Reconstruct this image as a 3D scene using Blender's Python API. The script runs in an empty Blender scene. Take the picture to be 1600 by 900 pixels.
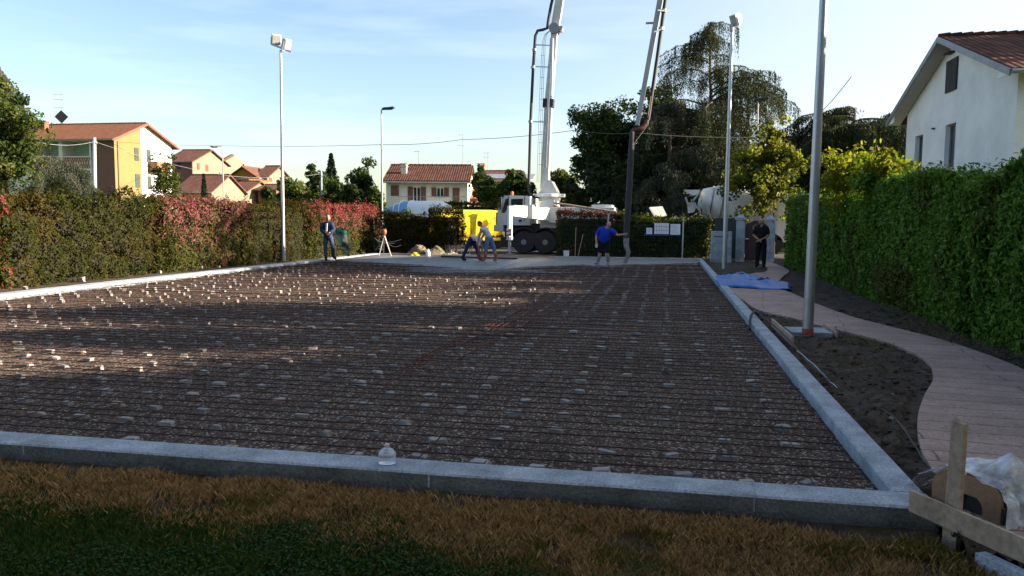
import bpy, bmesh, math, random
import numpy as np
from mathutils import Vector, Matrix, Euler
R = math.radians
random.seed(7)
scene = bpy.context.scene
COL = scene.collection

# ---------------------------------------------------------------- camera
F = 1250.0
CAM = np.array([0.0, 0.0, 1.7])
YAW, PITCH, ROLL = R(10.87), R(5.05), R(0.4)
fwd = np.array([-math.sin(YAW)*math.cos(PITCH), math.cos(YAW)*math.cos(PITCH), -math.sin(PITCH)])
rgt = np.array([math.cos(YAW), math.sin(YAW), 0.0])
up = np.cross(rgt, fwd)
rgt, up = rgt*math.cos(ROLL)+up*math.sin(ROLL), up*math.cos(ROLL)-rgt*math.sin(ROLL)
cd = bpy.data.cameras.new('Camera'); cam = bpy.data.objects.new('Camera', cd); COL.objects.link(cam)
m = Matrix(((rgt[0], up[0], -fwd[0], CAM[0]), (rgt[1], up[1], -fwd[1], CAM[1]), (rgt[2], up[2], -fwd[2], CAM[2]), (0, 0, 0, 1)))
cam.matrix_world = m
cd.sensor_width = 36; cd.lens = F/1600*36; cd.clip_start = 0.05; cd.clip_end = 4000
scene.camera = cam

# ---------------------------------------------------------------- sky, sun, exposure
SUN_AZ, SUN_EL = R(80), R(19.4)      # azimuth from +Y towards +X
sundir = Vector((math.sin(SUN_AZ)*math.cos(SUN_EL), math.cos(SUN_AZ)*math.cos(SUN_EL), math.sin(SUN_EL)))
w = bpy.data.worlds.new("World"); scene.world = w; w.use_nodes = True
nt = w.node_tree; nt.nodes.clear()
out = nt.nodes.new('ShaderNodeOutputWorld'); bg = nt.nodes.new('ShaderNodeBackground')
sky = nt.nodes.new('ShaderNodeTexSky'); sky.sky_type = 'NISHITA'; sky.sun_disc = False
sky.sun_elevation = SUN_EL; sky.sun_rotation = SUN_AZ
sky.air_density = 1.0; sky.dust_density = 1.1; sky.ozone_density = 1.5
tc = nt.nodes.new('ShaderNodeTexCoord'); mp = nt.nodes.new('ShaderNodeMapping')
mp.inputs['Scale'].default_value = (1.2, 1.2, 9.0); mp.inputs['Rotation'].default_value = (0.1, 0.06, 0.3)
nz = nt.nodes.new('ShaderNodeTexNoise'); nz.inputs['Scale'].default_value = 2.2; nz.inputs['Detail'].default_value = 6
nz.inputs['Roughness'].default_value = .55
rp = nt.nodes.new('ShaderNodeValToRGB'); rp.color_ramp.elements[0].position = .50; rp.color_ramp.elements[1].position = .78
rp.color_ramp.elements[1].color = (.13, .13, .13, 1)
mx = nt.nodes.new('ShaderNodeMix'); mx.data_type = 'RGBA'
mx.inputs['B'].default_value = (9.0, 9.4, 9.8, 1)
nt.links.new(tc.outputs['Generated'], mp.inputs['Vector']); nt.links.new(mp.outputs['Vector'], nz.inputs['Vector'])
nt.links.new(nz.outputs['Fac'], rp.inputs['Fac']); nt.links.new(rp.outputs['Color'], mx.inputs['Factor'])
nt.links.new(sky.outputs['Color'], mx.inputs['A'])
dp = nt.nodes.new('ShaderNodeVectorMath'); dp.operation = 'DOT_PRODUCT'; dp.inputs[1].default_value = (math.sin(SUN_AZ)*.98, math.cos(SUN_AZ)*.98, .12)
nt.links.new(tc.outputs['Generated'], dp.inputs[0])
mr = nt.nodes.new('ShaderNodeMapRange'); mr.interpolation_type = 'SMOOTHSTEP'; mr.inputs['From Min'].default_value = -.15; mr.inputs['From Max'].default_value = .75; mr.inputs['To Max'].default_value = .75
nt.links.new(dp.outputs['Value'], mr.inputs['Value'])
mv = nt.nodes.new('ShaderNodeMix'); mv.data_type = 'RGBA'; mv.inputs['B'].default_value = (4.4, 4.5, 4.5, 1)
nt.links.new(mr.outputs['Result'], mv.inputs['Factor']); nt.links.new(mx.outputs['Result'], mv.inputs['A']); nt.links.new(mv.outputs['Result'], bg.inputs['Color'])
bg.inputs['Strength'].default_value = 0.06
nt.links.new(bg.outputs['Background'], out.inputs['Surface'])
sl = bpy.data.lights.new('Sun', 'SUN'); sl.energy = 5.0; sl.angle = R(0.5); sl.color = (1.0, .83, .63)
so = bpy.data.objects.new('Sun', sl); COL.objects.link(so)
so.rotation_euler = sundir.to_track_quat('Z', 'Y').to_euler()
scene.view_settings.view_transform = 'Standard'; scene.view_settings.look = 'None'
scene.view_settings.exposure = 2.12; scene.view_settings.gamma = 1.0; scene.view_settings.use_curve_mapping = False

# ---------------------------------------------------------------- pixel helpers (photo pixels, 1600 x 900)
def ray(px, py):
    return fwd + rgt*((px-800)/F) - up*((py-450)/F)
def G(px, py, z=0.0):
    d = ray(px, py); t = (z-CAM[2])/d[2]; return CAM + d*t
def D(px, py, Y):
    d = ray(px, py); return CAM + d*(Y/d[1])
def DX(px, py, X):
    d = ray(px, py); return CAM + d*(X/d[0])

# ---------------------------------------------------------------- numpy noise
_rs = np.random.RandomState(5)
_tab = _rs.rand(64, 64, 64)
def vn(p, s=1.0, o=0.0):
    q = np.asarray(p, float)*s + o
    i = np.floor(q).astype(int); f = q-i; f = f*f*(3-2*f)
    r = 0
    for a in (0, 1):
        for b in (0, 1):
            for c in (0, 1):
                wgt = (f[..., 0] if a else 1-f[..., 0])*(f[..., 1] if b else 1-f[..., 1])*(f[..., 2] if c else 1-f[..., 2])
                r = r + wgt*_tab[(i[..., 0]+a) % 64, (i[..., 1]+b) % 64, (i[..., 2]+c) % 64]
    return r*2-1

# ---------------------------------------------------------------- materials
def newmat(name):
    mt = bpy.data.materials.new(name); mt.use_nodes = True
    return mt, mt.node_tree, mt.node_tree.nodes['Principled BSDF']
def rgba(c): return (c[0], c[1], c[2], 1)
def M(name, col, rough=.8, var=.18, scale=3.0, bump=0.0, bscale=30.0, metal=0.0, col2=None, fine=0.0, spec=.5):
    mt, t, p = newmat(name)
    p.inputs['Roughness'].default_value = rough; p.inputs['Metallic'].default_value = metal
    p.inputs['Specular IOR Level'].default_value = spec if rough < .75 else .15
    tc = t.nodes.new('ShaderNodeTexCoord'); n = t.nodes.new('ShaderNodeTexNoise')
    n.inputs['Scale'].default_value = scale; n.inputs['Detail'].default_value = 8; n.inputs['Roughness'].default_value = .65
    r = t.nodes.new('ShaderNodeValToRGB')
    a = tuple(max(0, c*(1-var)) for c in col); b = col2 if col2 else tuple(min(1, c*(1+var)) for c in col)
    r.color_ramp.elements[0].position = .32; r.color_ramp.elements[1].position = .68
    r.color_ramp.elements[0].color = rgba(a); r.color_ramp.elements[1].color = rgba(b)
    t.links.new(tc.outputs['Object'], n.inputs['Vector']); t.links.new(n.outputs['Fac'], r.inputs['Fac'])
    last = r.outputs['Color']
    if fine:
        n2 = t.nodes.new('ShaderNodeTexNoise'); n2.inputs['Scale'].default_value = bscale; n2.inputs['Detail'].default_value = 4
        t.links.new(tc.outputs['Object'], n2.inputs['Vector'])
        m2 = t.nodes.new('ShaderNodeMapRange'); m2.inputs['From Min'].default_value = .3; m2.inputs['From Max'].default_value = .7
        m2.inputs['To Min'].default_value = 1-fine; m2.inputs['To Max'].default_value = 1+fine
        t.links.new(n2.outputs['Fac'], m2.inputs['Value'])
        mm = t.nodes.new('ShaderNodeMix'); mm.data_type = 'RGBA'; mm.blend_type = 'MULTIPLY'; mm.inputs['Factor'].default_value = 1
        t.links.new(last, mm.inputs['A']); t.links.new(m2.outputs['Result'], mm.inputs['B']); last = mm.outputs['Result']
    t.links.new(last, p.inputs['Base Color'])
    if bump:
        n3 = t.nodes.new('ShaderNodeTexNoise'); n3.inputs['Scale'].default_value = bscale; n3.inputs['Detail'].default_value = 5
        t.links.new(tc.outputs['Object'], n3.inputs['Vector'])
        bp = t.nodes.new('ShaderNodeBump'); bp.inputs['Strength'].default_value = bump; bp.inputs['Distance'].default_value = .02
        t.links.new(n3.outputs['Fac'], bp.inputs['Height']); t.links.new(bp.outputs['Normal'], p.inputs['Normal'])
    return mt
def leafmat(name, cols, trans=.3, rough=.5):
    mt, t, p = newmat(name)
    g = t.nodes.new('ShaderNodeNewGeometry'); r = t.nodes.new('ShaderNodeValToRGB')
    el = r.color_ramp.elements
    while len(el) < len(cols): el.new(.5)
    for i, c in enumerate(cols): el[i].position = i/(len(cols)-1); el[i].color = rgba(c)
    t.links.new(g.outputs['Random Per Island'], r.inputs['Fac']); t.links.new(r.outputs['Color'], p.inputs['Base Color'])
    p.inputs['Roughness'].default_value = rough; p.inputs['Specular IOR Level'].default_value = .06
    tr = t.nodes.new('ShaderNodeBsdfTranslucent'); ms = t.nodes.new('ShaderNodeMixShader'); ms.inputs['Fac'].default_value = trans
    br = t.nodes.new('ShaderNodeMix'); br.data_type = 'RGBA'; br.blend_type = 'MULTIPLY'; br.inputs['Factor'].default_value = 1
    br.inputs['B'].default_value = (1.5, 1.6, .7, 1); t.links.new(r.outputs['Color'], br.inputs['A'])
    t.links.new(br.outputs['Result'], tr.inputs['Color'])
    t.links.new(p.outputs['BSDF'], ms.inputs[1]); t.links.new(tr.outputs['BSDF'], ms.inputs[2])
    t.links.new(ms.outputs['Shader'], t.nodes['Material Output'].inputs['Surface'])
    return mt
def rooftile(name, c1, c2, sx=5.0, sz=6.0, bump=.6):
    """tiles: columns down the slope (ridge along local X), rows by height"""
    mt, t, p = newmat(name); p.inputs['Roughness'].default_value = .9; p.inputs['Specular IOR Level'].default_value = .1
    tc = t.nodes.new('ShaderNodeTexCoord'); sp = t.nodes.new('ShaderNodeSeparateXYZ'); t.links.new(tc.outputs['Object'], sp.inputs[0])
    def saw(outp, k):
        a = t.nodes.new('ShaderNodeMath'); a.operation = 'MULTIPLY'; a.inputs[1].default_value = k; t.links.new(outp, a.inputs[0])
        b = t.nodes.new('ShaderNodeMath'); b.operation = 'FRACT'; t.links.new(a.outputs[0], b.inputs[0]); return a, b
    ax, fx = saw(sp.outputs['X'], sx); az, fz = saw(sp.outputs['Z'], sz)
    si = t.nodes.new('ShaderNodeMath'); si.operation = 'PINGPONG'; si.inputs[1].default_value = .5; t.links.new(ax.outputs[0], si.inputs[0])
    h = t.nodes.new('ShaderNodeMath'); h.operation = 'ADD'; t.links.new(si.outputs[0], h.inputs[0])
    hz = t.nodes.new('ShaderNodeMath'); hz.operation = 'MULTIPLY'; hz.inputs[1].default_value = -.5; t.links.new(fz.outputs[0], hz.inputs[0])
    t.links.new(hz.outputs[0], h.inputs[1])
    bp = t.nodes.new('ShaderNodeBump'); bp.inputs['Strength'].default_value = bump; bp.inputs['Distance'].default_value = .06
    t.links.new(h.outputs[0], bp.inputs['Height']); t.links.new(bp.outputs['Normal'], p.inputs['Normal'])
    # per-tile colour
    flx = t.nodes.new('ShaderNodeMath'); flx.operation = 'FLOOR'; t.links.new(ax.outputs[0], flx.inputs[0])
    flz = t.nodes.new('ShaderNodeMath'); flz.operation = 'FLOOR'; t.links.new(az.outputs[0], flz.inputs[0])
    cb = t.nodes.new('ShaderNodeCombineXYZ'); t.links.new(flx.outputs[0], cb.inputs[0]); t.links.new(flz.outputs[0], cb.inputs[1])
    wn = t.nodes.new('ShaderNodeTexWhiteNoise'); wn.noise_dimensions = '3D'; t.links.new(cb.outputs[0], wn.inputs['Vector'])
    n = t.nodes.new('ShaderNodeTexNoise'); n.inputs['Scale'].default_value = .7; n.inputs['Detail'].default_value = 6; t.links.new(tc.outputs['Object'], n.inputs['Vector'])
    av = t.nodes.new('ShaderNodeMath'); av.operation = 'ADD'; t.links.new(wn.outputs['Value'], av.inputs[0]); t.links.new(n.outputs['Fac'], av.inputs[1])
    r = t.nodes.new('ShaderNodeValToRGB'); r.color_ramp.elements[0].position = .3; r.color_ramp.elements[1].position = 1.0
    hf = t.nodes.new('ShaderNodeMath'); hf.operation = 'MULTIPLY'; hf.inputs[1].default_value = .62; t.links.new(av.outputs[0], hf.inputs[0])
    r.color_ramp.elements[0].color = rgba(c1); r.color_ramp.elements[1].color = rgba(c2)
    t.links.new(hf.outputs[0], r.inputs['Fac']); t.links.new(r.outputs['Color'], p.inputs['Base Color'])
    return mt
def glassmat(name, col=(.02, .025, .03)):
    mt, t, p = newmat(name); p.inputs['Base Color'].default_value = rgba(col); p.inputs['Roughness'].default_value = .08
    p.inputs['Specular IOR Level'].default_value = .8
    return mt

# ---------------------------------------------------------------- object helpers
ORG = {}
def tag(o, label=None, cat=None, group=None, kind=None):
    if label: o['label'] = label
    if cat: o['category'] = cat
    if group: o['group'] = group
    if kind: o['kind'] = kind
    return o
def empty(name, loc, label=None, cat=None, group=None, rz=0):
    o = bpy.data.objects.new(name, None); COL.objects.link(o); o.location = tuple(loc); o.rotation_euler = (0, 0, rz)
    o.empty_display_size = .3
    ORG[o.name] = np.array([float(v) for v in loc]); return tag(o, label, cat, group)
def link(name, me, parent=None, mats=()):
    for mt in mats: me.materials.append(mt)
    o = bpy.data.objects.new(name, me); COL.objects.link(o)
    if parent is not None: o.parent = parent; ORG[o.name] = ORG[parent.name]
    return o
def npmesh(name, V, Fq, mats, parent=None, mi=None, smooth=False, local=False):
    """V (n,3), Fq (m,k) constant-size faces"""
    V = np.asarray(V, np.float64)
    if parent is not None and not local: V = V-ORG[parent.name]
    me = bpy.data.meshes.new(name); n = len(V); mm, k = Fq.shape
    me.vertices.add(n); me.vertices.foreach_set('co', V.astype(np.float32).ravel())
    me.loops.add(mm*k); me.loops.foreach_set('vertex_index', Fq.astype(np.int32).ravel())
    me.polygons.add(mm); me.polygons.foreach_set('loop_start', (np.arange(mm)*k).astype(np.int32))
    me.polygons.foreach_set('loop_total', np.full(mm, k, np.int32))
    if mi is not None: me.polygons.foreach_set('material_index', np.asarray(mi, np.int32))
    me.update(calc_edges=True)
    if smooth: me.polygons.foreach_set('use_smooth', np.ones(mm, bool))
    return link(name, me, parent, mats if isinstance(mats, (list, tuple)) else [mats])

class MB:
    def __init__(s): s.v = []; s.f = []; s.m = []; s.mi = 0
    def add(s, vs, fs):
        b = len(s.v); s.v += [tuple(map(float, v)) for v in vs]; s.f += [tuple(b+i for i in f) for f in fs]; s.m += [s.mi]*len(fs); return s
    def hexa(s, p):   # 8 points: bottom 4, top 4 (ccw)
        return s.add(p, [(3, 2, 1, 0), (4, 5, 6, 7), (0, 1, 5, 4), (1, 2, 6, 5), (2, 3, 7, 6), (3, 0, 4, 7)])
    def box(s, c, d, rot=(0, 0, 0), bev=0.0):
        E = Euler(rot).to_matrix(); hx, hy, hz = d[0]/2, d[1]/2, d[2]/2
        if bev > 0:
            bm = bmesh.new(); bmesh.ops.create_cube(bm, size=1)
            for v in bm.verts: v.co = Vector((v.co.x*d[0], v.co.y*d[1], v.co.z*d[2]))
            bmesh.ops.bevel(bm, geom=list(bm.edges), offset=bev, segments=2, affect='EDGES', profile=.6)
            bm.verts.index_update()
            vs = [E @ v.co + Vector(tuple(map(float, c))) for v in bm.verts]; fs = [tuple(v.index for v in f.verts) for f in bm.faces]; bm.free()
            return s.add(vs, fs)
        P = [(-hx, -hy, -hz), (hx, -hy, -hz), (hx, hy, -hz), (-hx, hy, -hz), (-hx, -hy, hz), (hx, -hy, hz), (hx, hy, hz), (-hx, hy, hz)]
        return s.hexa([E @ Vector(p) + Vector(tuple(map(float, c))) for p in P])
    def beam(s, a, b, wd, ht, up=(0, 0, 1)):
        a = Vector(tuple(map(float, a))); b = Vector(tuple(map(float, b))); d = (b-a).normalized(); u = Vector(up)
        if abs(d.dot(u)) > .97: u = Vector((0, 1, 0))
        sx = d.cross(u).normalized(); uz = sx.cross(d).normalized()
        w2 = (wd if isinstance(wd, (tuple, list)) else (wd, wd)); h2 = (ht if isinstance(ht, (tuple, list)) else (ht, ht))
        P = []
        for q, ww, hh in ((a, w2[0], h2[0]), (b, w2[1], h2[1])):
            P += [q-sx*ww/2-uz*hh/2, q+sx*ww/2-uz*hh/2, q+sx*ww/2+uz*hh/2, q-sx*ww/2+uz*hh/2]
        return s.add(P, [(0, 1, 2, 3), (7, 6, 5, 4), (0, 4, 5, 1), (1, 5, 6, 2), (2, 6, 7, 3), (3, 7, 4, 0)])
    def tube(s, pts, r, n=8, caps=True):
        pts = [Vector(tuple(map(float, p))) for p in pts]
        rs = r if isinstance(r, (list, tuple)) else [r]*len(pts)
        b = len(s.v); d0 = (pts[1]-pts[0]).normalized()
        u = d0.cross(Vector((0, 0, 1)));
        if u.length < .1: u = d0.cross(Vector((1, 0, 0)))
        u.normalize()
        for i, p in enumerate(pts):
            d = (pts[min(i+1, len(pts)-1)]-pts[max(i-1, 0)]).normalized()
            u = (u-d*u.dot(d)).normalized(); v = d.cross(u)
            for k in range(n):
                a = 2*math.pi*k/n; s.v.append(tuple(p+(u*math.cos(a)+v*math.sin(a))*rs[i]))
        nf = 0
        for i in range(len(pts)-1):
            for k in range(n):
                k2 = (k+1) % n; s.f.append((b+i*n+k, b+i*n+k2, b+(i+1)*n+k2, b+(i+1)*n+k)); nf += 1
        if caps:
            s.f.append(tuple(b+k for k in range(n))[::-1]); e = b+(len(pts)-1)*n; s.f.append(tuple(e+k for k in range(n))); nf += 2
        s.m += [s.mi]*nf; return s
    def prism(s, poly, ax, lo, hi):
        """poly list of 2D pts; ax = axis index of extrusion (0 x: poly=(y,z); 1 y: (x,z); 2 z: (x,y))"""
        def mk(p, t): return {0: (t, p[0], p[1]), 1: (p[0], t, p[1]), 2: (p[0], p[1], t)}[ax]
        n = len(poly); vs = [mk(p, lo) for p in poly]+[mk(p, hi) for p in poly]
        fs = [tuple(range(n))[::-1], tuple(range(n, 2*n))]+[(i, (i+1) % n, n+(i+1) % n, n+i) for i in range(n)]
        return s.add(vs, fs)
    def lathe(s, prof, c=(0, 0, 0), n=20, ax=2):
        b = len(s.v); c = tuple(map(float, c))
        for r, h in prof:
            for k in range(n):
                a = 2*math.pi*k/n; x, y = r*math.cos(a), r*math.sin(a)
                s.v.append({2: (c[0]+x, c[1]+y, c[2]+h), 0: (c[0]+h, c[1]+x, c[2]+y), 1: (c[0]+x, c[1]+h, c[2]+y)}[ax])
        nf = 0
        for i in range(len(prof)-1):
            for k in range(n):
                k2 = (k+1) % n; s.f.append((b+i*n+k, b+i*n+k2, b+(i+1)*n+k2, b+(i+1)*n+k)); nf += 1
        s.f.append(tuple(b+k for k in range(n))[::-1]); e = b+(len(prof)-1)*n; s.f.append(tuple(e+k for k in range(n))); nf += 2
        s.m += [s.mi]*nf; return s
    def xform(s, mat):
        s.v = [tuple(mat @ Vector(v)) for v in s.v]; return s
    def build(s, name, mats, parent=None, smooth=False, local=False, fixn=True):
        vs = s.v
        if parent is not None and not local:
            o3 = ORG[parent.name]; vs = [(a-o3[0], b-o3[1], c-o3[2]) for a, b, c in s.v]
        me = bpy.data.meshes.new(name); me.from_pydata(vs, [], s.f); me.update()
        me.polygons.foreach_set('material_index', s.m)
        if fixn:
            bm = bmesh.new(); bm.from_mesh(me); bmesh.ops.recalc_face_normals(bm, faces=bm.faces); bm.to_mesh(me); bm.free()
        if smooth:
            me.polygons.foreach_set('use_smooth', [True]*len(me.polygons))
            try: me.set_sharp_from_angle(angle=R(40))
            except Exception: pass
        return link(name, me, parent, mats if isinstance(mats, (list, tuple)) else [mats])

def cut(o, boxes):
    """boolean niches; boxes in the object's local space (centre, size)"""
    mb = MB()
    for c, d in boxes: mb.box(c, d)
    t = mb.build('cutter', [], None); t.matrix_world = o.matrix_world.copy()
    bpy.context.view_layer.update(); t.matrix_world = o.matrix_world.copy()
    md = o.modifiers.new('b', 'BOOLEAN'); md.operation = 'DIFFERENCE'; md.solver = 'EXACT'; md.object = t
    bpy.context.view_layer.update()
    dg = bpy.context.evaluated_depsgraph_get(); me = bpy.data.meshes.new_from_object(o.evaluated_get(dg))
    o.modifiers.clear(); old = o.data; nm = old.name; o.data = me; bpy.data.meshes.remove(old); me.name = nm
    bpy.data.objects.remove(t)

# ---------------------------------------------------------------- foliage
def cards(P, size, rs, aspect=.5, nrm=None, bias=0.0, vertical=None):
    """rhombic leaves, one quad each, at points P"""
    n = len(P); a = rs.normal(size=(n, 3))
    if vertical is not None: a = a*(1-vertical)+np.array([0, 0, -1.0])*vertical*1.6
    a /= np.linalg.norm(a, axis=1)[:, None]+1e-9
    b = rs.normal(size=(n, 3))
    if nrm is not None and bias > 0:
        nn = nrm/(np.linalg.norm(nrm, axis=1)[:, None]+1e-9)
        a = a-(a*nn).sum(1)[:, None]*nn*bias; a /= np.linalg.norm(a, axis=1)[:, None]+1e-9
        b = np.cross(nn, a)+b*.35
    b = b-(b*a).sum(1)[:, None]*a; b /= np.linalg.norm(b, axis=1)[:, None]+1e-9
    s = (size*(.6+.8*rs.rand(n)))[:, None]
    V = np.stack([P-a*s*.5, P+b*s*.5*aspect-a*s*.05, P+a*s*.5, P-b*s*.5*aspect-a*s*.05], 1).reshape(-1, 3)
    Fq = np.arange(4*n).reshape(n, 4)
    return V, Fq

def hedge(name, p0, p1, width, z0, z1, label, cat, leafs, core, dens=420, size=.06, puff=.16, ps=2.2, redmats=None, redp=None, side=1, seed=0, aspect=.55, lump=.12, group=None, side2=.35):
    """p0->p1 is the front-face base line; the hedge grows to the `side` (left normal * side)"""
    rs = np.random.RandomState(100+seed)
    p0 = np.array(p0[:2], float); p1 = np.array(p1[:2], float); L = np.linalg.norm(p1-p0); d = (p1-p0)/L
    nb = np.array([-d[1], d[0]])*side     # direction into hedge (back)
    root = empty(name, ((p0[0]+p1[0])/2+nb[0]*width/2, (p0[1]+p1[1])/2+nb[1]*width/2, z0), label, cat, group)
    H = z1-z0
    def surf(u, v, wv, N):   # along, up, depth in 3D + normal; displace by noise
        P = np.stack([p0[0]+d[0]*u+nb[0]*wv, p0[1]+d[1]*u+nb[1]*wv, z0+v], 1)
        nz = np.abs(vn(P, ps, 3.3+seed))*1.3+.5*np.abs(vn(P, ps*2.3, 1.3+seed))-.6; n2 = vn(P, .45, 9+seed)
        return P + N*(nz*puff)[:, None] + np.stack([0*u, 0*u, n2*lump*(v/H)], 1)
    parts = []; norms = []
    def face(n, u, v, wv, N):
        N = np.tile(np.array(N, float), (n, 1)); P = surf(u, v, wv, N)
        P += N*(-np.abs(rs.normal(size=(n, 1)))*.07) + rs.normal(size=(n, 3))*.02
        parts.append(P); norms.append(N)
    n = int(L*H*dens); face(n, rs.rand(n)*L, rs.rand(n)*H, np.zeros(n), (-nb[0], -nb[1], 0))
    n = int(L*width*dens); face(n, rs.rand(n)*L, np.full(n, H), rs.rand(n)*width, (0, 0, 1))
    n = int(L*H*dens*side2); face(n, rs.rand(n)*L, rs.rand(n)*H, np.full(n, width), (nb[0], nb[1], 0))
    for uu, s in ((0, -1), (L, 1)):
        n = int(width*H*dens); face(n, np.full(n, float(uu)), rs.rand(n)*H, rs.rand(n)*width, (d[0]*s, d[1]*s, 0))
    # sprigs standing proud of the top
    n = int(L*55); u = rs.rand(n)*L; P = surf(u, np.full(n, H), rs.rand(n)*width, np.tile([0, 0, 1.0], (n, 1)))
    P = np.repeat(P, 5, 0)+np.stack([rs.normal(size=n*5)*.03, rs.normal(size=n*5)*.03, np.tile(np.arange(5)*.035, n)*np.repeat(rs.rand(n)*1.6, 5)], 1)
    parts.append(P); norms.append(np.tile([0, 0, 1.0], (len(P), 1)))
    P = np.concatenate(parts); N = np.concatenate(norms)
    V, Fq = cards(P, size, rs, aspect, N, .35)
    mats = list(leafs) if isinstance(leafs, (list, tuple)) else [leafs]; k0 = len(mats)
    mi = np.clip(((vn(P, 1.3, 4.4+seed)*.5+.5)*k0+rs.normal(size=len(P))*.35), 0, k0-.01).astype(int)
    if redmats:
        h = (P[:, 2]-z0)/H; pr = redp(P, h)+.35*vn(P, 1.7, 6.6); isr = rs.rand(len(P)) < pr
        mats += redmats; mi[isr] = k0+(rs.rand(isr.sum())*len(redmats)).astype(int)
    npmesh('foliage', V, Fq, mats, root, mi)
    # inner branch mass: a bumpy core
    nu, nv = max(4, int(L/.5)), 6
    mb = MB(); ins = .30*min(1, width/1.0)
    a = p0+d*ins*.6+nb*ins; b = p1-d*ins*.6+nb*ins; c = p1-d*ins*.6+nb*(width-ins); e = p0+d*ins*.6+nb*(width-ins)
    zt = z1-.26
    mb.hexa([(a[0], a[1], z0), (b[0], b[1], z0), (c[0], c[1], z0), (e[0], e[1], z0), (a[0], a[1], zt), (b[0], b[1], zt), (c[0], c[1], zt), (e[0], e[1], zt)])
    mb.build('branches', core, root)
    return root

def limb(mb, a, b, r0, r1, rs, bend=.12, n=5):
    a = np.array(a, float); b = np.array(b, float); L = np.linalg.norm(b-a); pts = []; rr = []
    off = rs.normal(size=3)*bend*L
    for i in range(n+1):
        t = i/n; pts.append(a+(b-a)*t+off*math.sin(math.pi*t)*.5); rr.append(r0+(r1-r0)*t)
    mb.tube(pts, rr, 7); return pts

def broadleaf(name, base, top, crown_c, rad, label, cat, leafs, bark, ncl=60, per=260, size=.16, seed=0, trunk_r=.18, group=None, shell=.55, cr=.28, stems=1, aspect=.6):
    rs = np.random.RandomState(seed+11)
    base = np.array(base, float); c = np.array(crown_c, float); rad = np.array(rad, float)
    root = empty(name, base, label, cat, group)
    mb = MB(); forkz = c[2]-rad[2]*.75
    fork = np.array([base[0]*.6+c[0]*.4, base[1]*.6+c[1]*.4, max(forkz, base[2]+.5)])
    mb.tube([base-(0, 0, .1), base*.5+fork*.5+rs.normal(size=3)*.06*trunk_r*5, fork], [trunk_r*1.25, trunk_r, trunk_r*.8], 9)
    dirs = rs.normal(size=(ncl, 3)); dirs /= np.linalg.norm(dirs, axis=1)[:, None]
    rr = (shell+(1-shell)*rs.rand(ncl))[:, None]; rr[::4] *= .5
    C = c+dirs*rad*rr*(1+.18*rs.normal(size=(ncl, 1)))*.88
    mb.tube([fork, c+np.array([0, 0, rad[2]*.55])], [trunk_r*.75, trunk_r*.15], 7)
    for i in range(0, ncl, max(1, ncl//14)):
        limb(mb, fork+(c-fork)*rs.rand()*.8, C[i], trunk_r*.35, trunk_r*.06, rs)
    mb.build('trunk', bark, root, smooth=True)
    idx = np.repeat(np.arange(ncl), per); q = rs.normal(size=(len(idx), 3)); q /= np.linalg.norm(q, axis=1)[:, None]
    crr = (cr*rad.mean()*(.6+.8*rs.rand(ncl)))[idx][:, None]
    sc = np.array([1, 1, .75])
    P = C[idx]+q*crr*sc*(.35+.75*rs.rand(len(idx), 1)**.5)
    P += vn(P, 1.0/size*.15, 2)[:, None]*q*crr*.3
    V, Fq = cards(P, size, rs, aspect, q, .2)
    mats = list(leafs) if isinstance(leafs, (list, tuple)) else [leafs]
    mi = ((rs.rand(ncl)[idx]*.8+rs.rand(len(idx))*.2)*len(mats)).astype(int)
    npmesh('crown', V, Fq, mats, root, mi)
    return root

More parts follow.
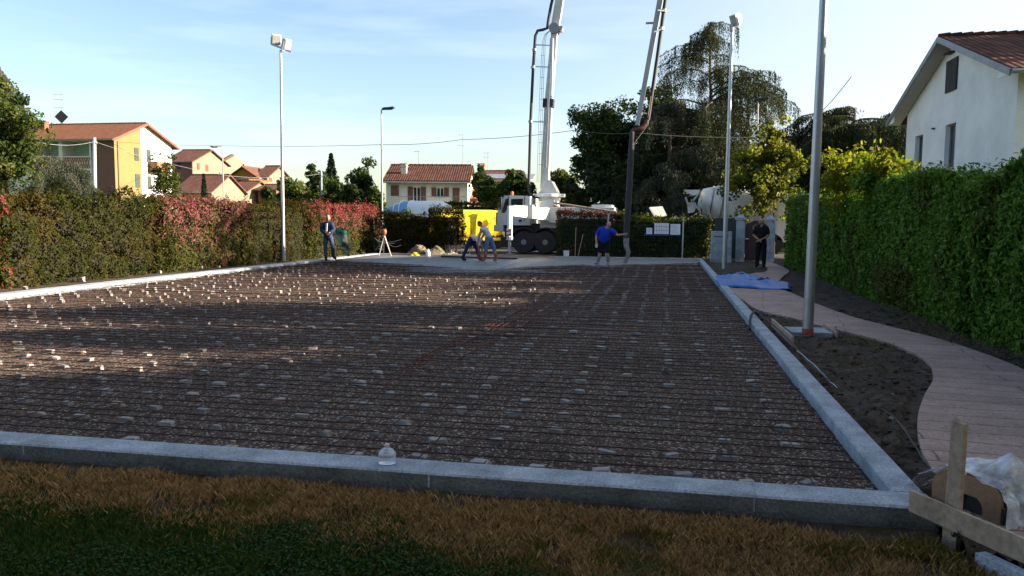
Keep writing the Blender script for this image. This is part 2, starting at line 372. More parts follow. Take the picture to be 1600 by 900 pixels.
def cedar(name, base, H, spread, label, leafs, bark, seed=0, nb=46, zlo=.12, tiers=None, hang=.9, dens=1.0, trunk_r=.3, lean=(0, 0), size=.22, group=None, topfrac=.18, flat=False):
    """open conifer, long level limbs with needles hanging from them"""
    rs = np.random.RandomState(seed+31); base = np.array(base, float)
    root = empty(name, base, label, 'tree', group); mb = MB()
    def tp(t): return base+np.array([lean[0]*t*t, lean[1]*t*t, H*t])
    mb.tube([tp(t) for t in np.linspace(0, 1, 9)], [trunk_r*(1-t)**.8+.03 for t in np.linspace(0, 1, 9)], 8)
    pts = []
    for i in range(nb):
        t = zlo+(1-zlo)*(i+rs.rand())/nb; s = tp(min(t, .985)); az = rs.rand()*2*math.pi
        prof = (1-t)**.6*(1-.25*math.sin(t*9+seed)) + topfrac
        if flat: prof = .75+.5*rs.rand()-.7*max(0, t-.8)*5*.5
        Lb = spread*prof*(.6+.6*rs.rand()); d = np.array([math.cos(az), math.sin(az), 0])
        k = 9; br = []; rise = (.25 if not flat else .1)+.25*rs.rand()
        for j in range(k+1):
            u = j/k; br.append(s+d*Lb*u+np.array([0, 0, Lb*(rise*u*(1.6-u) - .38*u*u)])+rs.normal(size=3)*.04*Lb*u*np.array([1, 1, .5]))
        mb.tube(br, [max(.010, .042*(1-u/(k+1))*Lb/3) for u in range(k+1)], 5)
        br = np.array(br); side = np.array([-d[1], d[0], 0])
        ntw = int(95*Lb*dens)
        u = .12+.88*rs.rand(ntw)**.8; f = u*k; i0 = np.minimum(f.astype(int), k-1); fr = (f-i0)[:, None]
        P = br[i0]*(1-fr)+br[i0+1]*fr
        so = rs.normal(size=(ntw, 1))*.16*Lb*(1.1-u[:, None]); P = P+side*so; P[:, 2] -= np.abs(so[:, 0])*.25
        hl = hang*(.25+.9*rs.rand(ntw))*(.4+u)*min(1, Lb/2.5)
        m5 = 6
        P5 = np.repeat(P, m5, 0); h5 = np.repeat(hl, m5)*np.tile(np.linspace(0, 1, m5), ntw)
        P5[:, 2] -= h5; P5 += rs.normal(size=P5.shape)*.03
        pts.append(P5)
    P = np.concatenate(pts)
    V, Fq = cards(P, size*.72, rs, .24, vertical=.6)
    mats = list(leafs) if isinstance(leafs, (list, tuple)) else [leafs]
    mb.build('trunk', bark, root, smooth=True)
    npmesh('crown', V, Fq, mats, root, (rs.rand(len(P))*len(mats)).astype(int))
    return root

def fir(name, base, H, rad, label, leafs, bark, seed=0, n=9000, size=.25, group=None):
    rs = np.random.RandomState(seed+77); base = np.array(base, float); root = empty(name, base, label, 'tree', group)
    mb = MB(); mb.tube([base, base+(0, 0, H*.98)], [.16*H/8, .02], 7)
    t = rs.rand(n)**1.0*.92+.06; az = rs.rand(n)*2*math.pi
    layer = .55+.45*np.abs(((t*11+az*.4) % 1)*2-1); lob = 1+.28*np.sin(az*5+t*23+seed)
    r = rad*(1-t)*layer*lob*(.35+.65*rs.rand(n)**.4)+.05
    P = base+np.stack([r*np.cos(az), r*np.sin(az), H*(t+.02)-r*.28], 1)
    V, Fq = cards(P, size, rs, .35)
    mb.build('trunk', bark, root, smooth=True); npmesh('crown', V, Fq, [leafs] if not isinstance(leafs, list) else leafs, root)
    return root
# ================================================================ materials
m_conc = M('kerb_concrete', (.30, .34, .385), .85, .34, 3.2, .6, 55, fine=.3)
m_wet = M('fresh_concrete', (.14, .145, .15), .45, .18, .9, .25, 14, fine=.06)
m_soil = M('soil', (.060, .046, .035), .95, .4, 5, .9, 25, fine=.3)
m_path = M('stamped_concrete', (.38, .275, .24), .8, .2, 1.6, .7, 40, fine=.24)
m_rebar = M('rusty_steel', (.060, .033, .026), .8, .4, 3)
m_galv = M('galvanised_steel', (.42, .44, .47), .42, .12, 3, .1, 30, metal=.75)
m_steel = M('grey_steel', (.25, .26, .28), .5, .2, 3, metal=.5)
m_white = M('white_paint', (.72, .72, .70), .45, .06, 2)
m_dirtyw = M('dusty_white_paint', (.55, .56, .55), .55, .14, 1.4, fine=.06)
m_black = M('black_rubber', (.018, .018, .02), .7, .3, 6)
m_dark = M('dark_steel', (.016, .017, .02), .6, .3, 4)
m_yel = M('yellow_paint', (.86, .62, .015), .38, .08, 1.5)
m_yeld = M('weathered_yellow', (.55, .36, .02), .6, .25, 3)
m_red = M('red_paint', (.55, .04, .03), .5, .1, 3)
m_orange = M('orange_rust', (.45, .13, .05), .7, .25, 4)
m_blue = M('blue_tarp', (.010, .12, .40), .45, .25, 2.5, .4, 8)
m_green = M('green_tarp', (.02, .15, .10), .5, .3, 3, .3, 8)
m_greent = M('grey_green_tarp', (.20, .24, .17), .6, .35, 5, .4, 12)
m_wood = M('weathered_board', (.36, .27, .20), .85, .25, 4, .5, 25, fine=.2)
m_ply = M('plywood', (.30, .17, .09), .7, .2, 5, .3, 30, fine=.12)
m_bark = M('bark', (.09, .07, .055), .95, .35, 5, .8, 20)
m_barkl = M('grey_bark', (.16, .13, .11), .95, .3, 5, .8, 20)
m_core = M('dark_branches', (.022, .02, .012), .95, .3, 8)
m_asph = M('asphalt', (.07, .07, .072), .9, .2, 2, .4, 80, fine=.15)
m_cream = M('cream_render', (.58, .57, .50), .9, .05, 1.2, .2, 40)
m_wrender = M('white_render', (.72, .72, .70), .9, .10, .8, .35, 30, fine=.07)
m_yrender = M('yellow_render', (.19, .145, .062), .9, .05, 1.2)
m_yrender2 = M('deep_yellow_render', (.21, .145, .025), .9, .07, 1.2)
m_pinkish = M('pale_peach_render', (.21, .17, .125), .9, .06, 1.2)
m_brown = M('brown_render', (.16, .085, .07), .9, .07, 1.2)
m_brick = M('red_brick', (.30, .12, .08), .9, .2, 9, .4, 40, fine=.2)
m_greenp = M('pale_green_render', (.35, .48, .36), .9, .06, 2)
m_soffit = M('grey_soffit', (.42, .41, .36), .9, .06, 2)
m_shut = M('brown_shutter', (.15, .055, .028), .6, .12, 6)
m_shutg = M('green_grey_shutter', (.035, .055, .048), .6, .1, 6)
m_shutd = M('dark_shutter', (.025, .022, .022), .7, .15, 6)
m_glass = glassmat('window_glass')
m_tile_o = rooftile('orange_roof_tiles', (.155, .065, .038), (.21, .095, .055))
m_tile_p = rooftile('brown_roof_tiles', (.10, .05, .04), (.15, .075, .06))
m_tile_r = rooftile('red_roof_tiles', (.055, .027, .02), (.105, .05, .036), 5, 7, .9)
m_tile_d = rooftile('old_red_roof_tiles', (.03, .012, .010), (.085, .03, .022), 4.2, 5.5, 1.0)
m_metal_roof = M('grey_panel', (.22, .23, .26), .35, .1, 3)
# foliage
l_con = leafmat('yew_leaves', [(0.007803, 0.01365, 0.002601), (0.02081, 0.02731, 0.004335), (0.03577, 0.03641, 0.006069), (0.013, 0.02124, 0.003035)], .2)
l_con2 = leafmat('yew_leaves_tan', [(0.03442, 0.02601, 0.005049), (0.05202, 0.03672, 0.006885), (0.01836, 0.01989, 0.003213)], .2)
l_phg = leafmat('photinia_green_leaves', [(0.02016, 0.0324, 0.006048), (0.04464, 0.05184, 0.01109), (0.072, 0.06336, 0.01764), (0.0252, 0.036, 0.006552)], .25)
l_phr = leafmat('photinia_red_leaves', [(0.153, 0.03468, 0.04284), (0.2142, 0.06502, 0.0765), (0.1122, 0.03902, 0.04284), (0.204, 0.09537, 0.1071)], .25)
l_phr2 = leafmat('photinia_scarlet_leaves', [(0.15, 0.0165, 0.0165), (0.2025, 0.0375, 0.03), (0.1125, 0.0225, 0.0165)], .25)
l_lau = leafmat('laurel_leaves', [(0.03263, 0.08039, 0.01188), (0.07178, 0.1492, 0.0198), (0.1305, 0.2297, 0.03168), (0.0522, 0.1103, 0.01584)], .25, .45)
l_laul = leafmat('young_laurel_leaves', [(0.09652, 0.114, 0.00756), (0.1633, 0.1639, 0.01575), (0.0594, 0.0855, 0.00756)], .5, .5)
l_lauy = leafmat('brown_laurel_leaves', [(0.093, 0.0837, 0.0186), (0.0558, 0.0837, 0.01674)], .25)
l_dk = leafmat('dark_tree_leaves', [(0.01116, 0.0217, 0.00744), (0.0217, 0.0372, 0.01116), (0.0372, 0.0527, 0.0155)], .2)
l_mid = leafmat('tree_leaves', [(0.01628, 0.03255, 0.006975), (0.03255, 0.0558, 0.01162), (0.05115, 0.06975, 0.01628)], .3)
l_lt = leafmat('light_tree_leaves', [(0.03906, 0.05642, 0.01302), (0.0651, 0.08246, 0.01953), (0.0868, 0.09114, 0.02604)], .35)
l_map = leafmat('maple_leaves', [(0.0832, 0.1105, 0.0144), (0.1536, 0.17, 0.024), (0.1152, 0.102, 0.02), (0.0512, 0.0765, 0.012)], .5)
l_ced = leafmat('cedar_needles', [(.014, .024, .014), (.026, .038, .022), (.042, .052, .032)], .15)
l_cedb = leafmat('blue_cedar_needles', [(.045, .06, .055), (.07, .08, .065), (.08, .075, .05)], .15)
l_cedg = leafmat('olive_cedar_needles', [(.042, .042, .014), (.028, .035, .014)], .2)  # olive needles, mixed at random through the cedar crowns
l_fir = leafmat('fir_needles', [(0.0093, 0.0186, 0.01116), (0.0186, 0.031, 0.0155)], .1)

# ================================================================ ground sheets
KW, KH = .30, 0.0      # kerb width, kerb top z
BED = -.115            # gravel level
def xline(a, b):       # returns X as a function of Y for a line through ground points a, b
    return lambda y: a[0]+(b[0]-a[0])*(y-a[1])/(b[1]-a[1])
pNR = G(1395, 767, 0); pFR = G(1097, 412, 0)        # inner corners, right kerb
pNL = G(0, 673, 0)                                   # inner top edge of the near kerb
pL0 = G(0, 461, 0); pL1 = G(443, 412.5, 0)           # inner edge of the left kerb
XR = xline(pNR, pFR); XL = xline(pL0, pL1)
YN = lambda x: pNR[1]+(pNL[1]-pNR[1])*(x-pNR[0])/(pNL[0]-pNR[0])
YF = float(G(1090, 404, 0)[1])                        # far edge, inside
print('corner', pNR, pFR, 'left', pL0, pL1, 'YF', YF, 'YN(-10)', YN(-10))

# terrain to the horizon
mb = MB(); N = 40
xs = [-900, -300, -120, -60, -30, 0, 30, 60, 120, 300, 900]; ys = [-300, -80, -20, 0, 20, 40, 60, 100, 200, 500, 1500]
V = [(x, y, -.32) for y in ys for x in xs]; nx = len(xs)
Fq = [(j*nx+i, j*nx+i+1, (j+1)*nx+i+1, (j+1)*nx+i) for j in range(len(ys)-1) for i in range(nx-1)]
mb.add(V, Fq); g = mb.build('ground', M('field_grass', (.07, .10, .03), .95, .35, .4, .6, 6, fine=.3)); tag(g, kind='structure')

# gravel bed
m_grav, t, p = newmat('gravel'); p.inputs['Roughness'].default_value = .95; p.inputs['Specular IOR Level'].default_value = .05
tc = t.nodes.new('ShaderNodeTexCoord')
vo = t.nodes.new('ShaderNodeTexVoronoi'); vo.inputs['Scale'].default_value = 62; vo.inputs['Randomness'].default_value = 1
t.links.new(tc.outputs['Object'], vo.inputs['Vector'])
sr = t.nodes.new('ShaderNodeSeparateColor'); t.links.new(vo.outputs['Color'], sr.inputs[0])
rr = t.nodes.new('ShaderNodeValToRGB'); el = rr.color_ramp.elements
el[0].position = 0; el[0].color = (.065, .058, .05, 1); el[1].position = 1; el[1].color = (.40, .37, .33, 1)
el[0].color=(.035,.032,.03,1); el[1].color=(.42,.40,.38,1)
e = el.new(.55); e.color = (.070, .056, .049, 1); e = el.new(.85); e.color = (.135, .112, .098, 1)
t.links.new(sr.outputs[0], rr.inputs['Fac'])
nn = t.nodes.new('ShaderNodeTexNoise'); nn.inputs['Scale'].default_value = .55; nn.inputs['Detail'].default_value = 5; t.links.new(tc.outputs['Object'], nn.inputs['Vector'])
rm = t.nodes.new('ShaderNodeValToRGB'); rm.color_ramp.elements[0].position = .35; rm.color_ramp.elements[1].position = .65
rm.color_ramp.elements[0].color = (.85, .78, .72, 1); rm.color_ramp.elements[1].color = (1.2, 1.08, 1.0, 1)
t.links.new(nn.outputs['Fac'], rm.inputs['Fac'])
mm = t.nodes.new('ShaderNodeMix'); mm.data_type = 'RGBA'; mm.blend_type = 'MULTIPLY'; mm.inputs['Factor'].default_value = 1
t.links.new(rr.outputs['Color'], mm.inputs['A']); t.links.new(rm.outputs['Color'], mm.inputs['B']); t.links.new(mm.outputs['Result'], p.inputs['Base Color'])
bp = t.nodes.new('ShaderNodeBump'); bp.inputs['Strength'].default_value = .6; bp.inputs['Distance'].default_value = .008; bp.invert = True
t.links.new(vo.outputs['Distance'], bp.inputs['Height']); t.links.new(bp.outputs['Normal'], p.inputs['Normal'])
def gridsheet(name, x0, x1, y0, y1, nx, ny, zf, mat, ywarp=1.0, mask=None):
    xs = np.linspace(0, 1, nx); ys = np.linspace(0, 1, ny)**ywarp
    X, Y = np.meshgrid(xs, ys); Yv = y0+(y1-y0)*Y; Xv = x0+(x1-x0)*X
    Z = zf(Xv, Yv); V = np.stack([Xv, Yv, Z], -1).reshape(-1, 3)
    i = np.arange((ny-1)*(nx-1)); r, c = i//(nx-1), i % (nx-1); a = r*nx+c
    Fq = np.stack([a, a+1, a+nx+1, a+nx], 1)
    if mask is not None:
        keep = mask(Xv, Yv).reshape(-1); Fq = Fq[keep[a]]
    return npmesh(name, V, Fq, mat, None, None, True)
def n2(X, Y, s, o=0): return vn(np.stack([X, Y, np.full_like(X, o)], -1), s, o+.37)
bed = gridsheet('gravel_bed', -36, 2.6, 4.3, YF+2.5, 300, 420, lambda X, Y: BED+.012*n2(X, Y, .8, 1)+.010*n2(X, Y, 4.5, 2)+.006*n2(X, Y, 14, 3), m_grav, 1.6,
                lambda X, Y: (X < XR(Y)+.15) & (X > XL(Y)-.15) & (Y > YN(X)-.15))
tag(bed, kind='structure')

# kerbs : poured segments with joints, slight wander
m_kerbold_shade = M('old_kerb_block_shade', (.13, .135, .135), .9, .3, 3.5, .6, 50, fine=.25)  # old block front; its colour also carries the shade on that face
def kerb(a, b, wdt, side, z0, seg=1.05, name='concrete_kerb', old=False):
    a = np.array(a[:2], float); b = np.array(b[:2], float); L = np.linalg.norm(b-a); d = (b-a)/L; nrm = np.array([d[1], -d[0]])*side
    mb = MB(); n = max(1, int(round(L/seg))); rs = random.Random(int(L*10))
    for i in range(n):
        u0, u1 = i*L/n+.0012, (i+1)*L/n-.0012; q0 = a+d*u0; q1 = a+d*u1
        h = rs.uniform(-.0015, .0015); c = .012
        prof = [(0, z0), (wdt, z0), (wdt, h-c), (wdt-c, h), (c, h), (0, h-c)]
        vs = [(q[0]+nrm[0]*o, q[1]+nrm[1]*o, z) for q in (q0, q1) for o, z in prof]; k = len(prof)
        mb.add(vs, [tuple(range(k))[::-1], tuple(range(k, 2*k))]+[(j, (j+1) % k, k+(j+1) % k, k+j) for j in range(k)])
    if old:
        mb.mi = 0
        for i in range(n+1):
            if rs.random() < .75:
                u = i*L/n+rs.uniform(-.02, .02); q = a+d*u+nrm*(wdt+.0015); hh = rs.uniform(.05, .09); mb.beam((q[0], q[1], -.016-hh), (q[0], q[1], -.016), rs.uniform(.006, .016), .004, up=(0, 1, 0))
    o = mb.build(name, [m_conc, m_kerbold_shade])
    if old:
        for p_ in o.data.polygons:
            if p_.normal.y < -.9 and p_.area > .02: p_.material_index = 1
    return tag(o, kind='structure')
KR = .19
nc = (XR(pNR[1]), pNR[1])
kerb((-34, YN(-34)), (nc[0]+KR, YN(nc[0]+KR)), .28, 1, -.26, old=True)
KW = .28
kerb((nc[0], YN(nc[0])+.0), (XR(YF+KW), YF+KW), KR, 1, -.2)
kerb((XL(4.5), 4.5), (XL(YF+.1), YF+.1), .42, -1, -.2)
kerb((XL(YF), YF), (XR(YF+KW)-.004, YF), .22, -1, -.2)

# fresh concrete at the far end
edge = [(1094, 408), (1090, 411), (1040, 412), (980, 413), (945, 415), (900, 413), (860, 415), (800, 419), (745, 421), (700, 418), (650, 414), (610, 411), (575, 409), (540, 408), (520, 405)]
P = [G(x, y, -.04) for x, y in edge]
rs = np.random.RandomState(3); fr = []
for i in range(len(P)-1):
    for k in range(8):
        q = P[i]+(P[i+1]-P[i])*k/8; fr.append((q[0], q[1]+rs.normal()*.10))
n = len(fr); vs = []
for q in fr: vs.append((q[0], q[1], BED+.002))
for q in fr: vs.append((q[0], q[1]+.22, -.035))
for q in fr: vs.append((q[0], YF-.003, -.028))
fs = [(i, i+1, n+i+1, n+i) for i in range(n-1)]+[(n+i, n+i+1, 2*n+i+1, 2*n+i) for i in range(n-1)]
mb = MB().add(vs, fs); tag(mb.build('fresh_concrete', m_wet, smooth=True), 'wet grey concrete freshly poured along the far edge of the slab', 'concrete')
# poured puddle ahead of the edge
c = G(735, 421, -.05); rs = np.random.RandomState(8); ring = []
for k in range(28):
    a = 2*math.pi*k/28; r = 1+.25*math.sin(3*a+1)+.12*rs.normal(); ring.append((c[0]+2.6*r*math.cos(a), c[1]+.9*r*math.sin(a), BED+.01))
vs = ring+[(c[0]+(q[0]-c[0])*.7, c[1]+(q[1]-c[1])*.7, -.06) for q in ring]+[(c[0], c[1], -.05)]
fs = [(k, (k+1) % 28, 28+(k+1) % 28, 28+k) for k in range(28)]+[(28+k, 28+(k+1) % 28, 56) for k in range(28)]
tag(MB().add(vs, fs).build('concrete_puddle', m_wet, smooth=True), 'flat puddle of wet concrete spilled over the mesh before the poured strip', 'concrete')

# steel mesh : rods across and along, three overlapping mats
mb = MB(); rr = random.Random(4)
def rod(a, b, r=.0055):
    mb.beam(a, b, r*2, r*2)
y = YN(0)+.1
def ybed(x, y): return y+(YN(x)-YN(0))*max(0, 1-(y-YN(0))/12)
while y < YF-1.2:
    z = BED+.062+rr.uniform(-.006, .006); xr_ = XR(y)-.03-rr.random()*.08; xl_ = XL(y)+.05
    k = max(1, int((xr_-xl_)/2.2)); pts = [xl_+(xr_-xl_)*i/k for i in range(k+1)]
    dy = [rr.uniform(-.012, .012) for _ in pts]; dz = [rr.uniform(-.012, .010) for _ in pts]
    for i in range(k): rod((pts[i], ybed(pts[i], y)+dy[i], z+dz[i]), (pts[i+1], ybed(pts[i+1], y)+dy[i+1], z+dz[i+1]), .0044)
    y += .225+rr.uniform(-.03, .03)
x = XL(20)-1
while x < 2.0:
    ya = YN(x)+.04; yb = YF-1.2
    if x > XR(ya)-.05: yb = -1
    if x < XL(ya): ya = max(ya, 5)
    pts = [ya+(yb-ya)*i/9 for i in range(10)]
    if yb > 0:
        for i in range(9):
            if XL(pts[i]) < x and x < XR(pts[i]): rod((x+rr.uniform(-.01, .01), pts[i], BED+.052+rr.uniform(-.008, .005)), (x+rr.uniform(-.01, .01), pts[i+1], BED+.052+rr.uniform(-.008, .005)), .003)
    x += .25
mb.build('reinforcing_mesh', m_rebar, fixn=False)
tag(bpy.data.objects['reinforcing_mesh'], 'rusty steel reinforcing mesh spread over the whole gravel bed', 'steel mesh')
# loose dark reddish bars laid on top, lengthways overlap
lb = MB()
for q in range(16):
    t0 = rr.uniform(0, .7); t1 = t0+rr.uniform(.15, .3); a0 = G(612, 605, BED+.08); b0 = G(868, 468, BED+.08); w_ = np.array([rr.uniform(-.35, .35), 0, 0]); lb.beam(a0+(b0-a0)*t0+w_, a0+(b0-a0)*t1+w_*1.1, .010, .010)
tag(lb.build('overlap_bars', M('red_rust', (.10, .030, .02), .8, .3, 3)), 'bundle of rusty red bars running lengthwise down the middle of the mesh', 'steel bars')

# spacer stones under the mesh
def stone(seed, sx, sy, sz, rough=.12):
    rs = np.random.RandomState(seed); bm = bmesh.new(); bmesh.ops.create_cube(bm, size=1)
    bmesh.ops.bevel(bm, geom=list(bm.edges), offset=.09, segments=1, affect='EDGES')
    for v in bm.verts: v.co = Vector((v.co.x*sx*(1+rs.normal()*rough), v.co.y*sy*(1+rs.normal()*rough), v.co.z*sz*(1+rs.normal()*rough)+sz/2))
    me = bpy.data.meshes.new('spacer_stone'); bm.to_mesh(me); bm.free(); return me
m_st = [M('pale_stone', (.31, .30, .29), .8, .2, 14), M('grey_stone', (.24, .24, .24), .85, .25, 14), M('pinkish_brick', (.33, .27, .245), .85, .2, 14)]
protos = []
for k in range(12):
    me = stone(k+40, .092*(1+.2*rs.rand()), .056*(1+.3*rs.rand()), .046, .14); me.materials.append(m_st[(0, 1, 2, 0, 0, 1)[k % 6]]); protos.append(me)
spots = []; rs = np.random.RandomState(12)
yy = YN(0)+.28
while yy < YF-1.4:
    off = rs.rand()*.1; xx = XR(yy)-.42
    while xx > XL(yy)+.2:
        X_, Y_ = xx+rs.normal()*.03, ybed(xx, yy)+rs.normal()*.035
        if rs.rand() > .2: spots.append((X_, Y_))
        xx -= .47
    yy += .5+rs.normal()*.03
vis = []
for X_, Y_ in spots:
    v = np.array([X_, Y_, BED])-CAM; dd = v@fwd; px = 800+F*(v@rgt)/dd
    vis.append((0 if -15 < px < 1615 else 1, dd, X_, Y_))
vis.sort(); LBL = ['pale broken stone lying under the rusty mesh as a spacer', 'dull grey stone lying under the rusty mesh as a spacer', 'pinkish brick piece lying under the rusty mesh as a spacer']
for i, (o_, dd, X_, Y_) in enumerate(vis[:300]):
    k = rs.randint(12); o = bpy.data.objects.new('spacer_stone', protos[k]); COL.objects.link(o)
    o.location = (X_, Y_, BED-.004); o.rotation_euler = (rs.normal()*.05, rs.normal()*.05, rs.normal()*.25)
    s = .85+.4*rs.rand(); o.scale = (s, s, .95+.2*rs.rand())
    tag(o, LBL[(0, 1, 2, 0, 0, 1)[k % 6]], 'stone', 'stones holding up the steel mesh')
mb = MB()
for (o_, dd, X_, Y_) in vis[300:]:
    if o_: continue
    k = rs.randint(6); mb.mi = (0, 1, 2, 2, 0, 1)[k]; s = .8+.5*rs.rand(); a = rs.normal()*.3
    hx, hy, hz = .040*s, .032*s, .052*s; ca, sa = math.cos(a), math.sin(a)
    pp = [(X_+ca*u*hx*q-sa*v*hy*q, Y_+sa*u*hx*q+ca*v*hy*q, BED-.004+z) for z, q in ((0, 1), (hz, .82)) for u, v in ((-1, -1), (1, -1), (1, 1), (-1, 1))]
    mb.hexa(pp)
tag(mb.build('spacer_stones', m_st, fixn=False), 'rows of small pale stones far back under the steel mesh', 'stones', kind='stuff')

# ---------------------------------------------------------------- soil, path
BA, BB = G(1421, 766, .105), G(1602, 843, .105); bd = (BB-BA)/np.linalg.norm(BB-BA); bn = np.array([-bd[1], bd[0], 0])   # bn points away from the camera
bn = bn if bn[1] > 0 else -bn
BE = BA+bd*1.5
def bside(X, Y): return (X-BA[0])*bn[0]+(Y-BA[1])*bn[1]      # > 0 behind the leaning board
def poly_in(poly, X, Y):
    ins = np.zeros(X.shape, bool); n = len(poly)
    for i in range(n):
        x0, y0 = poly[i][:2]; x1, y1 = poly[(i+1) % n][:2]
        c = ((y0 > Y) != (y1 > Y)) & (X < (x1-x0)*(Y-y0)/((y1-y0) if y1 != y0 else 1e-9)+x0); ins ^= c
    return ins
def smoothline(pts, k=6):
    o = []; n = len(pts)
    for i in range(n-1):
        p0, p1, p2, p3 = [np.array(pts[max(0, min(n-1, i+j))]) for j in (-1, 0, 1, 2)]
        for q in range(k):
            t = q/k; o.append(.5*((2*p1)+(-p0+p2)*t+(2*p0-5*p1+4*p2-p3)*t*t+(-p0+3*p1-3*p2+p3)*t**3))
    o.append(np.array(pts[-1])); return o
ZP = -.035
Lp = [(1128, 418), (1120, 432), (1132, 448), (1160, 468), (1185, 484), (1240, 497), (1300, 513), (1370, 530), (1420, 548), (1450, 566), (1458, 590), (1444, 618), (1434, 650), (1436, 690), (1452, 725), (1500, 790), (1560, 850)]
Rp = [(1234, 426), (1205, 434), (1215, 447), (1238, 458), (1275, 474), (1330, 494), (1400, 512), (1470, 530), (1540, 553), (1605, 580), (1700, 640), (1860, 720), (2100, 850)]
def path_poly(L, Rr):
    L = smoothline([G(x, y, ZP)[:2] for x, y in L]); Rr = smoothline([G(x, y, ZP)[:2] for x, y in Rr]); return [tuple(q) for q in L]+[tuple(q) for q in Rr[::-1]]
PP = path_poly([(1176, 407), (1190, 412), (1199, 418), (1195, 425), (1172, 428)]+Lp[2:], [(1193, 407), (1208, 411), (1224, 417), (1233, 424), (1222, 433)]+Rp[2:])
def clip_poly(P, f):
    o = []
    for i in range(len(P)):
        a, b = P[i], P[(i+1) % len(P)]; fa, fb = f(*a), f(*b)
        if fa >= 0: o.append(a)
        if (fa >= 0) != (fb >= 0): t = fa/(fa-fb); o.append((a[0]+(b[0]-a[0])*t, a[1]+(b[1]-a[1])*t))
    return o
PP = clip_poly(PP, lambda x, y: bside(x, y)-.26)
def sheet_from_poly(name, poly, z, th, mat):
    bm = bmesh.new(); vs = [bm.verts.new((x, y, z)) for x, y in poly]; f = bm.faces.new(vs)
    r = bmesh.ops.extrude_face_region(bm, geom=[f]); ev = [g_ for g_ in r['geom'] if isinstance(g_, bmesh.types.BMVert)]
    for v in ev: v.co.z -= th
    bmesh.ops.triangulate(bm, faces=[q for q in bm.faces if len(q.verts) > 4]); bmesh.ops.recalc_face_normals(bm, faces=bm.faces)
    me = bpy.data.meshes.new(name); bm.to_mesh(me); bm.free(); return link(name, me, None, [mat])
# stamped concrete planks : lines in the bump and colour
t = m_path.node_tree; p = t.nodes['Principled BSDF']; tc = t.nodes.new('ShaderNodeTexCoord')
mpn = t.nodes.new('ShaderNodeMapping'); mpn.inputs['Rotation'].default_value = (0, 0, .12); t.links.new(tc.outputs['Object'], mpn.inputs['Vector'])
bk = t.nodes.new('ShaderNodeTexBrick'); bk.inputs['Scale'].default_value = 1; bk.inputs['Brick Width'].default_value = 2.6; bk.inputs['Row Height'].default_value = .32
bk.inputs['Mortar Size'].default_value = .013; bk.inputs['Mortar Smooth'].default_value = .6; bk.inputs['Color1'].default_value = (1, 1, 1, 1); bk.inputs['Color2'].default_value = (.9, .9, .9, 1); bk.inputs['Mortar'].default_value = (.5, .48, .46, 1)
wn_ = t.nodes.new('ShaderNodeTexNoise'); wn_.inputs['Scale'].default_value = 1.3; wn_.inputs['Detail'].default_value = 4; t.links.new(tc.outputs['Object'], wn_.inputs['Vector'])
wa_ = t.nodes.new('ShaderNodeVectorMath'); wa_.operation = 'MULTIPLY_ADD'; wa_.inputs[1].default_value = (.16, .16, .16); t.links.new(wn_.outputs['Color'], wa_.inputs[0]); t.links.new(mpn.outputs['Vector'], wa_.inputs[2]); t.links.new(wa_.outputs['Vector'], bk.inputs['Vector'])
src = p.inputs['Base Color'].links[0].from_socket; mm = t.nodes.new('ShaderNodeMix'); mm.data_type = 'RGBA'; mm.blend_type = 'MULTIPLY'; mm.inputs['Factor'].default_value = 1
t.links.new(src, mm.inputs['A']); t.links.new(bk.outputs['Color'], mm.inputs['B']); t.links.new(mm.outputs['Result'], p.inputs['Base Color'])
b0 = p.inputs['Normal'].links[0].from_node; b2 = t.nodes.new('ShaderNodeBump'); b2.inputs['Strength'].default_value = .8; b2.inputs['Distance'].default_value = .012; b2.invert = True
t.links.new(bk.outputs['Fac'], b2.inputs['Height']); t.links.new(b0.outputs['Normal'], b2.inputs['Normal']); t.links.new(b2.outputs['Normal'], p.inputs['Normal'])
tag(sheet_from_poly('path', PP, ZP, .08, m_path), kind='structure')

def soilz(X, Y):
    c1 = np.abs(n2(X, Y, 3.1, 4)); c2 = np.abs(n2(X, Y, 8.5, 5)); c3 = n2(X, Y, 21, 6)
    near = np.clip((13-Y)/6, 0, 1)
    z = -.10+.035*n2(X, Y, .7, 7)+(.13*c1+.075*c2+.016*c3)*(.35+.65*near)
    d = np.minimum(np.abs(X-XR(Y)-KR)*1.2, .35)/.35; z = z-.05*(1-d)
    ins = poly_in(PP, X, Y); 
    edge = np.zeros(X.shape)
    for dx, dy in ((.12, 0), (-.12, 0), (0, .2), (0, -.2), (.09, .09), (-.09, .09), (.09, -.09), (-.09, -.09)): edge += poly_in(PP, X+dx, Y+dy)
    z = np.where(ins | (edge > 0), np.minimum(z, -.062-.0*edge), z)
    return z
so_ = gridsheet('soil', 1.55, 7.6, 3.0, YF+4, 200, 900, soilz, m_soil, 1.7, lambda X, Y: (X > XR(Y)+KR-.03) & (bside(X, Y) > -.02))
tag(so_, kind='structure')
# soil strips left and behind the slab, and before the near kerb
tag(gridsheet('soil', -40, 6, YF+.2, YF+6, 120, 40, lambda X, Y: -.10+.02*n2(X, Y, 2, 1), m_soil), kind='structure')
tag(gridsheet('soil', -44, -9, 3, YF+6, 60, 160, lambda X, Y: -.10+.02*n2(X, Y, 2, 1), m_soil, 1, lambda X, Y: X < XL(Y)-.3), kind='structure')
ro = MB().add([(-200, YF+4.6, -.085), (60, YF+4.6, -.085), (60, YF+13, -.085), (-200, YF+13, -.085)], [(0, 1, 2, 3)]).build('road', m_asph); tag(ro, kind='structure')

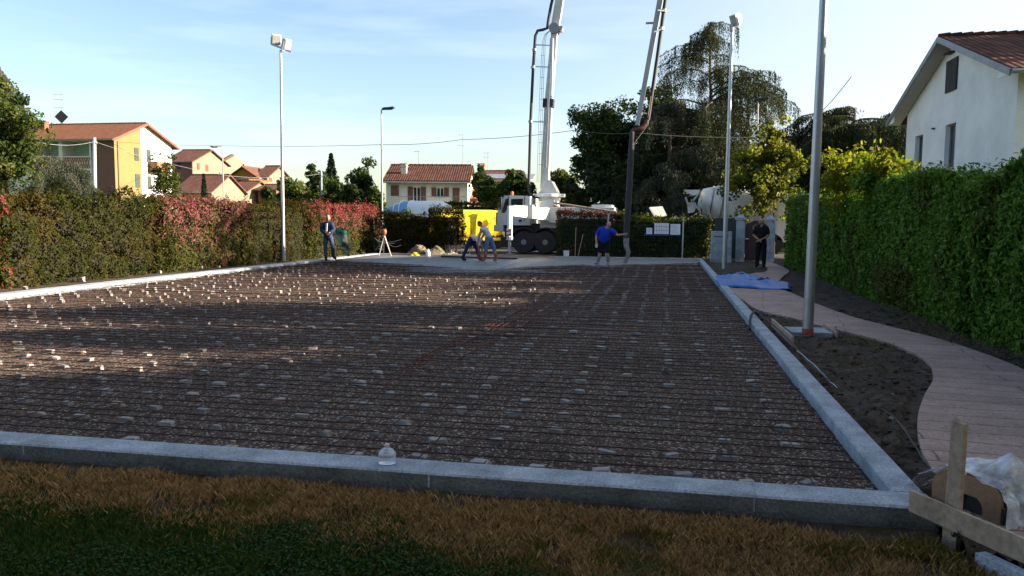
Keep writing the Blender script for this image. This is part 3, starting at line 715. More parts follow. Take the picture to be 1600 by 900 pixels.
# loose clods
pc = [stone(200+k, .07, .06, .045, .3) for k in range(5)]
bmc = MB(); rs = np.random.RandomState(21)
for i in range(2600):
    Y_ = 4.6+12*rs.rand()**1.6; X_ = XR(Y_)+KR+.08+rs.rand()*3.2
    if poly_in([(a, b) for a, b in PP], np.array([X_]), np.array([Y_]))[0]: continue
    z = float(soilz(np.array([X_]), np.array([Y_]))[0]); s = .008+.024*rs.rand()**3
    q = [(X_+s*(u+rs.normal()*.3), Y_+s*(v+rs.normal()*.3), z-.3*s+s*ww*(1+rs.normal()*.2)) for ww in (0, 1.1) for u, v in ((-1, -1), (1, -1), (1, 1), (-1, 1))]
    bmc.hexa(q)
tag(bmc.build('soil_clods', m_soil, fixn=False), 'loose dark clods scattered over the dug soil beside the path', 'soil', kind='stuff')

# ---------------------------------------------------------------- lawn
def lawnz(X, Y):
    e = np.clip((YN(X)-KW-Y)/.5, 0, 1)
    return -.125-.03*e+.018*n2(X, Y, 1.3, 8)+.010*n2(X, Y, 6, 9)
m_thatch = M('grass_thatch', (.05, .038, .024), .95, .4, 7, .8, 60, fine=.3)
lw = gridsheet('lawn', -32, 3.2, -3, 5.8, 420, 260, lawnz, m_thatch, 1, lambda X, Y: (Y < YN(X)-KW+.1) & ((X < BA[0]) | (bside(X, Y) < .05))); tag(lw, kind='structure')
lf = gridsheet('lawn', 1.3, 30, -6, 3.4, 60, 30, lambda X, Y: -.16+.02*n2(X, Y, 1, 3), m_thatch, 1, lambda X, Y: (Y < 3.4) & (X > 3.1)); lf.location.z = -.05; tag(lf, kind='structure')
# blades
rs = np.random.RandomState(33)
nb = 620000
yb_ = -0.2+5.9*rs.rand(nb)**.75; xb_ = -7.5+11*rs.rand(nb)
vv = np.stack([xb_, yb_, np.full(nb, -.15)], 1)-CAM; dd = vv@fwd; px = 800+F*(vv@rgt)/np.maximum(dd, .1); py = 450-F*(vv@up)/np.maximum(dd, .1)
edge_n = n2(xb_, yb_, 2.2, 11)
ok = (dd > .8) & (px > -60) & (px < 1660) & (py < 960) & (yb_ < YN(xb_)-KW-.09-.26*np.abs(n2(xb_, yb_, 1.4, 10))) & ((xb_ < BA[0]-.02) | (bside(xb_, yb_) < -.04))
bare = n2(xb_, yb_, 2.6, 12) + n2(xb_, yb_, 9, 13)*.5; ok &= ~((bare > .55) & (rs.rand(nb) < .8))
xb_, yb_, px, py = xb_[ok], yb_[ok], px[ok], py[ok]; n = len(xb_)
gl = np.interp(px, [-60, 200, 450, 640, 720, 900, 1100, 1400, 1660], [775, 800, 832, 836, 880, 925, 950, 960, 960])  # where green begins
gn = n2(xb_, yb_, 3.5, 14)*26+n2(xb_, yb_, 12, 15)*14+rs.normal(size=n)*17
green = (py+gn > gl)
patch = ((n2(xb_, yb_, 1.7, 16)+.5*n2(xb_, yb_, 5, 17) > .42) | (rs.rand(n) < .04)) & ~green; green2 = (patch & (rs.rand(n) < .7)) | ((px > 1370+40*n2(xb_, yb_, 5, 2)) & (py < 880) & (rs.rand(n) < .75) & ~green)
h = np.where(green, .038+.025*rs.rand(n), .032+.035*rs.rand(n))*(1+.35*n2(xb_, yb_, 4, 18)); tall = rs.rand(n) < .0025; h[tall] *= 1.9
nk = (YN(xb_)-KW-yb_ < .45); h[nk] *= 1.25
nbd = (xb_ > BA[0]-.1) & (bside(xb_, yb_) > -.30) & (rs.rand(n) < .6); h[nbd] *= 1.35; h = np.minimum(h, .085); green2 = green2 | (nbd & (rs.rand(n) < .85))
z0 = lawnz(xb_, yb_)-.004; az = rs.rand(n)*2*np.pi; wd = np.where(green, .0026, .0016)*(.7+.6*rs.rand(n)); wd[tall] *= .8
ln = h*(.15+.6*rs.rand(n)); ld = rs.rand(n)*2*np.pi+n2(xb_, yb_, 2, 19)*2
bx, by = np.cos(az)*wd, np.sin(az)*wd; lx, ly = np.cos(ld)*ln, np.sin(ld)*ln
B = np.stack([xb_, yb_, z0], 1)
V = np.stack([B+np.stack([-bx, -by, 0*bx], 1), B+np.stack([bx, by, 0*bx], 1), B+np.stack([bx*.7+lx*.4, by*.7+ly*.4, h*.62], 1), B+np.stack([lx, ly, h*.95], 1)], 1).reshape(-1, 3)
l_dry = leafmat('dry_grass', [(0.2359, 0.1247, 0.05638), (0.3686, 0.2102, 0.09399), (0.5012, 0.327, 0.1597), (0.1474, 0.07784, 0.03759)], .08, .8)
l_olive = leafmat('olive_grass', [(0.1323, 0.09775, 0.023), (0.1984, 0.1495, 0.046), (0.07935, 0.0805, 0.01725)], .1, .7)
l_gr = leafmat('green_grass', [(0.0135, 0.04, 0.0084), (0.027, 0.065, 0.012), (0.0513, 0.09375, 0.018), (0.135, 0.125, 0.042)], .15, .7)
mi = np.where(green, 2, np.where(green2, 1, 0))
Fq = np.arange(4*n).reshape(n, 4)
ids = mi
for k, (nm, lb, mt) in enumerate((('dry_grass', 'parched orange brown grass along the near kerb', l_dry), ('olive_grass', 'olive tufts growing among the parched grass', l_olive), ('green_grass', 'dark green short grass in the near left corner', l_gr))):
    s = np.where(ids == k)[0]; Vk = V.reshape(-1, 4, 3)[s].reshape(-1, 3)
    tag(npmesh(nm, Vk, np.arange(4*len(s)).reshape(-1, 4), mt), lb, 'grass', kind='stuff')
# clover leaves in the green
nn_ = 42000; xc = -5.5+5.5*rs.rand(nn_); yc = 2.0+2.6*rs.rand(nn_)
vv = np.stack([xc, yc, np.full(nn_, -.14)], 1)-CAM; dd = vv@fwd; pxc = 800+F*(vv@rgt)/dd; pyc = 450-F*(vv@up)/dd
dens = n2(xc, yc, 1.4, 20)
ok = (pyc+n2(xc, yc, 3.5, 14)*24 > np.interp(pxc, [-60, 300, 450, 640, 720, 900], [870, 850, 836, 840, 885, 900])) & (pyc < 960) & (pxc > -50) & ((dens > .2) | ((pxc > 330) & (dens > -.1)))
P = np.stack([xc, yc, lawnz(xc, yc)+.03+.03*rs.rand(nn_)], 1)[ok]; nrm = np.tile([0, 0, 1.0], (len(P), 1))
V, Fq = cards(P, .016, rs, .85, nrm, .8)
tag(npmesh('clover', V, Fq, leafmat('clover_leaves', [(.012, .035, .010), (.022, .058, .015), (.035, .075, .02)], .15, .6)), 'small green clover leaves at the bottom left of the lawn', 'clover', kind='stuff')
# a few individually visible straw tufts
def tuft(px, py, h, n, seed, label):
    rs = np.random.RandomState(seed); c = G(px, py, -.14); mb = MB()
    for k in range(n):
        a = rs.rand()*6.28; l = h*(.5+.5*rs.rand()); q = c+np.array([math.cos(a), math.sin(a), 0])*.03*rs.rand()
        d = np.array([math.cos(a), math.sin(a), 0])*l*(.2+.5*rs.rand()); mb.tube([q, q+d*.4+(0, 0, l*.7), q+d+(0, 0, l*(.6+.4*rs.rand()))], [.0022, .0018, .0008], 4)
    tag(mb.build('grass_tuft', l_olive), label, 'grass tuft', 'straw tufts by the kerb')
tuft(1215, 800, .17, 40, 1, 'tallest straw coloured tuft leaning against the near kerb')
tuft(255, 735, .12, 24, 2, 'short straw tuft at the kerb near the left of the photo')
tuft(1590, 850, .2, 18, 3, 'thin straw stalks standing beside the leaning board')
# weeds on the dug soil by the mast and under the hedge
rs2 = np.random.RandomState(91); P = []
for (x, y, sx, sy, k) in ((1330, 520, .5, 1.2, 900), (1250, 500, .5, .8, 500), (1380, 540, .35, .6, 400), (1440, 500, .5, 2.5, 900), (1500, 530, .4, 2.0, 800), (1330, 570, .6, .8, 350)):
    c = G(x, y, -.05); q = np.stack([c[0]+rs2.normal(size=k)*sx*.5, c[1]+rs2.normal(size=k)*sy*.5, np.zeros(k)], 1)
    q = q[~poly_in(PP, q[:, 0], q[:, 1]) & (q[:, 0] > XR(q[:, 1])+KR+.05)]; q[:, 2] = soilz(q[:, 0], q[:, 1])+.012+.03*rs2.rand(len(q)); P.append(q)
P = np.concatenate(P); V, Fq = cards(P, .045, rs2, .16, np.tile([1.0, 0, 0], (len(P), 1)), .1, vertical=.35)
tag(npmesh('weeds', V, Fq, l_olive), 'thin olive weeds sprouting from the dug soil beside the path', 'weeds', kind='stuff')
# fallen red leaf
c = G(1283, 797, -.12); lm = MB().add([c+np.array(q)*.6 for q in ((-.09, 0, .02), (-.03, -.05, .03), (.06, -.04, .05), (.11, .01, .09), (.04, .05, .06), (-.04, .05, .03))], [(0, 1, 2, 5), (2, 3, 4, 5)])
tag(lm.build('dead_leaf', M('dead_leaf', (.22, .05, .03), .8), fixn=False), 'curled dead red leaf lying at the foot of the near kerb', 'leaf')
# ================================================================ buildings
def gable_house(name, x0, x1, y0, W, ze, zr, label, wall, roof, oh=.5, ohg=.45, z0=-.3, rth=.14, side_wall=None, cuts=(), ridge='x', fascia=None, soffit=None):
    """axis-aligned; ridge along X (or Y). x0..x1 along the ridge, y0 = front, W = depth. All in world numbers"""
    L = x1-x0
    cx, cy = (x0+x1)/2, y0+W/2
    root = empty(name, (cx, cy, z0), label, 'house')
    def T(v):   # local ridge frame -> (world or rotated)
        u, s, z = v
        return (cx+u, cy+s, z) if ridge == 'x' else (cx+s, cy+u, z)
    hl, hw = (L/2, W/2) if ridge == 'x' else (W/2, L/2)
    wm = MB(); vs = [T(q) for q in ((-hl, -hw, z0), (hl, -hw, z0), (hl, hw, z0), (-hl, hw, z0), (-hl, -hw, ze), (hl, -hw, ze), (hl, hw, ze), (-hl, hw, ze), (-hl, 0, zr), (hl, 0, zr))]
    wm.add(vs, [(3, 2, 1, 0), (0, 1, 5, 4), (2, 3, 7, 6), (0, 4, 8, 7, 3), (1, 2, 6, 9, 5), (4, 5, 9, 8), (6, 7, 8, 9)])
    wo = wm.build('wall', wall, root)
    if cuts:
        bpy.context.view_layer.update(); o3 = ORG[root.name]
        cut(wo, [(tuple(np.array(c)-o3), d) for c, d in cuts])
    sl_ = (zr-ze)/hw; rm = MB()
    for s in (-1, 1):
        e = hw+oh; zE = ze-sl_*oh; lift = .02
        P = [(-hl-ohg, s*e, zE+lift), (hl+ohg, s*e, zE+lift), (hl+ohg, 0, zr+lift), (-hl-ohg, 0, zr+lift)]
        rm.mi = 0; vs = [T(q) for q in P]+[T((q[0], q[1], q[2]+rth)) for q in P]
        b = vs; rm.hexa(b)
    ro = rm.build('roof', [roof], root)
    # ridge caps
    cm = MB(); k = int((2*hl+2*ohg)/.38)
    for i in range(k):
        u = -hl-ohg+.38*i; cm.tube([T((u, 0, zr+rth+.0)), T((u+.40, 0, zr+rth+.02))], [.10, .125], 8)
    cm.build('ridge_tiles', roof, ro)
    for s in (-1, 1):
        fm = MB(); fm.tube([T((-hl-ohg, s*(hw+oh+.06), ze-sl_*oh+.06)), T((hl+ohg, s*(hw+oh+.06), ze-sl_*oh+.06))], .07, 6)
        fm.build('gutter', m_steel, ro)
    if fascia:
        for eu in (-1, 1):
            for s in (-1, 1):
                bm_ = MB(); bm_.beam(T((eu*(hl+ohg+.02), s*(hw+oh), ze-sl_*oh+.03)), T((eu*(hl+ohg+.02), 0, zr+.03)), .05, .2)
                bm_.build('verge_board', fascia, ro)
    return root, wo, ro
def window(root, face, a0, a1, z0, z1, pos, shutters=None, frame=None, pane=None, depth=.14, sw=.42, closed=False, nmull=1):
    """face '-y' plane y=pos (a = x) or '-x'/'+x' plane x=pos (a = y)"""
    frame = frame or m_white; sg = -1 if face in ('-y', '-x') else 1
    def B(mb, a, b, c, d, off, th):  # box spanning a..b, c..d, centred `off` outwards
        ca, cz = (a+b)/2, (c+d)/2
        if face == '-y': mb.box((ca, pos+sg*off, cz), (b-a, th, d-c))
        else: mb.box((pos+sg*off, ca, cz), (th, b-a, d-c))
    f = MB(); w_ = .05
    if closed:
        n = 2; ww = (a1-a0)/n
        wo = None
        for i in range(n):
            mb = MB(); B(mb, a0+i*ww+.01, a0+(i+1)*ww-.01, z0, z1, .035, .05)
            k = int((z1-z0)/.12)
            for j in range(k): B(mb, a0+i*ww+.07, a0+(i+1)*ww-.07, z0+.06+j*.12, z0+.11+j*.12, .068, .012)
            mb.build('shutter', shutters, root)
        return
    for (p, q, c, d) in ((a0, a1, z0, z0+w_), (a0, a1, z1-w_, z1), (a0, a0+w_, z0+w_, z1-w_), (a1-w_, a1, z0+w_, z1-w_)): B(f, p, q, c, d, -depth+.03, .05)
    for i in range(nmull):
        c = a0+(a1-a0)*(i+1)/(nmull+1); B(f, c-.03, c+.03, z0+w_, z1-w_, -depth+.03, .05)
    fo = f.build('window', frame, root)
    g_ = MB(); B(g_, a0+.02, a1-.02, z0+.02, z1-.02, -depth+.012, .012); g_.build('pane', pane or m_glass, fo)
    s_ = MB(); B(s_, a0-.06, a1+.06, z0-.06, z0-.005, .03, .12); s_.build('sill', m_conc, fo)
    if shutters:
        for (p, q) in ((a0-sw-.01, a0-.01), (a1+.01, a1+sw+.01)):
            mb = MB(); B(mb, p, q, z0, z1, .035, .05); k = int((z1-z0)/.12)
            for j in range(k): B(mb, p+.06, q-.06, z0+.06+j*.12, z0+.11+j*.12, .068, .012)
            mb.build('shutter', shutters, root)
def chimney(ro, c, wx, wy, h, mat=None, cap=True):
    mb = MB(); mb.box((c[0], c[1], c[2]+h/2), (wx, wy, h))
    if cap:
        mb.box((c[0], c[1], c[2]+h+.05), (wx+.14, wy+.14, .1)); mb.box((c[0], c[1], c[2]+h+.26), (wx+.2, wy+.2, .06))
        for s in (-1, 1): mb.box((c[0]+s*wx*.38, c[1], c[2]+h+.17), (.08, wy*.8, .16))
    mb.build('chimney', mat or m_brown, ro)
def antenna(base, h, label, arms=((.9, .55), (.7, .4)), parent=None, panel=False, name='aerial'):
    base = np.array(base, float); root = empty(name, base, label, 'aerial')
    mb = MB(); mb.tube([base, base+(0, 0, h)], .022, 6); mb.build('mast', m_steel, root)
    for k, (t, l) in enumerate(arms):
        b = MB(); z = base+np.array([0, 0, h*t]); b.tube([z-(l, .1, 0), z+(l*.4, .04, 0)], .014, 5)
        for j in range(7):
            q = z+np.array([-l+j*l*1.35/6, -.1*.7, 0]); b.tube([q-(0.02, .22, 0), q+(.02, .22, 0)], .008, 4); b.tube([q-(0.0, 0, .09), q+(0, 0, .09)], .008, 4)
        b.build('antenna_array', m_steel, root)
    if panel:
        b = MB(); z = base+np.array([0, 0, h*.26]); b.box(z+(0, -.08, 0), (1.0, .08, 1.0), (0, R(45), R(15)))
        b.build('antenna_panel', m_dark, root)
    return root

# ---- near white house on the right (gable wall parallel to the hedge)
HX = 10.4
cN = DX(1592, 105, HX); cF = DX(1418, 178, HX)
y0h, y1h = float(cN[1]), float(cF[1]); zeh = float((cN[2]+cF[2])/2); W_ = y1h-y0h
sl_ = None
ap = DX(1487, 66, HX); zrh = float(ap[2])
print('house', y0h, y1h, zeh, zrh, cN[2], cF[2], ap)
def wbox(px0, px1, pyt, pyb):
    a = DX(px0, (pyt+pyb)/2, HX); b = DX(px1, (pyt+pyb)/2, HX); ya, yb = sorted((float(a[1]), float(b[1])))
    mid = (px0+px1)/2; return ya, yb, float(DX(mid, pyb, HX)[2]), float(DX(mid, pyt, HX)[2])
wins = [wbox(1429, 1441, 212, 268), wbox(1476, 1492, 194, 262), wbox(1480, 1497, 93, 142)]
cuts = [((HX+.05, (a+b)/2, (c+d)/2), (.42, b-a, d-c)) for a, b, c, d in wins[:2]]
hr, hw_, hroof = gable_house('white_house', HX, HX+13, y0h, W_, zeh, zrh, 'white rendered house with a dark red tiled roof behind the tall laurel hedge', m_wrender, m_tile_d, oh=1.05, ohg=.6, fascia=m_steel, cuts=cuts)
for (a, b, c, d) in wins[:2]: window(hr, '-x', a, b, c, d, HX, None, m_steel, m_glass, depth=.22, nmull=1)
a, b, c, d = wins[2]
window(hr, '-x', a, b, c, d, HX, m_shutd, closed=True)
mb = MB()   # grey soffit lining under the verge
hw2 = W_/2; ym = (y0h+y1h)/2; s_ = (zrh-zeh)/hw2
for s in (-1, 1):
    mb.beam((HX-.30, ym+s*(hw2+1.0), zeh-s_*1.0-.0), (HX-.30, ym, zrh-.0), .56, .03, up=(0, -s*s_, 1))
mb.build('soffit', m_soffit, hroof)
for s in (-1, 1):
    mb = MB(); mb.prism([(ym+s*(hw2+1.02), zeh-s_*1.02+.0), (ym+s*(hw2+.02), zeh-s_*1.02), (ym+s*(hw2+.02), zeh-s_*.02)], 0, HX-.57, HX-.53); mb.build('eaves_box_end', m_white, hroof)
mb = MB(); mb.tube([(HX-.02, y0h+.5, zeh-.2), (HX-.06, y0h+.5, -.2)], .045, 8)
mb = MB(); q = wbox(1483, 1494, 81, 84); mb.box((HX-.1, (q[0]+q[1])/2, (q[2]+q[3])/2), (.25, .55, .06)); mb.build('vent_hood', m_dark, hr)
mb = MB(); q = DX(1460, 201, HX); mb.box((HX-.04, q[1], q[2]), (.1, .18, .06)); mb.build('lamp_bracket', m_dark, hr)

# ---- white house with brown shutters in the middle
YM = 66.0
def fx(px, Y, py=330): return float(D(px, py, Y)[0])
def fz(px, py, Y): return float(D(px, py, Y)[2])
x0, x1 = fx(594, YM), fx(716, YM)
ze, zr = fz(655, 283, YM-.4), fz(655, 262, YM+4.0)
rects = [('c', 601, 613, 290, 306), ('w', 634, 645, 292, 320), ('w', 669, 680, 293, 307), ('c', 693, 704, 293, 322)]
cuts = [];
for k, a, b, c, d in rects:
    if k == 'w': cuts.append(((( fx(a, YM)+fx(b, YM))/2, YM+.05, (fz((a+b)/2, d, YM)+fz((a+b)/2, c, YM))/2), (fx(b, YM)-fx(a, YM), .4, fz(a, c, YM)-fz(a, d, YM))))
r, wo, ro = gable_house('white_house', x0, x1, YM, 8.0, ze, zr, 'long low white house with brown shutters beyond the yellow tank', m_cream, m_tile_r, oh=.5, ohg=.25, cuts=cuts, rth=.2)
for k, a, b, c, d in rects:
    xa, xb, za, zb = fx(a, YM), fx(b, YM), fz(a, d, YM), fz(a, c, YM)
    if k == 'c': window(r, '-y', xa, xb, za, zb, YM, m_shut, closed=True)
    else: window(r, '-y', xa, xb, za, zb, YM, m_shut, m_white, m_glass, sw=.42 if d < 310 else .45)
chimney(ro, (fx(626, YM+1.6), YM+1.6, ze+(zr-ze)*.4-.1), .45, .5, .85, m_cream); r0_ = r
b_ = MB(); zb = fz(655, 309, YM-1.1); zt = fz(655, 345, YM-1.1)
b_.box(((x0+x1)/2+.6, YM-.6, fz(655, 323, YM)-.1), (x1-x0-1.2, 1.2, .16)); bo = b_.build('balcony', m_cream, r)
mb = MB(); zf = fz(655, 323, YM)-.02; nb_ = int((x1-x0-1.2)/.14)
for i in range(nb_+1): mb.beam((x0+1.2+i*.14, YM-1.15, zf), (x0+1.2+i*.14, YM-1.15, zf+.85), .02, .02)
mb.beam((x0+1.2, YM-1.15, zf+.87), (x1, YM-1.15, zf+.87), .04, .04); mb.build('railing', m_steel, bo)
mb = MB(); mb.box((x0+2.9+5.2-1, YM-.1, fz(655, 290, YM)), (.16, .2, .24)); mb.build('wall_lamp', m_dark, r)
antenna((fx(654, YM+4), YM+4, zr), fz(654, 236, YM+4)-zr, 'thin television aerial on the ridge of the long low white house', ((.98, .35),))
r0_.rotation_euler = (0, 0, R(10))
# red-tiled low wing beside it
xa, xb = fx(719, YM+3), fx(800, YM+3)
gable_house('tiled_outbuilding', xa, xb, YM+3, 7, fz(750, 320, YM+3), fz(750, 301, YM+6.5), 'low outbuilding with a light terracotta roof right of the long white house', m_cream, rooftile('terracotta_tiles', (.20, .075, .045), (.30, .13, .09), 2.6, 2.0, 1.0), oh=.5)
xa, xb = fx(722, YM+16), fx(742, YM+16)
gable_house('tiled_outbuilding', xa, xb+2, YM+16, 6, fz(730, 299, YM+16), fz(730, 288, YM+19), 'small tiled roof peeping out between the long white house and the dark trees', m_cream, m_tile_r)
xa, xb = fx(740, 92), fx(802, 92)
r, wo, ro = gable_house('grey_roofed_house', xa, xb, 92, 9, fz(770, 284, 92), fz(770, 269, 96.5), 'distant house with grey panels on its roof behind the trees over the truck', m_brown, m_tile_p)
mb = MB(); hz0 = fz(770, 284, 92); hz1 = fz(770, 269, 96.5); s_ = (hz1-hz0)/4.5
for i in range(6): mb.beam((xa+1.2+i*1.05, 92.6, hz0+s_*.6+.22), (xa+1.2+i*1.05, 94.6, hz0+s_*2.6+.22), 1.0, .05)
mb.build('solar_panels', m_metal_roof, ro)
chimney(ro, (xa+.6, 93.4, hz0+.3), .8, .8, 1.6, m_brick)
antenna((xa+.8, 96, hz1), fz(743, 238, 96)-hz1, 'aerial with two short arms above the distant grey panelled roof', ((.97, .5), (.75, .5)))
antenna((fx(723, 80), 80, 4), 6.2, 'small aerial standing right of the long white house', ((.97, .4), (.8, .5)))

# ---- left building with the orange roof
YB = 72.0
xr = fx(182, YB); xl = fx(20, YB)-6
ze = fz(182, 215.5, YB); zr = fz(221, 195, YB+4.7)
cuts = [((fx(122, YB), YB+.6, fz(122, 232, YB)), (fx(143, YB)-fx(101, YB), 2.6, fz(122, 222, YB)-fz(122, 246, YB))),
        ((fx(78, YB), YB+.6, fz(78, 232, YB)), (fx(95, YB)-fx(60, YB), 2.6, fz(78, 222, YB)-fz(78, 246, YB))),
        ((fx(122, YB), YB+.6, fz(122, 278, YB)), (fx(143, YB)-fx(101, YB), 2.6, fz(122, 266, YB)-fz(122, 289, YB))),
        ((fx(78, YB), YB+.6, fz(78, 278, YB)), (fx(95, YB)-fx(60, YB), 2.6, fz(78, 266, YB)-fz(78, 289, YB)))]
r, wo, ro = gable_house('apartment_house', xl, xr, YB, 9.4, ze, zr, 'yellow and brown apartment house with an orange roof and deep balconies', [m_cream], m_tile_o, oh=.8, ohg=.55, cuts=cuts, fascia=m_brown, rth=.16)
def slab_on(name, root, mat, c, d): mb = MB(); mb.box(c, d); return mb.build(name, mat, root)
zA = -.3; hgt = ze-.02-zA
slab_on('brown_wall_panel', r, m_brown, ((fx(147, YB)+xr)/2, YB-.05, zA+hgt/2), (xr-fx(147, YB)-.02, .1, hgt))
# gable wall faces : yellow half (near) and white half
ymid = YB+4.7; hh = 9.4/2; sl_ = (zr-ze)/hh
mb = MB(); mb.prism([(YB-.10, zA), (ymid-.6, zA), (ymid-.6, zr-sl_*.6-.05), (YB-.10, ze-.1)], 0, xr+.003, xr+.08); mb.build('yellow_wall_panel', m_yrender, r)
mb = MB(); mb.prism([(ymid-.6, zA), (YB+9.4, zA), (YB+9.4, ze-.02), (ymid, zr-.02), (ymid-.6, zr-sl_*.6-.02)], 0, xr+.003, xr+.06); mb.build('white_wall_panel', m_white, r)
mb = MB()
def xrec(px0, px1, pyt, pyb, X=None):
    X = X or xr; a = float(DX(px0, pyt, X)[1]); b = float(DX(px1, pyt, X)[1]); m_ = (px0+px1)/2
    return min(a, b), max(a, b), float(DX(m_, pyb, X)[2]), float(DX(m_, pyt, X)[2])
for q in ((208.5, 215, 231, 251), (210, 217, 272, 293), (227.5, 234, 234, 254), (229, 235, 275, 295)):
    a, b, c, d = xrec(*q); window(r, '+x', a, b, c, d, xr+.08, m_shutg, closed=True)
# balconies
for z_ in (246.5, 290):
    for (pa, pb) in ((60, 97), (102, 144)):
        mb = MB(); zt = fz(120, z_, YB); xa, xb = fx(pa, YB), fx(pb, YB)
        mb.beam((xa, YB-.06, zt), (xb, YB-.06, zt), .08, .08); mb.beam((xa, YB-.06, zt-1.0), (xb, YB-.06, zt-1.0), .08, .08)
        n = int((xb-xa)/.28)
        for i in range(n):
            u = xa+i*.28; mb.beam((u, YB-.06, zt-.98), (u+.28, YB-.06, zt-.04), .05, .05); mb.beam((u+.28, YB-.06, zt-.98), (u, YB-.06, zt-.04), .05, .05)
        mb.build('balustrade', m_brick, r)
        g_ = slab_on('balcony_back_wall', r, m_greenp, ((xa+xb)/2, YB+1.85, zt+.4), (xb-xa-.1, .04, 2.6))
        d_ = slab_on('balcony_door', r, m_shutg, (xb-.9, YB+1.8, zt+.1), (1.1, .08, 2.1))
a = xrec(233, 249, 252, 267); mb = MB(); mb.box((xr+.6, (a[0]+a[1])/2, (a[2]+a[3])/2-.1), (1.1, a[1]-a[0]+.5, 1.0)); mb.build('gable_balcony', m_brick, r)
q = D(75, 206, YB+3); chimney(ro, (fx(73, YB+3), YB+3, zr-sl_*1.7-.3), .9, .6, 1.0, m_brick)
q = MB()
for k in (82, 87):
    X_ = fx(k, YB+3.5); q.tube([(X_, YB+3.5, zr-1), (X_, YB+3.5, zr+.25)], .07, 6)
q.build('flue_pipe', m_dark, ro)
mb = MB(); X0 = fx(35, YB+6); mb.prism([(X0-7, zr-.9), (X0+.3, zr-.9), (X0-.3, zr-.3), (X0-2.5, zr+.8), (X0-7, zr+.8)], 1, YB+5, YB+8); mb.build('roof_dormer', m_tile_p, ro)
mb = MB(); mb.tube([(xr+.14, YB+.35, ze-.3), (xr+.14, YB+.35, zA)], .05, 6); mb.build('downpipe', m_brown, r)
antenna((fx(103, YB+4.7), YB+4.7, zr+.1), fz(103, 147, YB+4.7)-zr, 'tall aerial with a dark square panel on the orange roof', ((.97, .9), (.8, .75), (.55, .9)), panel=True)

# ---- brown-roofed terrace further right
def backhouse(name, p0, p1, pye, pyr, Y, W, label, wall, roof, front=None, wins=(), gwins=(), ohg=.35):
    xa, xb = fx(p0, Y), fx(p1, Y); ze = fz(p1, pye, Y); zr = fz(p1, pyr, Y+W/2)
    r, wo, ro = gable_house(name, xa, xb, Y, W, ze, zr, label, wall, roof, oh=.45, ohg=ohg)
    if front: slab_on('front_wall_panel', r, front, ((xa+xb)/2, Y-.04, (ze-.3)/2), (xb-xa-.06, .08, ze+.28))
    for q in wins: window(r, '-y', fx(q[0], Y), fx(q[1], Y), fz(q[0], q[3], Y), fz(q[0], q[2], Y), Y-.08 if front else Y, q[4] if len(q) > 4 else m_shut, closed=True)
    for q in gwins: a = xrec(*q[:4], X=xb); window(r, '+x', *a, xb+.01, m_shut, closed=True)
    return r, wo, ro
backhouse('terrace_house', 262, 303, 252, 236, 96, 8.5, 'cream gabled house with brown roof, left of the two behind the thin tree', m_pinkish, m_tile_p, m_brown, wins=((280, 285, 254, 264, m_shutd),), gwins=((307.5, 311.5, 255, 265), (321, 325, 257.5, 267.5)))
backhouse('terrace_house', 345, 334, 257, 243, 104, 8.5, 'cream gabled house with brown roof, right of the two behind the thin tree', m_pinkish, m_tile_p, m_brown, gwins=((338, 342, 261, 270), (349.5, 353, 263, 272)))
backhouse('low_garage', 278, 332, 298, 275, 84, 7.0, 'low building with a big brown tiled roof and cream gable behind the red hedge', m_pinkish, m_tile_p, m_brick)
backhouse('low_garage', 352, 378, 304, 285, 92, 9, 'low brown tiled roof between the cream gable and the yellow house', m_pinkish, m_tile_p)
# ---- yellow houses
r, wo, ro = backhouse('yellow_house', 402, 419, 276, 261, 104, 6.5, 'yellow house with a brown roof left of the round green tree', m_pinkish, m_tile_p, m_yrender2, gwins=((420, 424.5, 277, 284),))
Y_ = 103; xa, xb = fx(362, Y_), fx(402, Y_)
r, wo, ro = gable_house('yellow_house', xa, xb, Y_, 7, fz(390, 276, Y_), fz(382, 262, Y_), 'mustard yellow house whose gable faces the slab', m_yrender2, m_tile_p, ridge='y', oh=.5, ohg=.5)
window(r, '-y', fx(402.5, Y_), fx(407, Y_), fz(405, 284, Y_), fz(405, 277, Y_), Y_, m_shutd, closed=True)
mb = MB(); mb.tube([((xa+xb)/2, Y_, fz(382, 262, Y_)), ((xa+xb)/2, Y_, fz(382, 256.5, Y_))], .12, 6); mb.build('chimney', m_dark, ro)
Y_ = 98; slabm = gable_house('yellow_extension', fx(360, Y_), fx(391, Y_), Y_, 5, fz(380, 281, Y_), fz(380, 279.5, Y_), 'flat topped deep yellow wing in front of the mustard house', m_yrender2, m_brown, oh=.2, ohg=.1, rth=.1)
backhouse('small_tiled_house', 404, 432, 296, 290, 95, 5, 'small brown roofed lean-to under the yellow house', m_brown, m_tile_p)
# roof glimpsed through the cedar at right
Y_ = 54; gable_house('red_roofed_house', fx(1238, Y_), fx(1330, Y_), Y_, 9, fz(1270, 252, Y_), fz(1270, 218, Y_+4.5), 'brown walled house with a dark red roof half hidden by the low cedar', m_brown, m_tile_d, oh=.8)

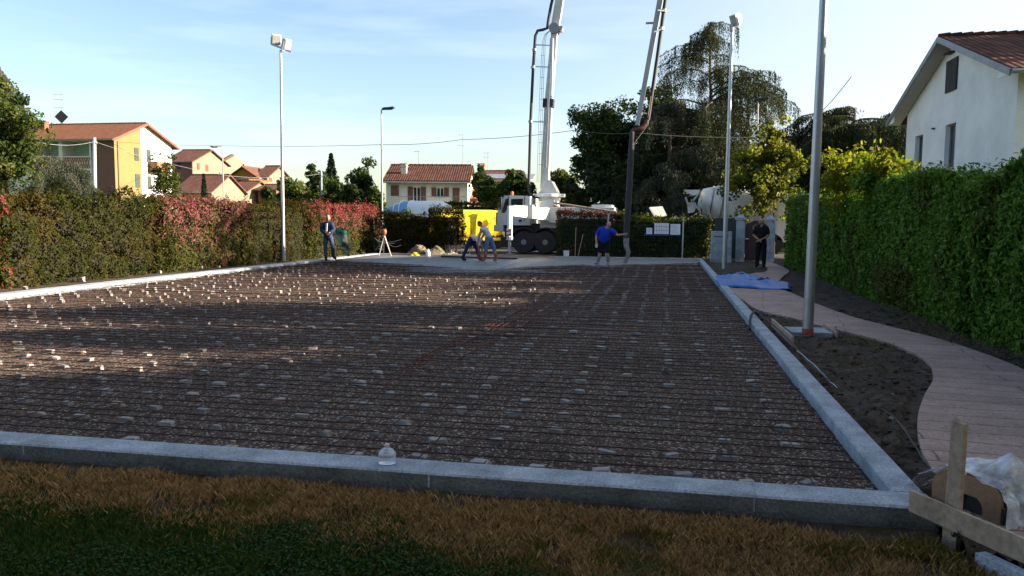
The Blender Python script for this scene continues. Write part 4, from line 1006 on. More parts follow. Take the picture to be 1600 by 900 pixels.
# ================================================================ hedges (left side)
hb = [G(-60, 463, -.1), G(0, 452, -.1), G(443, 404, -.1), G(570, 396, -.1)]
fL = lambda px, py: G(px, py, -.1)
def hx_line(Y):   # front line of the left hedge
    a, b = fL(0, 452), fL(545, 399.0); return a[0]+(b[0]-a[0])*(Y-a[1])/(b[1]-a[1])
def hedge_pt(px):
    best = None
    for Y in np.arange(4, 60, .05):
        X = hx_line(Y); v = np.array([X, Y, -.1])-CAM; q = 800+F*(v@rgt)/(v@fwd)
        if best is None or abs(q-px) < best[0]: best = (abs(q-px), X, Y)
    return best[1], best[2]
ztop = 2.15
def rp_top(lo, k): return lambda P, h: np.clip((h-lo)*k, .03, .95)
segs = [(-260, 8, 'photinia_hedge', 'scarlet tipped photinia hedge at the far left edge of the photo', [l_phg, l_con], [l_phr2, l_phr], lambda P, h: np.clip((h-.3)*1.2+.1, .1, .8), 2.1),
        (8, 262, 'yew_hedge', 'dark olive clipped hedge in the left foreground, longest stretch', [l_con, l_con, l_con2], None, None, 2.2),
        (262, 392, 'photinia_hedge', 'pink tipped photinia hedge between two dark olive stretches', [l_phg], [l_phr], lambda P, h: np.clip((h-.35)*.95+.15, .08, .7), 2.15),
        (392, 492, 'yew_hedge', 'dark olive clipped hedge right behind the left floodlight mast', [l_con, l_con, l_con2], None, None, 2.1),
        (492, 588, 'photinia_hedge', 'red topped photinia hedge behind the man with the green tarp', [l_phg], [l_phr, l_phr2], lambda P, h: np.clip((h-.45)*1.5+.10, .05, .8), 2.2)]
for k, (a, b, nm, lb, lf_, rm_, rpp, H) in enumerate(segs):
    pa, pb = hedge_pt(a-(7 if a > 20 else 0)) if a > -100 else (hx_line(7.5), 7.5), hedge_pt(b+7)
    con = nm[0] == 'y'
    hedge(nm, pa, pb, 1.3, -.12, H, lb, 'hedge', lf_, m_core, dens=900 if k < 3 else 700, size=.08 if con else .085, puff=.52 if con else .34, ps=1.9 if con else 2.4, redmats=rm_, redp=rpp, side=1, seed=k, aspect=.45 if con else .5, lump=.10)
# back hedges (across the far end)
YH = YF+2.0
def xb(px, Y=None): return fx(px, Y or YH)
hedge('yew_hedge', (xb(592), YH), (xb(690), YH), 1.2, -.12, fz(640, 333, YH), 'dark hedge behind the surveying tripod', 'hedge', [l_con, l_con2], m_core, dens=650, size=.09, puff=.3, side=1, seed=11, redmats=[l_phg], redp=lambda P, h: np.clip(h-.9, 0, .1), lump=.35)
hedge('yew_hedge', (xb(672), YH-.2), (xb(722), YH+.2), 1.2, .35, fz(700, 331, YH), 'ragged olive bush with bare stems in front of the yellow tank', 'hedge', [l_con, l_con2], m_core, dens=600, size=.09, puff=.35, side=1, seed=12, lump=.5)
rs = np.random.RandomState(2); mb = MB()
for k in range(34):
    x_ = xb(672)+rs.rand()*(xb(734)-xb(672)); mb.tube([(x_, YH+rs.rand()*.6, -.1), (x_+rs.normal()*.15, YH+.2+rs.rand()*.4, .6), (x_+rs.normal()*.25, YH+.3, 1.2)], [.022, .016, .008], 5)
tag(mb.build('bare_stems', m_wood), 'bare tan stems at the foot of the ragged olive bush', 'stems')
hedge('mixed_hedge', (xb(868), YH+.3), (xb(962), YH+.3), 1.1, -.12, fz(900, 333, YH), 'green hedge with reddish top behind the man in blue', 'hedge', [l_dk, l_con], m_core, dens=600, size=.09, puff=.2, side=1, seed=13, redmats=[l_phr], redp=lambda P, h: np.clip((h-.8)*2.2, 0, .5), lump=.2)
hedge('mixed_hedge', (xb(962), YH+.5), (xb(1112), YH+.5), 1.1, -.12, fz(1000, 338, YH), 'dark hedge behind the site notices', 'hedge', [l_dk, l_con], m_core, dens=560, size=.10, puff=.25, side=1, seed=14, redmats=[l_map], redp=lambda P, h: np.clip((h-.8)*2.5-.3*np.abs(P[:, 0]-xb(1008))*.4, 0, .5), lump=.3)
# low clipped hedge beyond the road
hedge('low_hedge', (fx(690, 58), 58), (fx(775, 58), 58), 1.0, -.1, fz(740, 317, 58), 'clipped green hedge beyond the yellow tank', 'hedge', [l_mid, l_lt], m_core, dens=130, size=.16, side=1, seed=15)
# roadside verge
vg = MB().add([(-90, 47.2, -.07), (30, 47.2, -.07), (30, 64, -.07), (-90, 64, -.07)], [(0, 1, 2, 3)]).build('grass_verge', M('verge_grass', (.12, .19, .03), .95, .3, 2, .6, 20, fine=.3)); tag(vg, kind='structure')

# right laurel hedge
a_, b_ = G(1600, 562, -.08), G(1225, 416, -.08)
d_ = (b_-a_)[:2]/np.linalg.norm((b_-a_)[:2]); s0 = a_[:2]-d_*5.5
zt = 2.45
Lh = np.linalg.norm((b_-a_)[:2])
mid = a_[:2]+d_*(Lh*.62)
hedge('laurel_hedge', s0, a_[:2]+d_*Lh*.42, 1.3, -.1, 2.50, 'tall dark green laurel hedge along the winding path, nearest stretch', 'hedge', [l_lau, l_lau, l_lau, l_lauy], m_core, dens=1500, size=.098, puff=.2, ps=1.6, side=-1, seed=21, aspect=.42, lump=.30)
hedge('laurel_hedge', a_[:2]+d_*Lh*.42, a_[:2]+d_*Lh, 1.2, -.1, 2.2, 'further stretch of laurel hedge running up to the gate pillar', 'hedge', [l_lau, l_lau, l_lauy], m_core, dens=1100, size=.10, puff=.2, ps=1.6, side=-1, seed=22, aspect=.42, lump=.32)
for k, (px, py, Y_, rr_, lb) in enumerate(((1322, 285, 22.5, (1.0, 1.5, .95), 'bright yellow green shrub catching the sun above the laurel hedge, left of two'), (1388, 278, 19.5, (.75, 1.0, .62), 'bright yellow green shrub catching the sun by the white house corner'))):
    c = D(px, py, Y_); broadleaf('laurel_shrub', (c[0]+.2, c[1], -.1), 0, c, rr_, lb, 'shrub', [l_laul, l_laul, l_lau], m_bark, ncl=26, per=130, size=.13, seed=60+k, trunk_r=.05, shell=.4, cr=.4)

# ================================================================ trees
def T(px, py_top, Y): q = D(px, py_top, Y); return q
def tree_px(px, ptop, pbot, wpx, Y, label, leafs, bark, **kw):
    top = D(px, ptop, Y); bot = D(px, pbot, Y); wr = wpx/2*np.linalg.norm(top-CAM)/F
    rz = (top[2]-bot[2])/2; c = np.array([top[0], Y, (top[2]+bot[2])/2])
    return broadleaf('tree', (top[0], Y, -.2), 0, c, (wr, wr*.9, rz), label, 'tree', leafs, bark, **kw)
# left edge
tree_px(-8, 112, 308, 92, 27, 'tall leafy tree cut off by the left edge of the photo', [l_mid, l_lt, l_dk], m_bark, ncl=90, per=260, size=.14, seed=1, trunk_r=.16)
q = D(78, 300, 42); cedar('cedar_tree', (q[0], q[1], -.2), 5.2, 3.4, 'grey green weeping cedar in front of the balconies', [l_cedb, l_ced], m_bark, seed=3, nb=40, zlo=.25, hang=.8, dens=1.0, trunk_r=.12, size=.16, topfrac=.55)
q = D(10, 300, 40); cedar('cedar_tree', (q[0], q[1], -.2), fz(10, 104, 40)+.2, 2.6, 'blue grey cedar top behind the leftmost leafy tree', [l_cedb], m_bark, seed=5, nb=34, zlo=.45, hang=.8, trunk_r=.15, size=.16)
# thin tree between the houses
tree_px(256, 228, 335, 46, 46, 'slender light green tree in front of the yellow gable', [l_lt, l_mid], m_bark, ncl=44, per=90, size=.15, seed=4, trunk_r=.07, shell=.3, cr=.24)
q = D(319, 300, 62); fir('cypress', (q[0], q[1], -.2), fz(319, 271, 62)+.2, .75, 'small pointed dark cypress before the low brown roof', l_fir, m_bark, seed=2, n=3000, size=.16)
# middle row
for k, a in enumerate((
    (455, 268, 345, 56, 66, 'round bright green tree right of the yellow houses', [l_lt, l_mid]),
    (417, 285, 345, 22, 60, 'narrow dark bush under the yellow house', [l_dk]),
    (497, 251, 345, 44, 74, 'tall olive tree left of the pointed fir', [l_mid, l_dk]),
    (528, 278, 345, 52, 66, 'spreading dark tree below the pointed fir', [l_dk, l_mid]),
    (567, 262, 345, 46, 70, 'dark green tree left of the long white house', [l_dk, l_dk, l_mid]),
    (548, 284, 345, 40, 60, 'low dark tree tucked before the dark green one', [l_dk]),
    (588, 290, 345, 24, 60, 'small olive bush at the corner of the long white house', [l_mid, l_lt]),
    (800, 272, 325, 58, 62, 'broad olive tree above the truck cab', [l_mid, l_dk]),
    (768, 278, 325, 46, 64, 'olive tree before the distant grey panelled roof', [l_mid, l_dk]),
    (750, 262, 310, 20, 70, 'dark slim tree beside the distant chimney', [l_dk]),
    (880, 262, 340, 44, 62, 'sunlit light green tree just right of the boom', [l_lt, l_mid]),
    (903, 285, 325, 50, 54, 'dark tree at the left foot of the tall dark trees', [l_dk]))):
    tree_px(a[0], a[1], a[2], a[3], a[4], a[5], a[6], m_bark, ncl=42, per=130, size=.30, seed=20+k, trunk_r=.14, cr=.32)
q = D(518, 300, 78); fir('fir_tree', (q[0], q[1], -.2), fz(518, 240, 78)+.2, 2.3, 'pointed dark fir rising above the middle trees', l_fir, m_bark, seed=9, n=6500, size=.3)
q = D(728, 300, 75); fir('fir_tree', (q[0], q[1], -.2), fz(724, 281, 75)+.2, 1.5, 'tiny dark treetop right of the long white house', l_fir, m_bark, seed=10, n=1800, size=.3)
# big dark trees behind the man in blue
tree_px(956, 118, 345, 124, 58, 'tall dark broadleaf tree, leftmost of the big group behind the hoses', [l_dk, l_dk, l_mid], m_bark, ncl=120, per=260, size=.24, seed=40, trunk_r=.3, cr=.22, shell=.45)
tree_px(1040, 112, 345, 90, 60, 'tall dark broadleaf tree right behind the hanging hose', [l_dk, l_dk, l_mid], m_bark, ncl=100, per=230, size=.24, seed=41, trunk_r=.3, cr=.22, shell=.45)
q = D(1112, 300, 56)
cedar('cedar_tree', (q[0], q[1], -.2), fz(1108, 34, 56)+.2, 6.0, 'tallest weeping cedar with an open crown against the sky', [l_ced, l_ced, l_cedg], m_bark, seed=6, nb=54, zlo=.30, hang=1.5, dens=.9, trunk_r=.19, size=.2, topfrac=.26, lean=(-.5, 0))
q = D(1045, 300, 54)
cedar('cedar_tree', (q[0], q[1], -.2), fz(1050, 160, 54)+.2, 4.2, 'blue green cedar with low sweeping limbs over the hedge', [l_ced, l_cedb], m_bark, seed=7, nb=46, zlo=.08, hang=.9, dens=.8, trunk_r=.25, size=.24, topfrac=.5)
q = D(1165, 300, 58)
cedar('cedar_tree', (q[0], q[1], -.2), fz(1168, 112, 58)+.2, 4.9, 'drooping cedar right of the tallest one, behind the right floodlight mast', [l_ced, l_cedg], m_bark, seed=8, nb=36, zlo=.15, hang=1.0, dens=.55, trunk_r=.25, size=.25, topfrac=.35)
tree_px(1105, 185, 340, 90, 60, 'dark tree filling the gap under the tallest cedar', [l_dk, l_dk], m_bark, ncl=80, per=200, size=.26, seed=42, trunk_r=.25, cr=.25)
tree_px(1200, 235, 345, 80, 61, 'dark tree behind the yellow leaved maple', [l_dk, l_dk, l_mid], m_bark, ncl=60, per=190, size=.26, seed=43, trunk_r=.2, cr=.28)
tree_px(985, 240, 350, 130, 55, 'dark low tree behind the hedge and the man in blue', [l_dk, l_ced], m_bark, ncl=80, per=200, size=.24, seed=44, trunk_r=.2, cr=.28)
# flat dark cedar at right
for k, (px, pt, Y_, sp, lb) in enumerate(((1330, 168, 49, 4.8, 'flat topped dark cedar left of the white gable'), (1400, 178, 52, 4.2, 'dark cedar pressed against the white gable corner'))):
    q = D(px, 300, Y_); cedar('cedar_tree', (q[0], q[1], -.2), fz(px, pt, Y_)+.2, sp, lb, [l_ced, l_dk], m_bark, seed=12+k, nb=52, zlo=.35, hang=.7, dens=1.15, trunk_r=.25, size=.22, topfrac=.7, flat=True)
tree_px(1325, 210, 340, 110, 51, 'dark tree under the flat topped cedar', [l_dk], m_bark, ncl=60, per=190, size=.24, seed=45, trunk_r=.2, cr=.3)
# maple beside the gate
c = D(1196, 276, 41.8); tr_ = broadleaf('maple_tree', (c[0]-.1, 41.8, -.15), 0, c+np.array([0, 0, .1]), (2.3, 1.7, 2.8), 'young maple with yellow green leaves beside the brown gate', 'tree', [l_map, l_map, l_lt], m_bark, ncl=84, per=95, size=.17, seed=50, trunk_r=.10, shell=.25, cr=.2, aspect=.9)
c = D(1207, 215, 42); broadleaf('maple_tree', (c[0]+.3, 42.4, -.15), 0, c, (.65, .6, 1.0), 'slim upper leader of orange tinged maple leaves behind the young maple', 'tree', [l_map], m_bark, ncl=18, per=60, size=.15, seed=51, trunk_r=.05, shell=.2, cr=.35, aspect=.9)

# trees standing outside the frame to the right; their shade falls on the slab
def offtree(x, y, top, bot, r_, seed, label, ncl=70, per=200, size=.24):
    c = np.array([x, y, (top+bot)/2]); broadleaf('tree', (x, y, -.2), 0, c, (r_, r_, (top-bot)/2), label, 'tree', [l_dk, l_mid], m_bark, ncl=ncl, per=per, size=size, seed=seed, trunk_r=.22, cr=.30, shell=.4)
offtree(12.2, 17.0, 9.2, 1.2, 1.9, 71, 'garden tree beside the white house, outside the right edge')
offtree(12.6, 14.0, 8.6, 1.0, 1.9, 72, 'garden tree further from the white house, outside the right edge')
offtree(11.0, 10.0, 7.6, 1.0, 2.0, 73, 'middle garden tree behind the near laurel hedge, outside the right edge')
offtree(12.5, 6.8, 9.5, .5, 2.4, 74, 'broad garden tree behind the near laurel hedge, outside the right edge')
offtree(11.5, 3.4, 9.0, .5, 2.4, 75, 'garden tree level with the camera, outside the right edge')
offtree(14.2, 8.4, 10.4, .5, 1.9, 77, 'tall slim garden tree behind the others, outside the right edge')
offtree(10.0, .2, 8.0, .5, 2.3, 76, 'garden tree right behind the camera position')

# unseen trees added behind the camera to shut out part of the sky
for k, (x, y, r_) in enumerate(((-16, -9, 3.2), (-8, -11, 3.4), (0, -10, 3.4), (7, -7, 3.0))):
    offtree(x, y, 13.5+k*.4, .4, r_*1.35, 80+k, ('unseen tree added behind the camera to cut sky light, furthest left', 'unseen tree added behind the camera to cut sky light, second from the left', 'unseen tree added straight behind the camera to cut sky light', 'unseen tree added behind the camera on the right to cut sky light')[k], ncl=90, per=150, size=.42)

offtree(27, 33.5, 16.5, 1.5, 4.6, 90, 'tall unseen tree added beyond the white house to shade its roof', ncl=90, per=160, size=.4)  # added out of view so that the white house roof falls in shade
# ================================================================ masts, lamps, wires
def mast(base, top, r0, r1, label, name='floodlight_mast', cat='floodlight mast', plate=True, mat=None):
    base = np.array(base, float); top = np.array(top, float); root = empty(name, base, label, cat)
    mb = MB(); k = 10; mb.tube([base+(top-base)*i/k for i in range(k+1)], [r0+(r1-r0)*i/k for i in range(k+1)], 20); mb.build('pole', mat or m_galv, root, smooth=True)
    return root
def floodlamp(root, c, d, up_=(0, 0, 1), w_=.42, h_=.42, dep=.16):
    """floodlight: finned housing, glass front facing d"""
    d = Vector(d).normalized(); s = d.cross(Vector(up_)).normalized(); u = s.cross(d); mt = Matrix((s, d, u)).transposed().to_4x4(); mt.translation = Vector(tuple(map(float, c)))
    mb = MB(); mb.box((0, -dep*.5, 0), (w_, dep, h_), bev=.02)
    for i in range(6): mb.box((-w_*.4+i*w_*.16, -dep*1.15, 0), (.015, dep*.5, h_*.8))
    mb.box((-w_*.55, -dep*.4, -h_*.15), (.03, .05, h_*.7)); mb.box((w_*.55, -dep*.4, -h_*.15), (.03, .05, h_*.7)); mb.box((0, -dep*.4, -h_*.55), (w_*1.15, .05, .03))
    mb.xform(mt); h = mb.build('lamp_housing', m_dirtyw, root)
    g_ = MB(); g_.box((0, .006, 0), (w_*.86, .012, h_*.86)); g_.xform(mt); g_.build('lamp_glass', M('lamp_glass', (.35, .38, .36), .2, .1, 5), h)
# left floodlight
b = G(443, 408, -.05); tY = b[1]
top = D(438.5, 78, tY); r = mast(b, top, .075, .045, 'slim floodlight mast with two lamps on a crossbar before the left hedge')
mb = MB(); A = D(424, 69, tY-.1); B = D(455, 81, tY+.1); mb.beam(A, B, .10, .06); mb.build('crossbar', m_galv, r)
floodlamp(r, D(432, 62, tY), (.55, -.75, -.35), w_=.34, h_=.36); floodlamp(r, D(450, 70, tY), (.85, -.35, -.30), w_=.30, h_=.40)
# middle right floodlight
b = G(1131.5, 420, -.05); tY = b[1]; top = D(1144, 44, tY); r = mast(b, top, .085, .05, 'floodlight mast with one boxy lamp head beside the brown gate')
floodlamp(r, D(1145.5, 32, tY), (-.7, -.55, -.35), w_=.30, h_=.36, dep=.2)
mb = MB(); mb.tube([D(1144, 50, tY), D(1142.5, 38, tY)], .07, 8); mb.build('lamp_bracket', m_steel, r)
# near mast
b = G(1262, 521, -.0); d0 = D(1287, 0, b[1]-.05)
top = b+(d0-b)*1.28; r = mast(b, top, .078, .052, 'thick galvanised mast standing in a square concrete plinth near the path')
mb = MB(); mb.tube([b-(0, 0, .02), b+(0, 0, .075)], .083, 20); mb.build('red_collar', M('orange_collar', (.38, .07, .04), .7, .3, 12), r)
floodlamp(r, top+np.array([0, 0, .15]), (-.7, -.55, -.35))
# plinth
q = G(1262, 517, -.03); yaw_ = .05
mb = MB(); mb.box((q[0], q[1], -.06), (.60, .62, .10), (0, 0, yaw_), bev=.01); pl = mb.build('mast_plinth', m_conc); tag(pl, 'square concrete plinth around the foot of the near galvanised mast', 'plinth')
def board(px0, py0, px1, py1, z, h, label, th=.03, name='timber_board'):
    a, b2 = G(px0, py0, z), G(px1, py1, z); mb = MB(); mb.beam(a+(0, 0, h/2), b2+(0, 0, h/2), th, h); return tag(mb.build(name, m_wood), label, 'board')
board(1206, 510, 1238, 540, -.06, .13, 'short upright plank along the kerb side of the mast plinth')
board(1287, 513, 1308, 527, -.06, .08, 'short plank on the path side of the mast plinth')
# street lamps
def street_lamp(pb, ptop, Y, label, arm, r=.07):
    x, pyb = pb; b = np.array([float(D(x, pyb, Y)[0]), Y, -.2]); t = D(ptop[0], ptop[1], Y); root = mast(b, t, r, r*.55, label, 'street_lamp', 'street lamp', mat=m_steel)
    mb = MB(); e = t+np.array(arm); mb.tube([t, t+np.array(arm)*.5+(0, 0, .12), e+(0, 0, .1)], [.04, .035, .03], 6); mb.build('arm', m_steel, root)
    l = MB(); c = e+np.array([arm[0]*.25, 0, .05]); l.box(c, (.75, .28, .12), (0, -.1*np.sign(arm[0]), 0), bev=.03); l.box(c-(0, 0, .07), (.5, .2, .04)); l.build('lamp_head', m_dark, root)
street_lamp((597, 330), (596, 172), 47, 'street lamp with a dark flat head left of the long white house', (.35, 0, .05))
street_lamp((349, 300), (347.5, 230), 80, 'distant street lamp before the twin cream gables', (-.8, 0, 0), .09)
street_lamp((1184, 300), (1184.5, 156), 46, 'slim street lamp with a round head among the cedars', (.15, 0, 0), .05)
# utility poles
def upole(px, pt, pb, Y, r, label):
    b = np.array([fx(px, Y), Y, -.2]); t = D(px, pt, Y); root = empty('utility_pole', b, label, 'utility pole')
    mb = MB(); mb.tube([b, t], [r*1.3, r], 12); mb.build('pole', m_conc, root, smooth=True); c = MB(); c.box(t-(0, 0, .45), (r*3.4, .06, .06))
    for s in (-1, 1): c.tube([t+(s*r*1.5, 0, -.42), t+(s*r*1.5, 0, -.3)], .03, 8)
    c.build('insulator_bar', m_steel, root); return t
t1 = upole(147, 215, 300, 55, .14, 'pale concrete pole in front of the orange roofed apartment house')
t2 = upole(502, 268, 318, 68, .085, 'grey concrete pole between the middle trees')
upole(545, 279, 320, 64, .06, 'thin pole before the dark middle trees')
def cable(name, pts, r, label, sag=0.0, mat=None, sub=10):
    P = []
    for i in range(len(pts)-1):
        a, b2 = np.array(pts[i], float), np.array(pts[i+1], float)
        for k in range(sub+(i == len(pts)-2)): t = k/sub; P.append(a+(b2-a)*t-np.array([0, 0, sag*4*t*(1-t)]))
    mb = MB(); mb.tube(P, r, 5); return tag(mb.build(name, mat or m_dark), label, 'cable')
cable('overhead_cable', [D(187, 222, 72), D(347, 227.5, 80), D(596, 226, 47.5), D(722, 218, 46), D(897, 203.5, 44), D(1000, 208, 43), D(1186, 214, 46)], .016, 'long thin dark cable crossing the sky from the yellow gable to the cedars', .1)
cable('overhead_cable', [t1-(0, 0, .3), D(360, 275, 62), t2-(0, 0, .2)], .012, 'pale cable from the pale concrete pole to the pole in the middle trees', .25, m_conc)
cable('overhead_cable', [t1-(0, 0, .3), D(60, 222, 50), D(-30, 220, 47)], .012, 'pale cable leaving the pale concrete pole towards the left edge', .25, m_conc)
cable('overhead_cable', [D(1200, 242, 44), D(1258, 196, 38), D(1330, 120, 30)], .014, 'dark wire slanting up behind the near galvanised mast', .15)

# ================================================================ concrete pump truck
YT = 39.0
def tx(px, Y=YT): return fx(px, Y, 340)
def tz(py, Y=YT, px=820): return fz(px, py, Y)
root = empty('pump_truck', (tx(840), YT+1.25, -.08), 'white concrete pump truck with its boom raised, parked on the road', 'pump truck')
zg = -.08
def wheel(root, c, r, wd, name='wheel', rimmat=None, n=28):
    prof = [(r*.62, -wd*.5), (r*.93, -wd*.5), (r, -wd*.36), (r, wd*.36), (r*.93, wd*.5), (r*.62, wd*.5)]
    mb = MB(); mb.lathe(prof, c, n, 1); w_ = mb.build('wheel', m_black, root, smooth=True)
    mb = MB(); mb.lathe([(r*.60, -wd*.46), (r*.56, -wd*.30), (r*.30, -wd*.28), (r*.24, -wd*.50), (.01, -wd*.52)], c, 20, 1); mb.build('rim', rimmat or m_steel, w_, smooth=True)
    return w_
xf, xr_ = tx(783), tx(828)
# cab side profile (x,z)
prof = [(tx(786), tz(352)), (tx(776.5), tz(352)), (tx(777), tz(331)), (tx(786), tz(309)), (tx(789), tz(306)), (tx(800), tz(305)), (tx(828), tz(306.5)), (tx(828), tz(352))]
mb = MB(); mb.prism(prof[::-1], 1, YT, YT+2.45); cab = mb.build('cab', m_dirtyw, root)
cabr = MB(); cabr.prism([(tx(781), tz(312)), (tx(778), tz(312.5)), (tx(777.5), tz(309)), (tx(786), tz(305)), (tx(789), tz(306.5))], 1, YT+.1, YT+2.35); cabr.build('sun_visor', m_dark, cab)
q = MB(); q.prism([(tx(788.5), tz(333)), (tx(783.5), tz(333)), (tx(790), tz(310.5)), (tx(794), tz(310.5)), (tx(794), tz(325))], 1, YT-.012, YT-.002); q.build('front_quarter_window', m_glass, cab)
q = MB(); q.prism([(tx(798.5), tz(326)), (tx(798.5), tz(311)), (tx(817), tz(310.5)), (tx(816), tz(325))], 1, YT-.014, YT-.002); q.build('side_window', m_glass, cab)
q = MB(); a, b2 = (tx(777.2)-.012, tz(330.5)), (tx(785.6)-.012, tz(309.5)); q.hexa([(a[0], YT+.15, a[1]), (a[0]+.02, YT+.15, a[1]), (a[0]+.02, YT+2.3, a[1]), (a[0], YT+2.3, a[1]), (b2[0], YT+.15, b2[1]), (b2[0]+.02, YT+.15, b2[1]), (b2[0]+.02, YT+2.3, b2[1]), (b2[0], YT+2.3, b2[1])]); q.build('windscreen', glassmat('pale_glass', (.16, .2, .22)), cab)
q = MB(); q.beam((tx(794.3), YT-.02, tz(307)), (tx(794.3), YT-.02, tz(351)), .03, .02); q.beam((tx(819.5), YT-.02, tz(307)), (tx(819.5), YT-.02, tz(346)), .03, .02); q.build('door_seam', m_dark, cab)
q = MB(); q.box((tx(783.5), YT-.16, tz(318)), (.10, .22, .62), bev=.02); q.beam((tx(784), YT-.1, tz(309)), (tx(784), YT-.2, tz(311)), .04, .04); q.build('wing_mirror', m_dark, cab)
q = MB(); q.box((tx(813), YT-.02, tz(345)), (.16, .04, .12)); q.box((tx(808), YT-.03, tz(334)), (.2, .04, .06)); q.build('door_handle', m_dark, cab)
q = MB(); q.box((tx(776)-.02, YT+1.2, tz(343)), (.08, 2.2, .7)); q.build('grille', m_dark, cab)
q = MB(); q.box((tx(779), YT+1.22, tz(357)), (.5, 2.5, .32), bev=.04); q.build('bumper', m_dirtyw, root)
for yy_ in (YT+.25, YT+2.2):
    q = MB(); q.box((tx(776.5)-.09, yy_, tz(355)), (.06, .34, .2), bev=.02); q.build('headlight', m_glass, root)
q = MB(); q.lathe([(.09, 0), (.09, .16), (.05, .2)], (tx(797), YT+.5, tz(305)), 12); q.build('beacon', m_orange, cab)
# red and white hazard plates
def hazard(name, parent, x0, x1, z0, z1, y, n=5):
    q = MB(); q.box(((x0+x1)/2, y, (z0+z1)/2), (x1-x0, .012, z1-z0)); o = q.build(name, m_white, parent)
    s = MB(); hgt = (z1-z0)/n
    for i in range(0, n, 2):
        za = z0+i*hgt; s.prism([(x0, za), (x1, za+hgt*.8), (x1, min(z1, za+hgt*1.6)), (x0, za+hgt*.8)], 1, y-.012, y-.0065)
    s.build('red_stripes', m_red, o)
hazard('hazard_plate', root, tx(794.5), tx(799.5), tz(339), tz(328), YT-.05)
# mudguard and wheels
def arch(cx, r, y0, y1, name='mudguard'):
    q = MB(); n = 10
    for i in range(n):
        a0, a1 = math.pi*(.02+.96*i/n), math.pi*(.02+.96*(i+1)/n)
        P = [(cx+r*math.cos(a), zg+.55+r*math.sin(a)) for a in (a0, a1)]+[(cx+(r+.05)*math.cos(a), zg+.55+(r+.05)*math.sin(a)) for a in (a1, a0)]
        q.prism(P, 1, y0, y1)
    q.build(name, m_dark, root)
wx1, wx2 = tx(818.5), tx(852); R_ = .56
for cx in (wx1, wx2, wx2+3.6, wx2+5.0):
    arch(cx, .70, YT-.02, YT+.45)
    wheel(root, (cx, YT+.17, zg+R_), R_, .32); wheel(root, (cx, YT+2.3, zg+R_), R_, .32)
q = MB(); q.box(((tx(786)+wx2+6.5)/2, YT+1.2, zg+1.1), (wx2+6.5-tx(786), 1.5, .75)); q.build('chassis', m_dark, root)
q = MB(); q.box((tx(796), YT+.22, zg+.55), (.9, .4, .5), bev=.03); q.build('side_box', m_dark, root)
q = MB(); q.box((tx(836), YT+.25, zg+.75), (.75, .5, .55), bev=.03); q.build('side_box', m_dark, root)
# turret / pedestal
xp = tx(853)
q = MB(); q.prism([(tx(842), tz(356)), (tx(842), tz(318)), (tx(846), tz(312)), (tx(864), tz(312)), (tx(872), tz(356))], 1, YT+.35, YT+2.1); ped = q.build('turret_pedestal', m_dirtyw, root)
q = MB(); q.lathe([(.55, 0), (.55, .18), (.78, .2), (.78, .34), (.5, .36)], (xp, YT+1.2, tz(313)), 24); q.build('slewing_ring', m_white, ped)
for k in range(8):
    pass
for s in (-.42, .34):
    q = MB(); q.prism([(tx(834), tz(306)), (tx(870), tz(306)), (tx(866), tz(297)), (tx(858), tz(282)), (tx(848), tz(278)), (tx(845), tz(290)), (tx(838), tz(300))], 1, YT+1.2+s, YT+1.2+s+.08); q.build('boom_bracket', m_dirtyw, root)
q = MB()
for k in range(7): q.box((tx(866+k*.9), YT+.3, tz(322+k*1.5)), (.16, .25, .12)); q.tube([(tx(866+k), YT+.2, tz(322)), (tx(869+k), YT+.1, tz(332)), (tx(865+k), YT+.2, tz(345))], .025, 5)
q.build('valve_block', m_orange, root)
q = MB(); q.box((tx(905), YT+1.2, zg+1.9), (3.4, 2.2, .8), bev=.05); q.build('rear_body', m_dirtyw, root)
q = MB(); q.box((tx(940), YT+1.2, zg+2.15), (1.0, 1.8, .55), bev=.05); q.build('hopper', m_white, root)
# boom : first section, knuckle, upper arms, folded round out of the frame, last section hanging down
yb0 = YT+1.2
P0 = D(851, 296, yb0); Pm = D(857.5, 158, yb0); K1 = D(867, 46, yb0); K1b = D(879, -18, yb0)
q = MB(); q.beam(P0, Pm, (.42, .40), (.40, .36), up=(1, 0, 0)); q.beam(Pm, K1, (.36, .34), (.36, .30), up=(1, 0, 0))
boom = q.build('boom_arm', m_dirtyw, root)
q = MB(); q.beam(D(856.7, 168, yb0), D(857.6, 155, yb0), (.5, .5), (.52, .52), up=(1, 0, 0)); q.build('boom_joint', m_dark, boom)
K2 = D(905, -190, yb0-1.0)
q = MB(); q.beam(K1, K2, (.34, .3), (.40, .34), up=(1, 0, 0)); q.build('boom_arm', m_dirtyw, root)
q = MB(); c = K1; q.lathe([(.1, -.34), (.26, -.34), (.26, .34), (.1, .34)], c, 16, 1); q.box(c+(.1, -.05, .05), (.62, .5, .22), (0, .3, 0)); q.build('boom_knuckle', m_steel, boom)
q = MB(); q.beam(D(852, 262, yb0-.34), D(861, 60, yb0-.30), .1, .1); q.tube([D(861.5, 150, yb0-.36), D(863.5, 60, yb0-.34)], .055, 8); q.build('hydraulic_ram', m_galv, boom)
K3 = D(1062, -165, 33.6); Pe = D(995.5, 196, 31.9)
q = MB(); q.beam(K2, K3, .3, .3, up=(1, 0, 0)); q.build('boom_arm', m_dirtyw, root)
q = MB(); q.beam(K3, Pe, (.26, .16), (.26, .16), up=(1, 0, 0)); la = q.build('boom_arm', M('grey_boom_paint', (.30, .32, .33), .5, .1, 2), root)
q = MB(); q.box(D(1017, 36, 32.65), (.40, .08, .07)); q.build('stop_bracket', m_steel, la)
